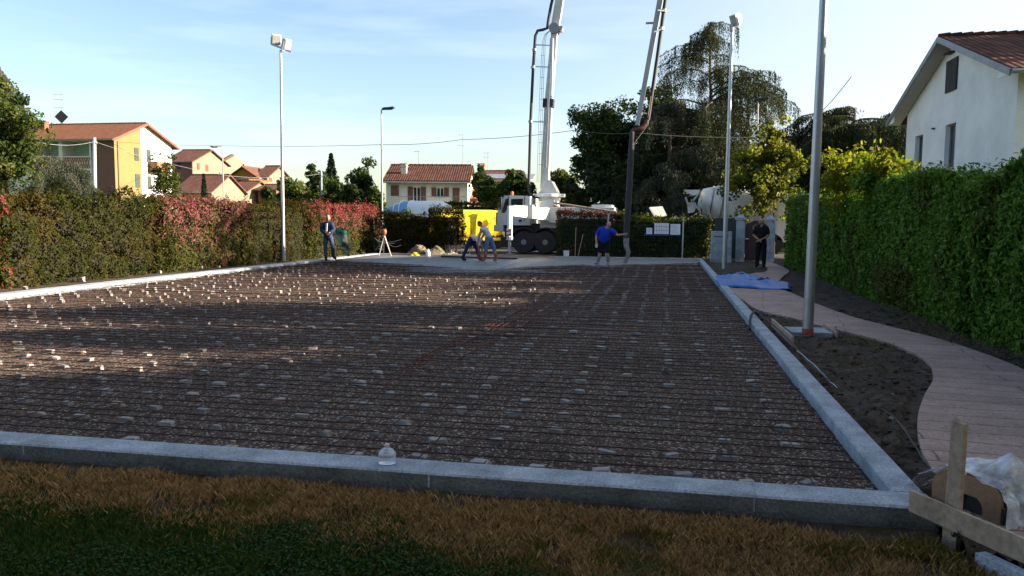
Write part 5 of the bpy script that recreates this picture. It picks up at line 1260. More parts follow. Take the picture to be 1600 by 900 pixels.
# delivery pipe along the boom
d1 = [D(826, 296, yb0-.5), D(829, 190, yb0-.5), D(833, 105, yb0-.5), D(836.5, 56, yb0-.5), D(840, 48, yb0-.45), D(848, 46.5, yb0-.4), D(855, 44, yb0-.35), D(857, 30, yb0-.35), D(861, 8, yb0-.35), D(868, -20, yb0-.35), K2+np.array([-.4, -.3, 0]), K3+np.array([.35, -.2, .1]), D(1039.5, 0, 32.5), D(1027, 90, 32.3), D(1012.5, 188, 32)]
q = MB(); q.tube(d1, .072, 10); q.tube([d1[0], D(829, 306, yb0-.4), (xp-.3, yb0, tz(309))], .072, 10); dp = q.build('delivery_pipe', m_black, root, smooth=True)
q = MB()
for p_ in (d1[1], d1[2], D(835, 78, yb0-.5), D(1037, 17, 32.45), D(1033.2, 45, 32.4)): q.tube([p_-(0, 0, .06), p_+(0, 0, .06)], .11, 10)
q.build('pipe_clamp', m_steel, dp)
q = MB()
for py, xa, xb2 in ((104, 834, 860), (190, 829.5, 856), (70, 836, 862)): q.beam(D(xa, py, yb0-.5), D(xb2, py+1, yb0-.3), .05, .05)
for (xa, ya, xb2, yb2) in ((1037, 17, 1028, 16), (1033, 46, 1022, 50), (1013, 178, 998, 175)): q.beam(D(xa, ya, 32.2), D(xb2, yb2, 32.1), .05, .05)
q.build('pipe_bracket', m_galv, dp)
q = MB()
for k in range(3): q.tube([D(860, 47, yb0-.3), D(854-k*1.5, 54, yb0-.3), D(852-k*2.2, 66, yb0-.3), D(849.5-k*2.6, 120, yb0-.32), D(847-k*2.8, 200, yb0-.32), D(845-k*3, 285, yb0-.3)], .010, 5)
for k in range(12): z = 70+k*17; q.beam(D(845-k*.35, z, yb0-.33), D(851-k*.3, z, yb0-.3), .014, .014)
q.build('hydraulic_hose', m_dark, boom)
q = MB(); q.tube([D(1011, 187, 32), D(1010, 193, 32), D(1005, 199, 31.95), D(997, 202, 31.9), D(990, 203, 31.9), D(987, 208, 31.85)], .085, 10); q.build('pipe_elbow', M('rusty_pipe', (.09, .035, .02), .7, .3, 4), root, smooth=True)
q = MB(); q.tube([D(1017, 150, 31.95), D(1012.5, 182, 31.95), D(1013, 194, 31.95), D(990, 225, 31.85)], .012, 5); q.build('safety_chain', m_wood, root)
hb = G(975, 412, -.08)
hose = [D(987.5, 206, 31.8), D(986, 240, 31.75), D(983, 300, 31.6), D(979.5, 350, 31.45), D(978.5, 372, 31.4), D(978.5, 384, 31.35), D(982, 394, 31.3), D(980, 402, 31.3), D(976, 411, 31.3)]
q = MB(); q.tube(hose[:5], [.085, .12, .125, .12, .12], 14); hm = q.build('rubber_hose', m_black, root, smooth=True)
q = MB(); q.tube(hose[4:], [.115, .10, .085, .08, .075], 12); q.build('hose_tip', M('caked_concrete', (.22, .22, .22), .9, .4, 9, .6, 20), root, smooth=True)
# outrigger
YO = 36.8
L0 = D(797, 328, YO); 
q = MB(); q.beam((tx(853), YT+.3, tz(335)), D(798.5, 329, YO+.05), (.5, .34), (.62, .50)); orr = q.build('outrigger_arm', m_white, root)
q = MB(); q.beam(D(826, 330, 37.9)+(0, 0, -.35), D(826, 330, 37.9)+(0, 0, .3), .46, .46); q.build('outrigger_sleeve', m_dirtyw, orr)
fb = G(796.5, 398, -.05); xo = D(797, 340, YO)[0]
q = MB(); q.tube([(xo, YO-.05, fz(797, 322, YO)), (xo, YO-.05, fz(797, 372, YO))], .13, 4); lg = q.build('outrigger_leg', m_white, root)
q = MB(); q.tube([(xo, YO-.05, fz(797, 370, YO)), (xo, YO-.05, fz(797, 375, YO))], .16, 8); q.tube([(xo, YO-.05, fz(797, 374, YO)), (xo, YO-.05, 0)], .075, 10); q.build('jack_tube', m_galv, lg, smooth=True)
q = MB(); q.lathe([(.26, -.05), (.26, .0), (.08, .03)], (xo, YO-.05, 0), 16); q.build('jack_foot', m_steel, lg)
hazard('hazard_plate', lg, xo-.13, xo+.11, fz(797, 369, YO), fz(797, 357, YO), YO-.20, 4)
# rear outrigger pole
q = MB(); a, b2 = D(865, 317, 38), D(963, 331.5, 37.6); q.tube([a, b2], .05, 8); q.build('outrigger_beam', m_wood, root)

# ================================================================ yellow tank, van, mixer
YY = 44.0
root = empty('yellow_tank_truck', (fx(725, YY), YY+1.2, -.08), 'bright yellow rounded tank body beside the white cab', 'tank truck')
def bulge(x0, x1, y0, y1, z0, z1, name, mat, parent, er=.35, cr=.55, n=10):
    """rounded-top vault, x long, ends tapering"""
    mb = MB(); rings = []
    for u, s in ((0, .90), (.03, .97), (.10, 1.0), (.90, 1.0), (.97, .98), (1, .93)):
        x = x0+(x1-x0)*u; pts = []
        yc, hy = (y0+y1)/2, (y1-y0)/2*s; zc = z0; hz = (z1-z0)*s
        pts.append((x, yc-hy*.9, zc)); pts.append((x, yc-hy, zc+hz*.15))
        for k in range(n+1):
            a = math.pi*(1-k/n); pts.append((x, yc+hy*math.copysign(abs(math.cos(a))**.6, math.cos(a)), zc+hz*(.5+.5*abs(math.sin(a))**.7)))
        pts.append((x, yc+hy, zc+hz*.15)); pts.append((x, yc+hy*.9, zc)); rings.append(pts)
    m_ = len(rings[0]); vs = [p for r in rings for p in r]
    fs = [(i*m_+k, i*m_+(k+1) % m_, (i+1)*m_+(k+1) % m_, (i+1)*m_+k) for i in range(len(rings)-1) for k in range(m_)]
    fs += [tuple(range(m_))[::-1], tuple((len(rings)-1)*m_+k for k in range(m_))]
    mb.add(vs, fs); return mb.build(name, mat, parent, smooth=True)
xa, xb2 = fx(671, YY), fx(771, YY); zt_, zb_ = fz(720, 327.5, YY+.5), fz(720, 372, YY)
tk = bulge(xa, xb2, YY, YY+2.3, zb_, zt_, 'tank', m_yel, root)
q = MB(); q.prism([(fx(727, YY), zb_+.02), (fx(728, YY), fz(727, 345, YY)), (fx(731, YY), fz(730, 331, YY)), (fx(736, YY), fz(736, 335, YY)), (fx(735, YY), fz(735, 350, YY)), (fx(731, YY), zb_+.02)], 1, YY-.10, YY+.1); q.build('rear_rib', m_yel, root)
q = MB(); q.beam((fx(733, YY), YY-.14, zb_+.05), (fx(757, YY), YY-.14, fz(757, 339, YY)), .07, .09); q.beam((fx(757.5, YY), YY-.14, zb_+.1), (fx(757.5, YY), YY-.14, fz(757, 338, YY)), .06, .06); q.build('brace', m_yeld, root)
q = MB(); q.box(((xa+xb2)/2+.3, YY-.05, zb_-.05), (xb2-xa-.4, .2, .16)); q.build('side_rail', m_yel, root)
q = MB(); q.box(((xa+xb2)/2, YY+1.15, zb_-.3), (xb2-xa-.2, .9, .35)); q.build('chassis', m_dark, root)
for px in (688, 700, 762): wheel(root, (fx(px, YY), YY+.2, .40), .48, .3)
q = MB()
for k in range(4): q.box((fx(775, YY), YY+.15, fz(775, 340+k*6, YY)), (.5, .35, .14), bev=.02)
q.tube([(fx(773, YY), YY, fz(773, 358, YY)), (fx(776, YY), YY-.1, fz(773, 366, YY)), (fx(779, YY), YY, fz(773, 358, YY))], .07, 8); q.build('pump_fittings', m_yeld, root)
root.rotation_euler = (0, 0, R(27))
# blue and white covered trailer
YV = 50.0
root = empty('covered_trailer', (fx(645, YV), YV+1.2, -.08), 'low trailer under a shiny blue and white rounded cover left of the yellow tank', 'trailer')
xa, xm, xb2 = fx(596, YV), fx(636, YV), fx(692, YV); zt_, zb_ = fz(640, 313.5, YV+.6), fz(640, 334, YV)
mbt = M('shiny_blue_sheet', (.10, .28, .50), .3, .25, .8, .1, 3); mwt = M('shiny_white_sheet', (.62, .68, .74), .3, .08, .6, .2, 3)
def vault(x0, x1, sl0, sl1, name, mat):
    mb = MB(); n = 12; rings = []
    for x, s in ((x0, sl0), (x0+(x1-x0)*.25, (sl0+1)/2 if sl0 < 1 else 1), (x0+(x1-x0)*.8, 1 if sl1 >= 1 else 1), (x1, sl1)):
        rings.append([(x, YV+1.2-1.2*math.copysign(abs(math.cos(math.pi*k/n))**.7, math.cos(math.pi*k/n)), zb_+(zt_-zb_)*s*abs(math.sin(math.pi*k/n))**.6) for k in range(n+1)])
    m_ = n+1; vs = [p for r in rings for p in r]; fs = [(i*m_+k, i*m_+k+1, (i+1)*m_+k+1, (i+1)*m_+k) for i in range(3) for k in range(n)]+[tuple(range(m_))[::-1], tuple(3*m_+k for k in range(m_))]
    mb.add(vs, fs); return mb.build(name, mat, root, smooth=True)
vault(xa, xm, .25, 1.0, 'blue_cover', mbt); vault(xm+.01, xb2, 1.0, .7, 'white_cover', mwt)
q = MB()
for px in (614, 623, 636): 
    x = fx(px, YV); s = .25+.75*min(1, (x-xa)/(xm-xa)*1.6)
    q.tube([(x, YV+1.2-1.22*math.copysign(abs(math.cos(math.pi*k/12))**.7, math.cos(math.pi*k/12)), zb_+(zt_-zb_)*min(1, s)*abs(math.sin(math.pi*k/12))**.6+.01) for k in range(13)], .03, 5)
q.build('cover_ribs', m_white, root)
q = MB(); q.box(((xa+xb2)/2, YV+1.2, (zb_+.3)/2+.2), (xb2-xa-.1, 2.3, zb_-.35), bev=.04); q.build('trailer_body', m_dirtyw, root)
for px in (612, 670): wheel(root, (fx(px, YV), YV+.2, .3), .38, .25)
# white mixer truck behind the gate
YX = 43.0
root = empty('mixer_truck', (fx(1150, YX), YX+1.2, -.08), 'white concrete mixer truck with its chute end above the hedge by the gate', 'mixer truck')
A = D(1092, 312, YX+1.2); B = D(1222, 330, YX+1.2); ax_ = Vector(tuple(B-A)); Ld = ax_.length
q = MB(); q.lathe([(.42, 0), (.62, .15), (.75, .55), (.95, 1.1), (1.12, 2.0), (1.14, 3.2), (1.05, 3.9), (.7, 4.6), (.3, 4.8)], (0, 0, 0), 32, 0)
rot = Vector((1, 0, 0)).rotation_difference(ax_.normalized()).to_matrix().to_4x4(); rot.translation = Vector(tuple(A)); q.xform(rot); dr = q.build('drum', m_dirtyw, root, smooth=True)
q = MB()
for t, r_ in ((.62, .80), (1.15, 1.0)): q.lathe([(r_-.02, t), (r_+.03, t), (r_+.03, t+.07), (r_-.02, t+.07)], (0, 0, 0), 32, 0)
q.xform(rot); q.build('drum_ring', m_steel, dr, smooth=True)
q = MB(); q.prism([(fx(1068, YX), fz(1070, 296, YX)), (fx(1082, YX), fz(1070, 305, YX)), (fx(1092, YX), fz(1070, 303, YX)), (fx(1094, YX), fz(1070, 296, YX))], 1, YX+.5, YX+1.9); q.build('hopper', m_dirtyw, root)
q = MB(); q.prism([(fx(1075, YX), fz(1070, 316, YX)), (fx(1076, YX), fz(1070, 333, YX)), (fx(1086, YX), fz(1070, 331, YX)), (fx(1088, YX), fz(1070, 316, YX))], 1, YX+.7, YX+1.5); q.build('chute', m_dirtyw, root)
q = MB()
for (xa_, ya_, xb_2, yb_2) in ((1071, 308, 1076, 322), (1076, 322, 1092, 302), (1090, 318, 1104, 342), (1096, 312, 1096, 345), (1080, 312, 1100, 338), (1104, 320, 1112, 345)): q.beam(D(xa_, ya_, YX+.3), D(xb_2, yb_2, YX+.3), .09, .09)
q.build('rear_frame', m_galv, root)
q = MB(); q.box((fx(1160, YX), YX+1.2, .95), (6.5, .9, .4)); q.build('chassis', m_dark, root)
for px in (1110, 1128, 1210): wheel(root, (fx(px, YX), YX+.2, .44), .52, .3)
q = MB(); q.box((fx(1245, YX), YX+1.2, 1.75), (2.0, 2.3, 2.5), bev=.12); q.build('cab', m_white, root)
# sloping sheet behind the hedge
q = MB(); a = [D(1014, 325, 38.5), D(1034, 323.5, 39.2), D(1041, 338, 38.7), D(1022, 338, 38.2)]; n_ = np.array([.03, .05, .04]); q.hexa(a+[p_+n_ for p_ in a]); tag(q.build('metal_sheet', M('dull_sheet', (.20, .21, .22), .6, .2, 4)), 'tilted pale sheet showing above the hedge beside the notices', 'sheet')

# ================================================================ gate, cabinet, fence, notices
YG = 34.6
def pillar(px, w_, pt, Y, label):
    x = fx(px, Y); z = fz(px, pt, Y); root = empty('gate_pillar', (x, Y, -.1), label, 'gate pillar')
    q = MB(); q.box((x, Y, (z-.3)/2-.05), (w_, w_, z-.2+.1)); q.build('shaft', m_conc, root)
    q = MB(); q.box((x, Y, z-.15), (w_+.10, w_+.10, .10), bev=.015); q.hexa([(x-w_*.5, Y-w_*.5, z-.10), (x+w_*.5, Y-w_*.5, z-.10), (x+w_*.5, Y+w_*.5, z-.10), (x-w_*.5, Y+w_*.5, z-.10), (x-.06, Y-.06, z+.03), (x+.06, Y-.06, z+.03), (x+.06, Y+.06, z+.03), (x-.06, Y+.06, z+.03)]); q.build('cap', m_conc, root)
pillar(1158, .33, 336, YG, 'grey concrete pillar left of the brown gate'); pillar(1205, .33, 338, YG, 'grey concrete pillar right of the brown gate, half in the hedge')
xa, xb2 = fx(1166, YG), fx(1199, YG); root = empty('garden_gate', ((xa+xb2)/2, YG, -.08), 'dark brown arched metal gate between two pillars', 'gate')
zl, zc = fz(1166, 351, YG), fz(1182, 344.5, YG); poly = [(xa, -.02), (xb2, -.02)]+[(xb2+(xa-xb2)*k/12, zl+(zc-zl)*math.sin(math.pi*k/12)**1.3) for k in range(13)]
q = MB(); q.prism(poly, 1, YG, YG+.05); gp = q.build('gate_panel', M('dark_brown_paint', (.045, .022, .018), .5, .2, 3), root)
c = D(1181, 356, YG-.02); q = MB(); n = 20
q.tube([(c[0]+.115*math.cos(2*math.pi*k/n), YG-.02, c[2]+.115*math.sin(2*math.pi*k/n)) for k in range(n+1)], .014, 6); q.beam((c[0]-.115, YG-.02, c[2]), (c[0]+.115, YG-.02, c[2]), .02, .02); q.beam((c[0], YG-.02, c[2]-.115), (c[0], YG-.02, c[2]+.115), .02, .02); q.build('round_emblem', m_wood, gp)
c = D(1167, 373, YG-.05); q = MB(); q.box(c, (.14, .06, .04)); q.build('handle', m_white, gp)
# meter cabinet
xa, xb2 = fx(1113, 33.8), fx(1145, 33.8); zt_ = fz(1130, 361.5, 33.8)
root = empty('meter_cabinet', ((xa+xb2)/2, 34, -.1), 'grey concrete meter cabinet left of the gate', 'cabinet')
q = MB(); q.box(((xa+xb2)/2, 34.05, zt_/2-.05), (xb2-xa, .5, zt_+.1), bev=.012); cb_ = q.build('body', m_conc, root)
q = MB(); q.box(((xa+xb2)/2-.02, 33.82, zt_-.22), (xb2-xa-.25, .05, .04)); q.build('door_slot', m_dark, cb_)
q = MB(); q.box((xa+(xb2-xa)*.36, 33.79, (zt_-.3)/2), ((xb2-xa)*.66, .03, zt_-.35)); q.build('door', m_conc, cb_)
# ribbed dark fence panel
xa, xb2 = fx(1118, 35.3), fx(1152, 35.3); q = MB(); zt_ = fz(1135, 341, 35.3); k = int((xb2-xa)/.09)
for i in range(k): q.box((xa+i*.09+.045, 35.3, zt_/2), (.06, .03, zt_))
q.box(((xa+xb2)/2, 35.33, zt_/2), (xb2-xa, .02, zt_)); tag(q.build('ribbed_fence', M('dark_green_sheet', (.03, .05, .05), .6, .1, 2)), 'dark ribbed fence panel behind the meter cabinet', 'fence')
# mesh fence with posts, before the hedge
YFn = YF+1.2
for px, pt, pb, lb in ((1068, 339, 403, 'tall thin grey fence post right of the site notices'), (951, 334, 400, 'thin grey fence post behind the man in blue')):
    q = MB(); b_ = G(px-3 if px > 1000 else px, pb, -.1); b_ = np.array([b_[0], YFn, -.1]); q.tube([b_, D(px, pt, YFn)], .03, 8); tag(q.build('fence_post', m_galv), lb, 'post')
x0_, x1_ = fx(865, YFn), fx(1112, YFn); q = MB(); zt_ = fz(1000, 343, YFn)
for k in range(int((x1_-x0_)/.10)): q.beam((x0_+k*.10, YFn, -.1), (x0_+k*.10, YFn, zt_), .005, .005)
for k in range(9): q.beam((x0_, YFn-.004, .05+k*.22), (x1_, YFn-.004, .05+k*.22), .005, .005)
tag(q.build('wire_fence', M('green_wire', (.03, .06, .04), .6), fixn=False), 'fine green wire mesh fence in front of the far hedge', 'fence')
def notice(px0, px1, pt, pb, label, lines, grid=False, row=0):
    Y = YFn-.04; x0, x1, z0, z1 = fx(px0, Y, (pt+pb)/2), fx(px1, Y, (pt+pb)/2), fz(px0, pb, Y), fz(px0, pt, Y)
    root = empty('site_notice', ((x0+x1)/2, Y, z0), label, 'notice')
    q = MB(); q.box(((x0+x1)/2, Y, (z0+z1)/2), (x1-x0, .008, z1-z0)); q.build('sheet', M('paper', (.80, .80, .84), .7, .03, 3), root)
    q = MB(); rr_ = random.Random(int(px0)); y_ = Y-.007
    if grid:
        for i in range(1, 6): x = x0+(x1-x0)*i/6; q.box((x, y_, (z0+z1)/2), (.018, .003, z1-z0-.03))
        for i in range(1, 3): z = z0+(z1-z0)*i/3; q.box(((x0+x1)/2, y_-.004, z), (x1-x0-.03, .003, .018))
    else:
        for i in range(lines):
            z = z1-.05-(z1-z0-.08)*i/lines; w_ = (x1-x0)*rr_.uniform(.5, .85); q.box((x0+.03+w_/2, y_, z), (w_, .003, .012))
    q.build('printed_lines', M('faded_ink', (.30, .32, .42), .8), root)
bl = MB(); Yb = YFn-.02; bl.box(((fx(1008, Yb)+fx(1064, Yb))/2, Yb, fz(1036, 366.5, Yb)), (fx(1064, Yb)-fx(1008, Yb), .01, .10)); bl.box((fx(1048.5, Yb), Yb, fz(1048, 359, Yb)), (.06, .01, .5)); tag(bl.build('blue_strip', M('navy_plastic', (.02, .04, .22), .6)), 'narrow navy strip below the site notices', 'strip')
notice(1010, 1019, 356, 365.5, 'smallest white site notice, left of the three', 5)
notice(1022.5, 1045, 348.5, 365.5, 'widest white site notice divided into a grid, middle of the three', 0, True)
notice(1047.5, 1063, 350, 366.5, 'white site notice with printed lines, right of the three', 7)
# rakes, bucket, stake
for px0, pt, px1, pb, lb in ((900, 355, 898.5, 401, 'upright tool handle leaning on the far hedge'), (911, 366, 903, 401, 'slanted tool handle leaning on the far hedge')):
    Y = YF+.9; a, b_ = D(px0, pt, Y+.1), D(px1, pb, Y-.2); root = empty('rake', b_, lb, 'rake'); q = MB(); q.tube([a, b_], .014, 6); q.build('handle', m_wood, root)
    q = MB(); q.box(b_, (.34, .05, .03)); [q.box(b_+(-.15+.05*k, 0, -.035), (.01, .02, .06)) for k in range(7)]; q.build('rake_head', m_dark, root)
c = G(879, 402, 0); c = np.array([c[0], YF+.5, -.03]); root = empty('bucket', c, 'white plastic bucket at the far edge of the slab', 'bucket')
q = MB(); q.lathe([(.105, 0), (.135, .24), (.145, .245), (.145, .265), (.13, .265), (.12, .03)], c, 20); q.build('body', m_white, root, smooth=True)
q = MB(); q.tube([(c[0]+.14*math.cos(a), c[1]-.02, c[2]+.25-.12*math.sin(a)) for a in np.linspace(0, math.pi, 10)], .004, 5); q.build('handle', m_steel, root)
q = MB(); c = G(1105, 404, -.05); q.hexa([(c[0]+a*w1, c[1]+b_*w1, z) for z, w1 in ((-.15, .012), (.28, .02)) for a, b_ in ((-1, -1), (1, -1), (1, 1), (-1, 1))]); tag(q.build('wooden_stake', m_wood), 'short pale stake in the soil at the far right kerb corner', 'stake')

# ---------------------------------------------------------------- far edge clutter
def plank(a, b_, w_, h_, label, mat=None, name='timber_board'): q = MB(); q.beam(a, b_, w_, h_); return tag(q.build(name, mat or m_wood), label, 'board')
plank(D(612, 396, 34.6)+(0, 0, .0), (fx(706, 34.3), 34.3, -.02), .12, .05, 'pale plank lying along the far edge below the tarp heap')
plank((fx(690, 32.9), 32.9, .02), (fx(808, 32.2), 32.2, .02), .16, .06, 'long dark screed board lying across the fresh concrete', m_dark, 'screed_board')
plank((fx(778, 34.1), 34.1, .03), (fx(868, 33.9), 33.9, .03), .18, .06, 'long pale board under the outrigger foot')
plank((fx(470, 31.8), 31.8, .03), (fx(500, 32.2), 32.2, .03), .2, .05, 'short dark board on the left kerb behind the walking man', m_dark)
def crumple(name, c, sx, sy, h, seed, mat, label, cat, n=34, fold=3.2, rot=0, shape='heap'):
    """draped sheet: closed thin skin with folds"""
    rs = np.random.RandomState(seed); V = []; c = np.array(c, float)
    u, v = np.meshgrid(np.linspace(-1, 1, n), np.linspace(-1, 1, n)); rr_ = np.sqrt(u*u+v*v)
    P = np.stack([u, v, np.full_like(u, seed*1.7)], -1); f = np.abs(vn(P, fold*.6, seed))*.8+np.abs(vn(P, fold*1.7, seed+3))*.35
    edge = 1+.22*vn(P, 1.3, seed+9)
    if shape == 'heap': z = h*np.clip(1-rr_**2*.8, 0, 1)*(.35+f)+.015*h+.02*f
    else: z = h*(.15+f)
    x = u*sx*edge; y = v*sy*edge; ca, sa = math.cos(rot), math.sin(rot)
    V = np.stack([c[0]+ca*x-sa*y, c[1]+sa*x+ca*y, c[2]+z], -1).reshape(-1, 3)
    i = np.arange((n-1)*(n-1)); r_, k = i//(n-1), i % (n-1); a = r_*n+k; Fq = np.stack([a, a+1, a+n+1, a+n], 1)
    o = npmesh(name, V, Fq, mat, None, None, True); so = o.modifiers.new('s', 'SOLIDIFY'); so.thickness = .004; return tag(o, label, cat)
m_tan = M('tan_tarp', (.13, .11, .065), .7, .3, 3, .5, 10); m_beige = M('beige_cloth', (.28, .25, .20), .8, .15, 4, .4, 10)
crumple('tarp', (fx(668, 34.9), 34.9, -.06), .95, .5, .55, 3, m_tan, 'olive and tan tarpaulin heap in front of the dark hedge', 'tarp')
crumple('tarp', (fx(705, 34.6), 34.6, -.05), .5, .35, .22, 5, m_beige, 'low beige cloth heap at the foot of the ragged bush', 'cloth')
crumple('tarp', (fx(649, 34.4), 34.4, -.05), .24, .2, .16, 6, m_yel, 'small yellow bundle left of the tan tarpaulin heap', 'bundle')
q = MB(); c = np.array([fx(668.5, 34.0), 34.0, -.02]); q.lathe([(.10, 0), (.11, .15), (.08, .2), (.05, .22), (.05, .28)], c, 14); tag(q.build('plastic_jug', m_white, smooth=True), 'white plastic jug before the tan tarpaulin heap', 'jug')
# surveying tripod
c = np.array([fx(600, 33.6), 33.6, -.03]); root = empty('survey_tripod', c, 'aluminium tripod carrying an orange survey instrument before the dark hedge', 'tripod')
hz_ = fz(600, 367, 33.6)
for px, dy in ((591.5, -.3), (611, -.2), (599, .45)):
    q = MB(); b_ = np.array([fx(px, 33.6+dy), 33.6+dy, -.03]); q.beam(np.array([c[0], c[1], hz_])*.98+b_*.02, b_, (.05, .025), (.03, .02)); q.build('leg', M('pale_aluminium', (.32, .31, .28), .5, .1, 3), root)
q = MB(); q.lathe([(.08, 0), (.09, .03)], (c[0], c[1], hz_-.02), 14); q.build('tripod_head', m_dark, root)
q = MB(); q.lathe([(.07, 0), (.105, .06), (.115, .13), (.10, .21), (.05, .25)], (c[0], c[1], hz_+.01), 16); q.box((c[0], c[1]-.02, hz_+.27), (.16, .05, .03)); q.build('instrument', M('orange_plastic', (.26, .09, .03), .5, .2, 6), root, smooth=True)
for k, (a, b_) in enumerate((((588, 376), (627, 374)), ((607, 381), (626, 383)), ((585, 372), (616, 380)))):
    cable('loose_wire', [D(a[0], a[1], 34.4), D(b_[0], b_[1], 34.3)], .008, ('pale wire end sticking out behind the tripod, upper of the three', 'pale wire end low right behind the tripod', 'pale wire end crossing behind the tripod legs')[k], .1, m_galv, 6)
# stones on the left kerb
for k, (px, py, s_) in enumerate(((128, 440, .09), (249, 427, .07), (314, 419, .06), (342, 418, .05), (40, 452, .06))):
    o = bpy.data.objects.new('loose_stone', stone(300+k, s_*1.5, s_, s_*1.1, .25)); o.data.materials.append(m_st[0]); COL.objects.link(o); c = G(px, py, .0); o.location = (c[0], c[1], -.002)
    tag(o, ('largest white stone on the left kerb, before the dark olive hedge', 'small white stone on the left kerb near the pink tipped hedge', 'white stone on the left kerb under the pink tipped hedge, left of a pair', 'tiny white stone on the left kerb under the pink tipped hedge, right of a pair', 'white stone on the left kerb nearest the photo edge')[k], 'stone')

# ---------------------------------------------------------------- foreground right
# blue tarp across the path
cc = [G(x, y, -.01) for x, y in ((1116, 431), (1150, 428), (1178, 430), (1232, 444), (1236, 452), (1190, 451), (1120, 446))]
rs = np.random.RandomState(9); q = MB()
c0 = G(1172, 440, -.01); n = 30; ng = 16; P = []
per = []
for k in range(len(cc)):
    a, b_ = cc[k], cc[(k+1) % len(cc)]
    for j in range(7): per.append(a+(b_-a)*j/7)
m_ = len(per); V = []
for i in range(ng+1):
    t = i/ng
    for p_ in per: V.append(c0+(p_-c0)*t)
V = np.array(V); V[:, 2] = -.02+.10*np.abs(vn(V, 2.2, 3))+.06*np.abs(vn(V, 6, 5)); V[-m_:, 2] = np.maximum(V[-m_:, 2]-.05, -.03); V[-m_:] += rs.normal(size=(m_, 3))*np.array([.03, .04, .004])
fs = [(i*m_+k, i*m_+(k+1) % m_, (i+1)*m_+(k+1) % m_, (i+1)*m_+k) for i in range(ng) for k in range(m_)]
o = q.add(V, fs).build('blue_tarp', m_blue, smooth=True, fixn=False); o.modifiers.new('s', 'SOLIDIFY').thickness = .004; tag(o, 'crumpled bright blue tarpaulin spread over the path by the kerb', 'tarp')
tag(crumple('dark_rag', G(1146, 431, .0), .45, .12, .1, 12, m_dark, '', ''), 'dark rag lying on the far edge of the blue tarp', 'rag')
tag(crumple('dark_rag', G(1194, 438, .02), .20, .10, .09, 13, m_dark, '', ''), 'small dark rag in the middle of the blue tarp', 'rag')
# black conduit stub over the kerb
P = [G(1172, 505, .03)-(0, 0, .10), G(1172, 500, .05), G(1174, 492, .10), G(1178, 487, .12), G(1184, 490, .03), G(1190, 500, -.06)]
q = MB(); q.tube(P, .022, 10); tag(q.build('conduit_pipe', m_black, smooth=True), 'bent black conduit poking over the right kerb', 'pipe')
cable('ground_cable', [G(1142, 455, -.01), G(1165, 475, -.02), G(1205, 505, 0), G(1240, 540, 0), G(1262, 565, .0), G(1300, 600, .0)], .009, 'dark thin cable running over the soil beside the right kerb', -.01, m_dark, 5)
cable('ground_cable', [G(1245, 548, 0), G(1262, 562, .02), G(1282, 580, .0), G(1296, 597, .0), G(1308, 606, .0)], .004, 'pale wire looping on the soil below the near mast', -.01, m_galv, 5)
cable('ground_cable', [G(1370, 635, .0), G(1400, 655, .02), G(1425, 690, .03), G(1440, 715, .02), G(1462, 745, .02)], .006, 'grey cable emerging from the soil beside the plastic wrapped spool', -.01, m_dark, 5)
for k, (px, py) in enumerate(((1395, 618), (1306, 512), (1392, 655))):
    o = bpy.data.objects.new('pebble', stone(330+k, .03, .025, .02, .3)); o.data.materials.append(m_st[0]); COL.objects.link(o); o.location = tuple(G(px, py, -.02))
    tag(o, ('white pebble high on the dug soil', 'white pebble near the mast plinth', 'white pebble low on the dug soil')[k], 'pebble')
# water bottle on the near kerb
c = G(605, 724, 0.0); root = empty('water_bottle', c, 'clear squat plastic water bottle standing on the near kerb', 'bottle')
pm, t, p = newmat('clear_plastic'); p.inputs['Base Color'].default_value = (.82, .86, .9, 1); p.inputs['Roughness'].default_value = .12; p.inputs['Transmission Weight'].default_value = .75; p.inputs['IOR'].default_value = 1.3
q = MB(); q.lathe([(0.0384, .0), (0.0602, .006), (0.0627, .03), (0.0589, .045), (0.0627, .06), (0.0602, .075), (0.0435, .098), (.016, .112), (.014, .122)], c, 24); q.build('body', pm, root, smooth=True)
q = MB(); q.lathe([(.017, .120), (.017, .138), (.0, .138)], c, 16); q.build('cap', M('pale_pink_plastic', (.62, .42, .46), .5, .05), root, smooth=True)
# wooden stake, leaning board, wrapped spool
dn = np.array([0, 0, -.125]); th_ = bn*.024
q = MB(); q.hexa([BA+dn, BE+dn, BE+dn+th_, BA+dn+th_, BA, BE, BE+th_, BA+th_]); tag(q.build('timber_board', m_wood), 'long weathered board on edge in front of the plastic wrapped spool', 'board')
def on_board(px, back):     # ground point behind the board seen at column px
    best = min(((abs(800+F*((BA+bd*u+bn*back-CAM)@rgt)/((BA+bd*u+bn*back-CAM)@fwd)-px), u) for u in np.arange(-.4, 1.8, .004)))
    return BA+bd*best[1]+bn*back
sb = on_board(1489, .055); st = D(1500, 660, sb[1]-.01)
sb = np.array([sb[0], sb[1], 0.0]); q = MB(); q.beam(sb-(0, 0, .25), st, (.10, .082), (.034, .030), up=tuple(bn))
sd = st; a_, b__ = bd*.041, bn*.015
q.add([sd-a_-b__-(0, 0, .004), sd+a_-b__-(0, 0, .004), sd+a_+b__-(0, 0, .004), sd-a_+b__-(0, 0, .004), sd-a_*.8+(0, 0, .026), sd+a_*.2+(0, 0, .006)], [(0, 1, 5, 4), (1, 2, 5), (2, 3, 4, 5), (3, 0, 4), (3, 2, 1, 0)])
tag(q.build('wooden_stake', m_wood), 'upright weathered stake with a splintered top nailed to the leaning board', 'stake')
# continuing kerb piece at the lower right
q = MB(); k0, k1 = BA+bd*.55-bn*.05-(0, 0, .19), BE-bn*.05-(0, 0, .19); q.beam(k0, k1, .07, .09); tag(q.build('kerb_stone', m_conc), 'pale concrete strip at the foot of the leaning board in the lower right corner', 'kerb stone')
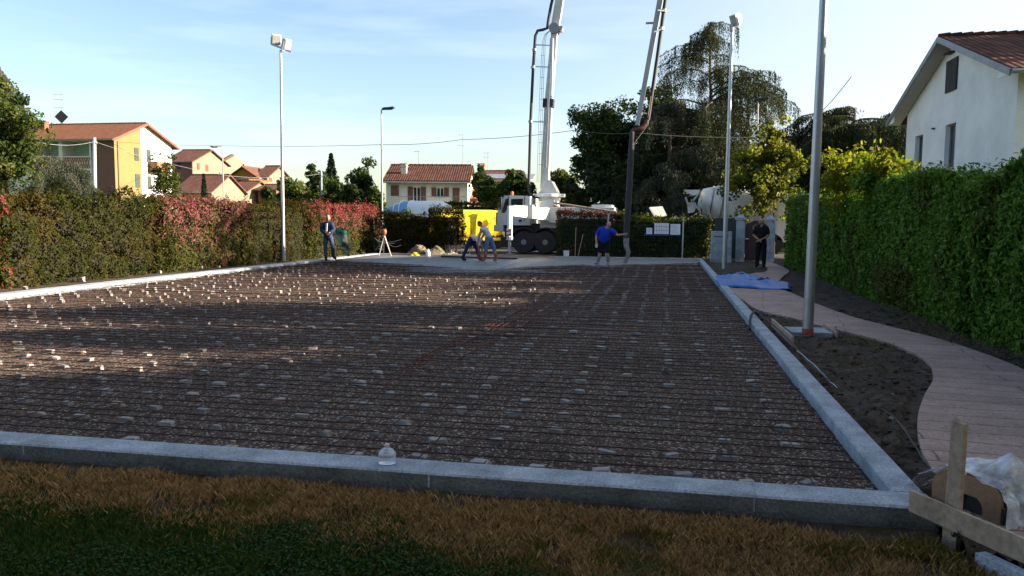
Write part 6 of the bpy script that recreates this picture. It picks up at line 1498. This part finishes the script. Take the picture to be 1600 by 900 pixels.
# spool: two round cheeks and a core, under translucent film
sc_ = on_board(1538, .50); sc_ = np.array([sc_[0], sc_[1], .0])
Rr = .205
root = empty('cable_spool', (sc_[0], sc_[1], -.08), 'plywood cable spool wrapped in crumpled clear film behind the leaning board', 'spool')
def rrect(hw, hh, r_, n=8):
    P = []
    for cx, cz, a0 in ((hw-r_, hh-r_, 0), (-hw+r_, hh-r_, 90), (-hw+r_, -hh+r_, 180), (hw-r_, -hh+r_, 270)):
        for k in range(n+1): a = R(a0+90*k/n); P.append((cx+r_*math.cos(a), cz+r_*math.sin(a)))
    return P
rotz = Matrix.Rotation(math.atan2(bd[1], bd[0])+R(6), 4, 'Z'); rotz.translation = Vector(tuple(map(float, sc_)))
def cheek(y0, y1, mat, name):
    q = MB(); n = 40; Ro, Ri = .205, .10; out_ = rrect(.225, .185, .12, 9); m2 = len(out_)
    inn = [(.03+.085*math.cos(math.atan2(p_[1], p_[0])), -.0+.085*math.sin(math.atan2(p_[1], p_[0]))) for p_ in out_]
    vs = [(p_[0], y0, p_[1]) for p_ in out_]+[(p_[0], y0, p_[1]) for p_ in inn]+[(p_[0], y1, p_[1]) for p_ in out_]+[(p_[0], y1, p_[1]) for p_ in inn]
    fs = []
    for k in range(m2):
        j = (k+1) % m2; fs += [(k, j, m2+j, m2+k), (2*m2+k, 3*m2+k, 3*m2+j, 2*m2+j), (k, 2*m2+k, 2*m2+j, j), (m2+k, m2+j, 3*m2+j, 3*m2+k)]
    q.add(vs, fs).xform(rotz); return q.build(name, mat, root)
cheek(-.16, -.14, m_ply, 'cheek'); cheek(.14, .16, m_ply, 'cheek')
q = MB(); q.lathe([(.10, -.120), (.10, .120)], (.03, 0, 0), 24, 1); q.xform(rotz); q.build('core', m_dark, root, smooth=True)
q = MB(); q.prism([(.228, -.18), (.237, -.18), (.237, .06), (.228, .06)], 1, -.16, .16); q.xform(rotz); q.build('side_band', m_dark, root)
fm, t, p = newmat('clear_film'); p.inputs['Base Color'].default_value = (.66, .70, .76, 1); p.inputs['Roughness'].default_value = .22
tr = t.nodes.new('ShaderNodeBsdfTransparent'); ms = t.nodes.new('ShaderNodeMixShader'); lw = t.nodes.new('ShaderNodeTexNoise'); lw.inputs['Scale'].default_value = 9; lw.inputs['Detail'].default_value = 5
tc = t.nodes.new('ShaderNodeTexCoord'); t.links.new(tc.outputs['Object'], lw.inputs['Vector']); rmp = t.nodes.new('ShaderNodeValToRGB'); rmp.color_ramp.elements[0].position = .38; rmp.color_ramp.elements[1].position = .68; rmp.color_ramp.elements[0].color = (.35, .35, .35, 1); rmp.color_ramp.elements[1].color = (.95, .95, .95, 1)
t.links.new(lw.outputs['Fac'], rmp.inputs['Fac']); t.links.new(rmp.outputs['Color'], ms.inputs['Fac']); t.links.new(tr.outputs[0], ms.inputs[1]); t.links.new(p.outputs[0], ms.inputs[2]); t.links.new(ms.outputs[0], t.nodes['Material Output'].inputs['Surface'])
# film : crumpled sheet thrown over the spool, rising to a peak and falling down its right side
sec = np.array([(-.46, -.07), (-.40, .02), (-.31, .09), (-.24, .16), (-.12, .20), (.02, .215), (.14, .21), (.235, .195), (.27, .10), (.275, -.02), (.30, -.16)])
nu, nv = 44, 18; us = np.linspace(0, 1, nu+1); tt_ = np.linspace(0, 1, len(sec)); V = []
for j in range(nv+1):
    v = j/nv
    for u in us:
        x = np.interp(u, tt_, sec[:, 0]); z = np.interp(u, tt_, sec[:, 1]); y = -.19+.44*v
        lo = max(0, 1-u/.3); pk = .10*math.exp(-((u-.60)/.10)**2-((v-.55)/.28)**2)+.03*math.exp(-((u-.40)/.06)**2-((v-.3)/.3)**2)
        q_ = np.array([[x*9, y*9, z*9]]); w_ = .030*float(vn(q_, 1.0, 2)[0])+.022*float(vn(q_, 2.6, 5)[0]); e_ = .03*float(vn(np.array([[u*9, 0, v*3]]), 1.0, 8)[0])
        sl2 = .0 if .05 < u < .8 else .6
        V.append((x+(w_ if u > .68 else .4*w_)+.02*v*(u-.5), y+e_*(1 if j in (0, nv) else .3)+lo*.04, z+pk+w_*(1-sl2*.5)+.015*v))
fs = [(j*(nu+1)+i, j*(nu+1)+i+1, (j+1)*(nu+1)+i+1, (j+1)*(nu+1)+i) for j in range(nv) for i in range(nu)]
q = MB().add(V, fs).xform(rotz); q.build('plastic_film', fm, root, fixn=False)

# ================================================================ people
m_skin = M('skin', (.42, .24, .17), .6, .06, 4); m_skin_d = M('tanned_skin', (.36, .18, .12), .6, .06, 4)
def mk_person(label, J, clothes, rad=1.0, origin=(0, 0, 0), yaw=0, skin=m_skin, hair=None, head_dir=(0, -1, 0), hand_grip=False, belly=1.0, headtilt=(0, 0, 0)):
    """J: joint dict in local metres (x right, y away, z up). clothes: list (name, material, segments, offset)"""
    root = empty('person', origin, label, 'person', rz=0)
    RZ = Matrix.Rotation(yaw, 3, 'Z'); 
    W = {k: np.array(origin)+np.array(RZ @ Vector(v)) for k, v in J.items()}
    rd = dict(pelvis=.135, spine=.13*belly, chest=.145, neck=.058, skull=.05, shL=.07, shR=.07, elL=.045, elR=.045, wrL=.03, wrR=.03, hpL=.10, hpR=.10, knL=.062, knR=.062, anL=.042, anR=.042, toL=.04, toR=.04, haL=.035, haR=.035, thL=.088, thR=.088, caL=.058, caR=.058)
    for s in 'LR':
        W['th'+s] = W['hp'+s]*.55+W['kn'+s]*.45; W['ca'+s] = W['kn'+s]*.65+W['an'+s]*.35; W['ha'+s] = W['wr'+s]+(W['wr'+s]-W['el'+s])/np.linalg.norm(W['wr'+s]-W['el'+s])*.075
    W['skull'] = W['neck']*.45+W['head']*.55
    E = [('pelvis', 'spine'), ('spine', 'chest'), ('chest', 'neck'), ('neck', 'skull')]
    for s in 'LR': E += [('chest', 'sh'+s), ('sh'+s, 'el'+s), ('el'+s, 'wr'+s), ('wr'+s, 'ha'+s), ('pelvis', 'hp'+s), ('hp'+s, 'th'+s), ('th'+s, 'kn'+s), ('kn'+s, 'ca'+s), ('ca'+s, 'an'+s), ('an'+s, 'to'+s)]
    names = ['pelvis']+[k for k in W if k not in ('pelvis', 'head')]; ix = {k: i for i, k in enumerate(names)}
    o3 = np.array(origin)
    me = bpy.data.meshes.new('body'); me.from_pydata([tuple(W[k]-o3) for k in names], [(ix[a], ix[b]) for a, b in E], []); ob = bpy.data.objects.new('body', me); COL.objects.link(ob)
    md = ob.modifiers.new('sk', 'SKIN'); md.use_smooth_shade = True
    for k in names: me.skin_vertices[0].data[ix[k]].radius = (rd[k]*rad, rd[k]*rad*(.82 if k in ('pelvis', 'spine', 'chest') else 1))
    me.skin_vertices[0].data[0].use_root = True
    ob.modifiers.new('ss', 'SUBSURF').levels = 2; bpy.context.view_layer.update()
    dg = bpy.context.evaluated_depsgraph_get(); bm_ = bpy.data.meshes.new_from_object(ob.evaluated_get(dg)); bpy.data.objects.remove(ob)
    V = np.array([v.co[:] for v in bm_.vertices])+o3; N = np.array([v.normal[:] for v in bm_.vertices]); FS = [tuple(p_.vertices) for p_ in bm_.polygons]
    # nearest segment per face
    segs_ = [(a, b) for a, b in E]; C = np.array([V[list(f)].mean(0) for f in FS]); best = np.full(len(C), 1e9); lab = np.zeros(len(C), int); tt = np.zeros(len(C))
    for i, (a, b) in enumerate(segs_):
        A, B = W[a], W[b]; ab = B-A; t = np.clip(((C-A)@ab)/(ab@ab), 0, 1); dd_ = np.linalg.norm(C-(A+t[:, None]*ab), axis=1)/(rd[a]*(1-t)+rd[b]*t)
        k = dd_ < best; best[k] = dd_[k]; lab[k] = i; tt[k] = t[k]
    lname = [a+'>'+b for a, b in segs_]
    # body: skin + head + fingers in one mesh
    mb = MB(); mb.add(V, FS)
    # head
    hc = W['head']; hd = Vector(head_dir); hd = (RZ @ hd).normalized(); upv = Vector(tuple(W['head']-W['neck'])).normalized()*.6+Vector((0, 0, .6)); upv = (upv-hd*upv.dot(hd)).normalized(); sd_ = hd.cross(upv)
    def HP(f, s, u): return tuple(hc+np.array(hd*f+sd_*s+upv*u))
    bmh = bmesh.new(); bmesh.ops.create_icosphere(bmh, subdivisions=3, radius=1); hv = []
    for v in bmh.verts:
        f, s, u = v.co.y, v.co.x, v.co.z; wj = 1-.28*max(0, -u)*1.0; fr_ = .098*(1+(.08 if f > 0 and u < 0 else 0)); ff = f*fr_*(1-.1*max(0, -u)) ; ss = s*.076*wj; uu = u*.118
        if f > .2:
            g_ = math.exp(-((s/.16)**2+((u+.12)/.2)**2)); ff += .022*g_              # nose
            for e in (-1, 1): ff -= .010*math.exp(-(((s-e*.36)/.16)**2+((u-.08)/.12)**2))  # eye sockets
            ff -= .004*math.exp(-((s/.3)**2+((u+.45)/.06)**2)); ff += .008*math.exp(-((s/.3)**2+((u+.78)/.2)**2))
        hv.append(HP(ff, ss, uu))
    bmh.verts.index_update(); mb.add(hv, [tuple(v.index for v in f.verts) for f in bmh.faces]); bmh.free()
    for e in (-1, 1):
        q = [HP(-.012+.02*math.cos(a), e*.078, -.005+.032*math.sin(a)) for a in np.linspace(0, 2*math.pi, 9)[:-1]]+[HP(-.018+.016*math.cos(a), e*.092, -.005+.028*math.sin(a)) for a in np.linspace(0, 2*math.pi, 9)[:-1]]
        mb.add(q, [tuple(range(8))[::-1], tuple(range(8, 16))]+[(i, (i+1) % 8, 8+(i+1) % 8, 8+i) for i in range(8)])
    for s in 'LR':   # palms already skinned, five fingers each
        w0, h0 = Vector(tuple(W['wr'+s])), Vector(tuple(W['ha'+s])); d = (h0-w0).normalized(); sx = d.cross(Vector((0, 1, 0)) if abs(d.y) < .8 else Vector((0, 0, 1))).normalized(); nz_ = sx.cross(d)
        for k, ln in enumerate((.068, .078, .074, .058)):
            b_ = h0+sx*(-.027+.018*k)+d*.012; mb.tube([b_-d*.02, b_+d*ln*.45+nz_*.006, b_+d*ln*.8+nz_*.022, b_+d*ln*.9+nz_*.036], [.010, .009, .008, .006], 6)
        b_ = w0+d*.03-sx*.03; mb.tube([b_, b_-sx*.025+d*.025+nz_*.01, b_-sx*.03+d*.05+nz_*.02], [.012, .011, .008], 6)
    body = mb.build('body', skin, root, smooth=True)
    for cname, mat, sel, off in clothes:
        keep = []
        for fi, f in enumerate(FS):
            ln = lname[lab[fi]]
            for sname, lo, hi in sel:
                if ln == sname and lo <= tt[fi] <= hi: keep.append(f); break
        if not keep: continue
        used = sorted({i for f in keep for i in f}); rm_ = {i: j for j, i in enumerate(used)}; n0 = len(used)
        P = V[used]; NN = N[used]; wr = .5*vn(P, 14, 3)[:, None]*.012+off
        me2 = bpy.data.meshes.new(cname); co = P+NN*wr-o3; me2.from_pydata([tuple(c_) for c_ in co], [], [tuple(rm_[i] for i in f) for f in keep]); me2.polygons.foreach_set('use_smooth', [True]*len(keep))
        c_o = link(cname, me2, root, [mat]); c_o.modifiers.new('s', 'SOLIDIFY').thickness = .006
    if hair is not None:
        hb_ = MB(); bmh = bmesh.new(); bmesh.ops.create_icosphere(bmh, subdivisions=3, radius=1); vs = []
        for v in bmh.verts: vs.append(HP(v.co.y*.104-.006, v.co.x*.083, v.co.z*.123+.004))
        bmh.verts.index_update(); fs = [tuple(v.index for v in f.verts) for f in bmh.faces if f.calc_center_median().z > .28+.6*f.calc_center_median().y]; bmh.free(); hb_.add(vs, fs).build(hair[0], hair[1], body, smooth=True, fixn=False)
    e_ = MB()
    for e in (-1, 1): e_.box(HP(.088, e*.029, .010), (.018, .012, .008))
    e_.build('eyes', m_dark, body)
    return root, W
LEGS = lambda hi=1.0: sum([[('pelvis>hp'+s, 0, 1), ('hp'+s+'>th'+s, 0, 1), ('th'+s+'>kn'+s, 0, 1), ('kn'+s+'>ca'+s, 0, hi), ('ca'+s+'>an'+s, 0, 1 if hi >= 1 else -1)] for s in 'LR'], [])+[('pelvis>spine', 0, .25)]
def TOP(arm='long', lo=.25):
    o = [('pelvis>spine', lo, 1), ('spine>chest', 0, 1), ('chest>neck', 0, .55)]
    for s in 'LR':
        o += [('chest>sh'+s, 0, 1)]
        if arm == 'long': o += [('sh'+s+'>el'+s, 0, 1), ('el'+s+'>wr'+s, 0, .92)]
        elif arm == 'short': o += [('sh'+s+'>el'+s, 0, .75)]
        else: o += [('sh'+s+'>el'+s, 0, .08)]
    return o
SHOES = [('an'+s+'>to'+s, 0, 1) for s in 'LR']+[('ca'+s+'>an'+s, .8, 1) for s in 'LR']
m_navy = M('navy_cloth', (.022, .032, .085), .85, .3, 8, .3, 30); m_jean = M('blue_denim', (.045, .07, .13), .9, .25, 8, .3, 40); m_jean2 = M('pale_denim', (.10, .15, .30), .9, .25, 8, .3, 40)
m_shirtb = M('bright_blue_cotton', (.015, .045, .42), .85, .15, 6, .3, 30); m_tank = M('light_blue_cotton', (.36, .45, .62), .9, .1, 6, .3, 30); m_blackc = M('black_cloth', (.012, .012, .015), .9, .3, 8); m_whitec = M('white_cotton', (.6, .58, .56), .9, .08, 6)
m_hairg = M('grey_hair', (.30, .29, .28), .9, .2, 30); m_haird = M('dark_brown_hair', (.035, .02, .012), .8, .2, 30); m_boot = M('worn_boots', (.03, .022, .018), .8, .3, 8); m_mud = M('muddy_boots', (.20, .20, .19), .9, .3, 9)
def std(h=1.0, **kw):
    J = dict(pelvis=(0, 0, .95), spine=(0, 0, 1.12), chest=(0, 0, 1.34), neck=(0, 0, 1.50), head=(0, -.02, 1.64), shL=(-.18, 0, 1.42), shR=(.18, 0, 1.42), elL=(-.23, 0, 1.13), elR=(.23, 0, 1.13), wrL=(-.25, -.08, .88), wrR=(.25, -.08, .88),
             hpL=(-.09, 0, .91), hpR=(.09, 0, .91), knL=(-.11, -.02, .50), knR=(.11, -.02, .50), anL=(-.12, .02, .08), anR=(.12, .02, .08), toL=(-.13, -.14, .03), toR=(.13, -.14, .03))
    J.update(kw); return {k: tuple(h*c for c in v) for k, v in J.items()}
# 1 man walking with the green tarp, facing the camera and to the right
o = G(513, 407, -.03); 
J = std(1.0, shL=(-.19, .0, 1.42), shR=(.17, -.05, 1.42), elL=(-.25, -.04, 1.16), wrL=(-.02, -.24, 1.08), elR=(.25, -.12, 1.18), wrR=(.14, -.28, 1.10), hpL=(-.09, 0, .91), knL=(-.10, -.05, .50), anL=(-.08, -.04, .08), toL=(-.04, -.20, .03), hpR=(.09, 0, .91), knR=(.20, -.08, .52), anR=(.18, .16, .14), toR=(.28, .06, .06), head=(.02, -.05, 1.65))
mk_person('man in a dark navy jacket and jeans walking with a folded green tarp', J, [('trousers', m_jean, LEGS(), .012), ('jacket', m_navy, TOP('long', .0), .028), ('shoes', m_boot, SHOES, .014)], origin=tuple(o), yaw=R(12), head_dir=(.35, -1, -.1), hair=('hair', m_hairg))
q = MB(); q.beam((o[0]+.02, o[1]-.21, 1.02), (o[0]+.03, o[1]-.17, 1.42), .06, .03); tag(q.build('white_towel', m_whitec), 'narrow white cloth hanging down the front of the navy jacket', 'cloth')
# hanging folded green tarp
Yt = o[1]-.35
outl = [(523, 361), (527, 357), (532, 353), (536, 356), (541, 361), (543, 363), (545, 375), (547, 384), (546, 393), (545, 400), (542, 401), (538, 396), (533, 387), (527, 378), (522, 370)]
P = [D(x, y, Yt) for x, y in outl]; c0 = sum(P)/len(P); n = len(P); V = []; k_ = 8
per = []
for i in range(n):
    for j in range(4): per.append(P[i]+(P[(i+1) % n]-P[i])*j/4)
m_ = len(per)
for sgn in (-1, 1):
    for i in range(k_+1):
        t = i/k_
        for p_ in per:
            v = c0+(p_-c0)*t; dz_ = .045*(1-t**3); v = v+np.array([0, sgn*dz_+.16*float(vn(v[None]*7, 1.0, 4)[0])*(1 if sgn < 0 else .8), 0]); V.append(v)
fs = []
for h_ in (0, 1):
    b_ = h_*(k_+1)*m_
    for i in range(k_):
        for k in range(m_): fs.append((b_+i*m_+k, b_+i*m_+(k+1) % m_, b_+(i+1)*m_+(k+1) % m_, b_+(i+1)*m_+k))
q = MB(); q.add(V, fs); o_ = q.build('green_tarp', [m_greent, m_green], smooth=True, fixn=False)
zc_ = D(530, 367, Yt)[2]
for p_ in o_.data.polygons:
    p_.material_index = 1 if (p_.center.z > zc_ or (p_.center.z < D(530, 398, Yt)[2]+1.2*(p_.center.x-D(520, 370, Yt)[0]) and p_.center.x < D(531, 380, Yt)[0]+.3*(zc_-p_.center.z)*0)) else 0
tag(o_, 'folded green and grey tarp hanging from the arm of the walking man', 'tarp')
# 2 worker bent over, seen from behind-left
o = G(735, 407, -.03)
J = std(1.0, pelvis=(.05, 0, .90), spine=(.18, -.03, .93), chest=(.38, -.10, .86), neck=(.52, -.15, .76), head=(.62, -.18, .66), shL=(.40, -.28, .80), shR=(.44, .08, .80), elL=(.42, -.34, .52), elR=(.48, .05, .52), wrL=(.40, -.30, .28), wrR=(.46, .0, .28),
        hpL=(.03, -.09, .86), hpR=(.05, .09, .86), knL=(-.12, -.14, .48), knR=(.24, .06, .48), anL=(-.30, -.15, .08), anR=(.34, .08, .08), toL=(-.14, -.18, .03), toR=(.50, .06, .03))
mk_person('worker in dark trousers and pale top bent double over the fresh concrete', J, [('trousers', m_navy, LEGS(), .014), ('shirt', m_whitec, TOP('short', .25), .018), ('boots', m_boot, SHOES, .016)], origin=tuple(o), head_dir=(.5, 0, -1), hair=('hair', m_haird), skin=m_skin_d)
# 3 worker in light-blue tank top leaning left
o = G(762, 408, -.03)
J = std(1.0, pelvis=(.06, 0, .90), spine=(.0, -.02, 1.05), chest=(-.12, -.05, 1.22), neck=(-.22, -.08, 1.36), head=(-.30, -.10, 1.46), shL=(-.20, -.24, 1.24), shR=(-.10, .14, 1.26), elL=(-.28, -.30, .96), elR=(-.24, .14, .96), wrL=(-.34, -.26, .72), wrR=(-.36, .05, .72),
        hpL=(.0, -.09, .86), hpR=(.12, .06, .86), knL=(-.04, -.12, .48), knR=(.24, .06, .48), anL=(-.10, -.10, .08), anR=(.34, .08, .08), toL=(-.24, -.14, .03), toR=(.24, .0, .03))
mk_person('worker in a light blue sleeveless top and denim leaning over a tool', J, [('trousers', m_jean2, LEGS(.6), .016), ('tank_top', m_tank, TOP('none', .1), .016), ('boots', M('red_brown_boots', (.28, .09, .05), .8, .2, 6), SHOES+[('ca'+s+'>an'+s, .2, 1) for s in 'LR'], .014)], origin=tuple(o), head_dir=(-1, 0, -.6), hair=('hair', m_haird), skin=m_skin_d)
q = MB(); a, b_ = D(749, 386, o[1]-.1), D(748, 404, o[1]-.1); q.tube([a, b_], .03, 8); q.box(b_+(0, 0, .02), (.16, .12, .05)); tag(q.build('tamper', M('dark_red', (.18, .02, .02), .6)), 'short red hand tool held between the two bent workers', 'tool')
# 4 man in blue shirt guiding the hose
o = G(945, 414, -.06)
J = std(1.0, pelvis=(-.04, 0, .92), spine=(-.02, -.03, 1.08), chest=(.02, -.10, 1.28), neck=(.10, -.17, 1.43), head=(.15, -.26, 1.52), shL=(-.20, -.08, 1.34), shR=(.24, -.12, 1.30), elL=(-.33, -.08, 1.07), wrL=(-.31, -.14, .82), elR=(.46, -.16, 1.12), wrR=(.68, -.20, 1.16),
        hpL=(-.14, 0, .88), hpR=(.08, 0, .88), knL=(-.17, -.04, .50), knR=(.10, -.05, .50), anL=(-.27, .02, .08), anR=(.12, .0, .08), toL=(-.36, -.14, .03), toR=(.12, -.16, .03))
hr_, W4 = mk_person('stout man in a bright blue shirt and dark shorts guiding the hanging hose', J, [('shorts', m_blackc, LEGS(.25), .02), ('shirt', m_shirtb, TOP('short', .0), .03), ('boots', m_mud, SHOES+[('ca'+s+'>an'+s, .0, 1) for s in 'LR'], .012)], origin=tuple(o), head_dir=(.15, -.7, -.7), skin=m_skin, belly=1.45, rad=1.08)
g_ = W4['wrL']; q = MB(); q.box(g_-(0, 0, .09), (.09, .07, .16), bev=.025); q.build('glove', m_whitec, hr_)
# 5 man at the gate
o = G(1188, 417, -.035)
J = std(1.0, elL=(-.27, .02, 1.14), wrL=(-.08, -.16, 1.0), elR=(.25, .0, 1.12), wrR=(-.02, -.18, .98), head=(-.03, -.03, 1.64))
mk_person('person in black clothes and pale cap standing with folded hands at the gate', J, [('trousers', m_blackc, LEGS(), .03), ('shirt', m_blackc, TOP('short', .0), .024), ('shoes', m_blackc, SHOES, .014)], origin=tuple(o), yaw=R(-12), head_dir=(-.7, -.7, -.1), hair=('cap', m_hairg), skin=m_skin_d)
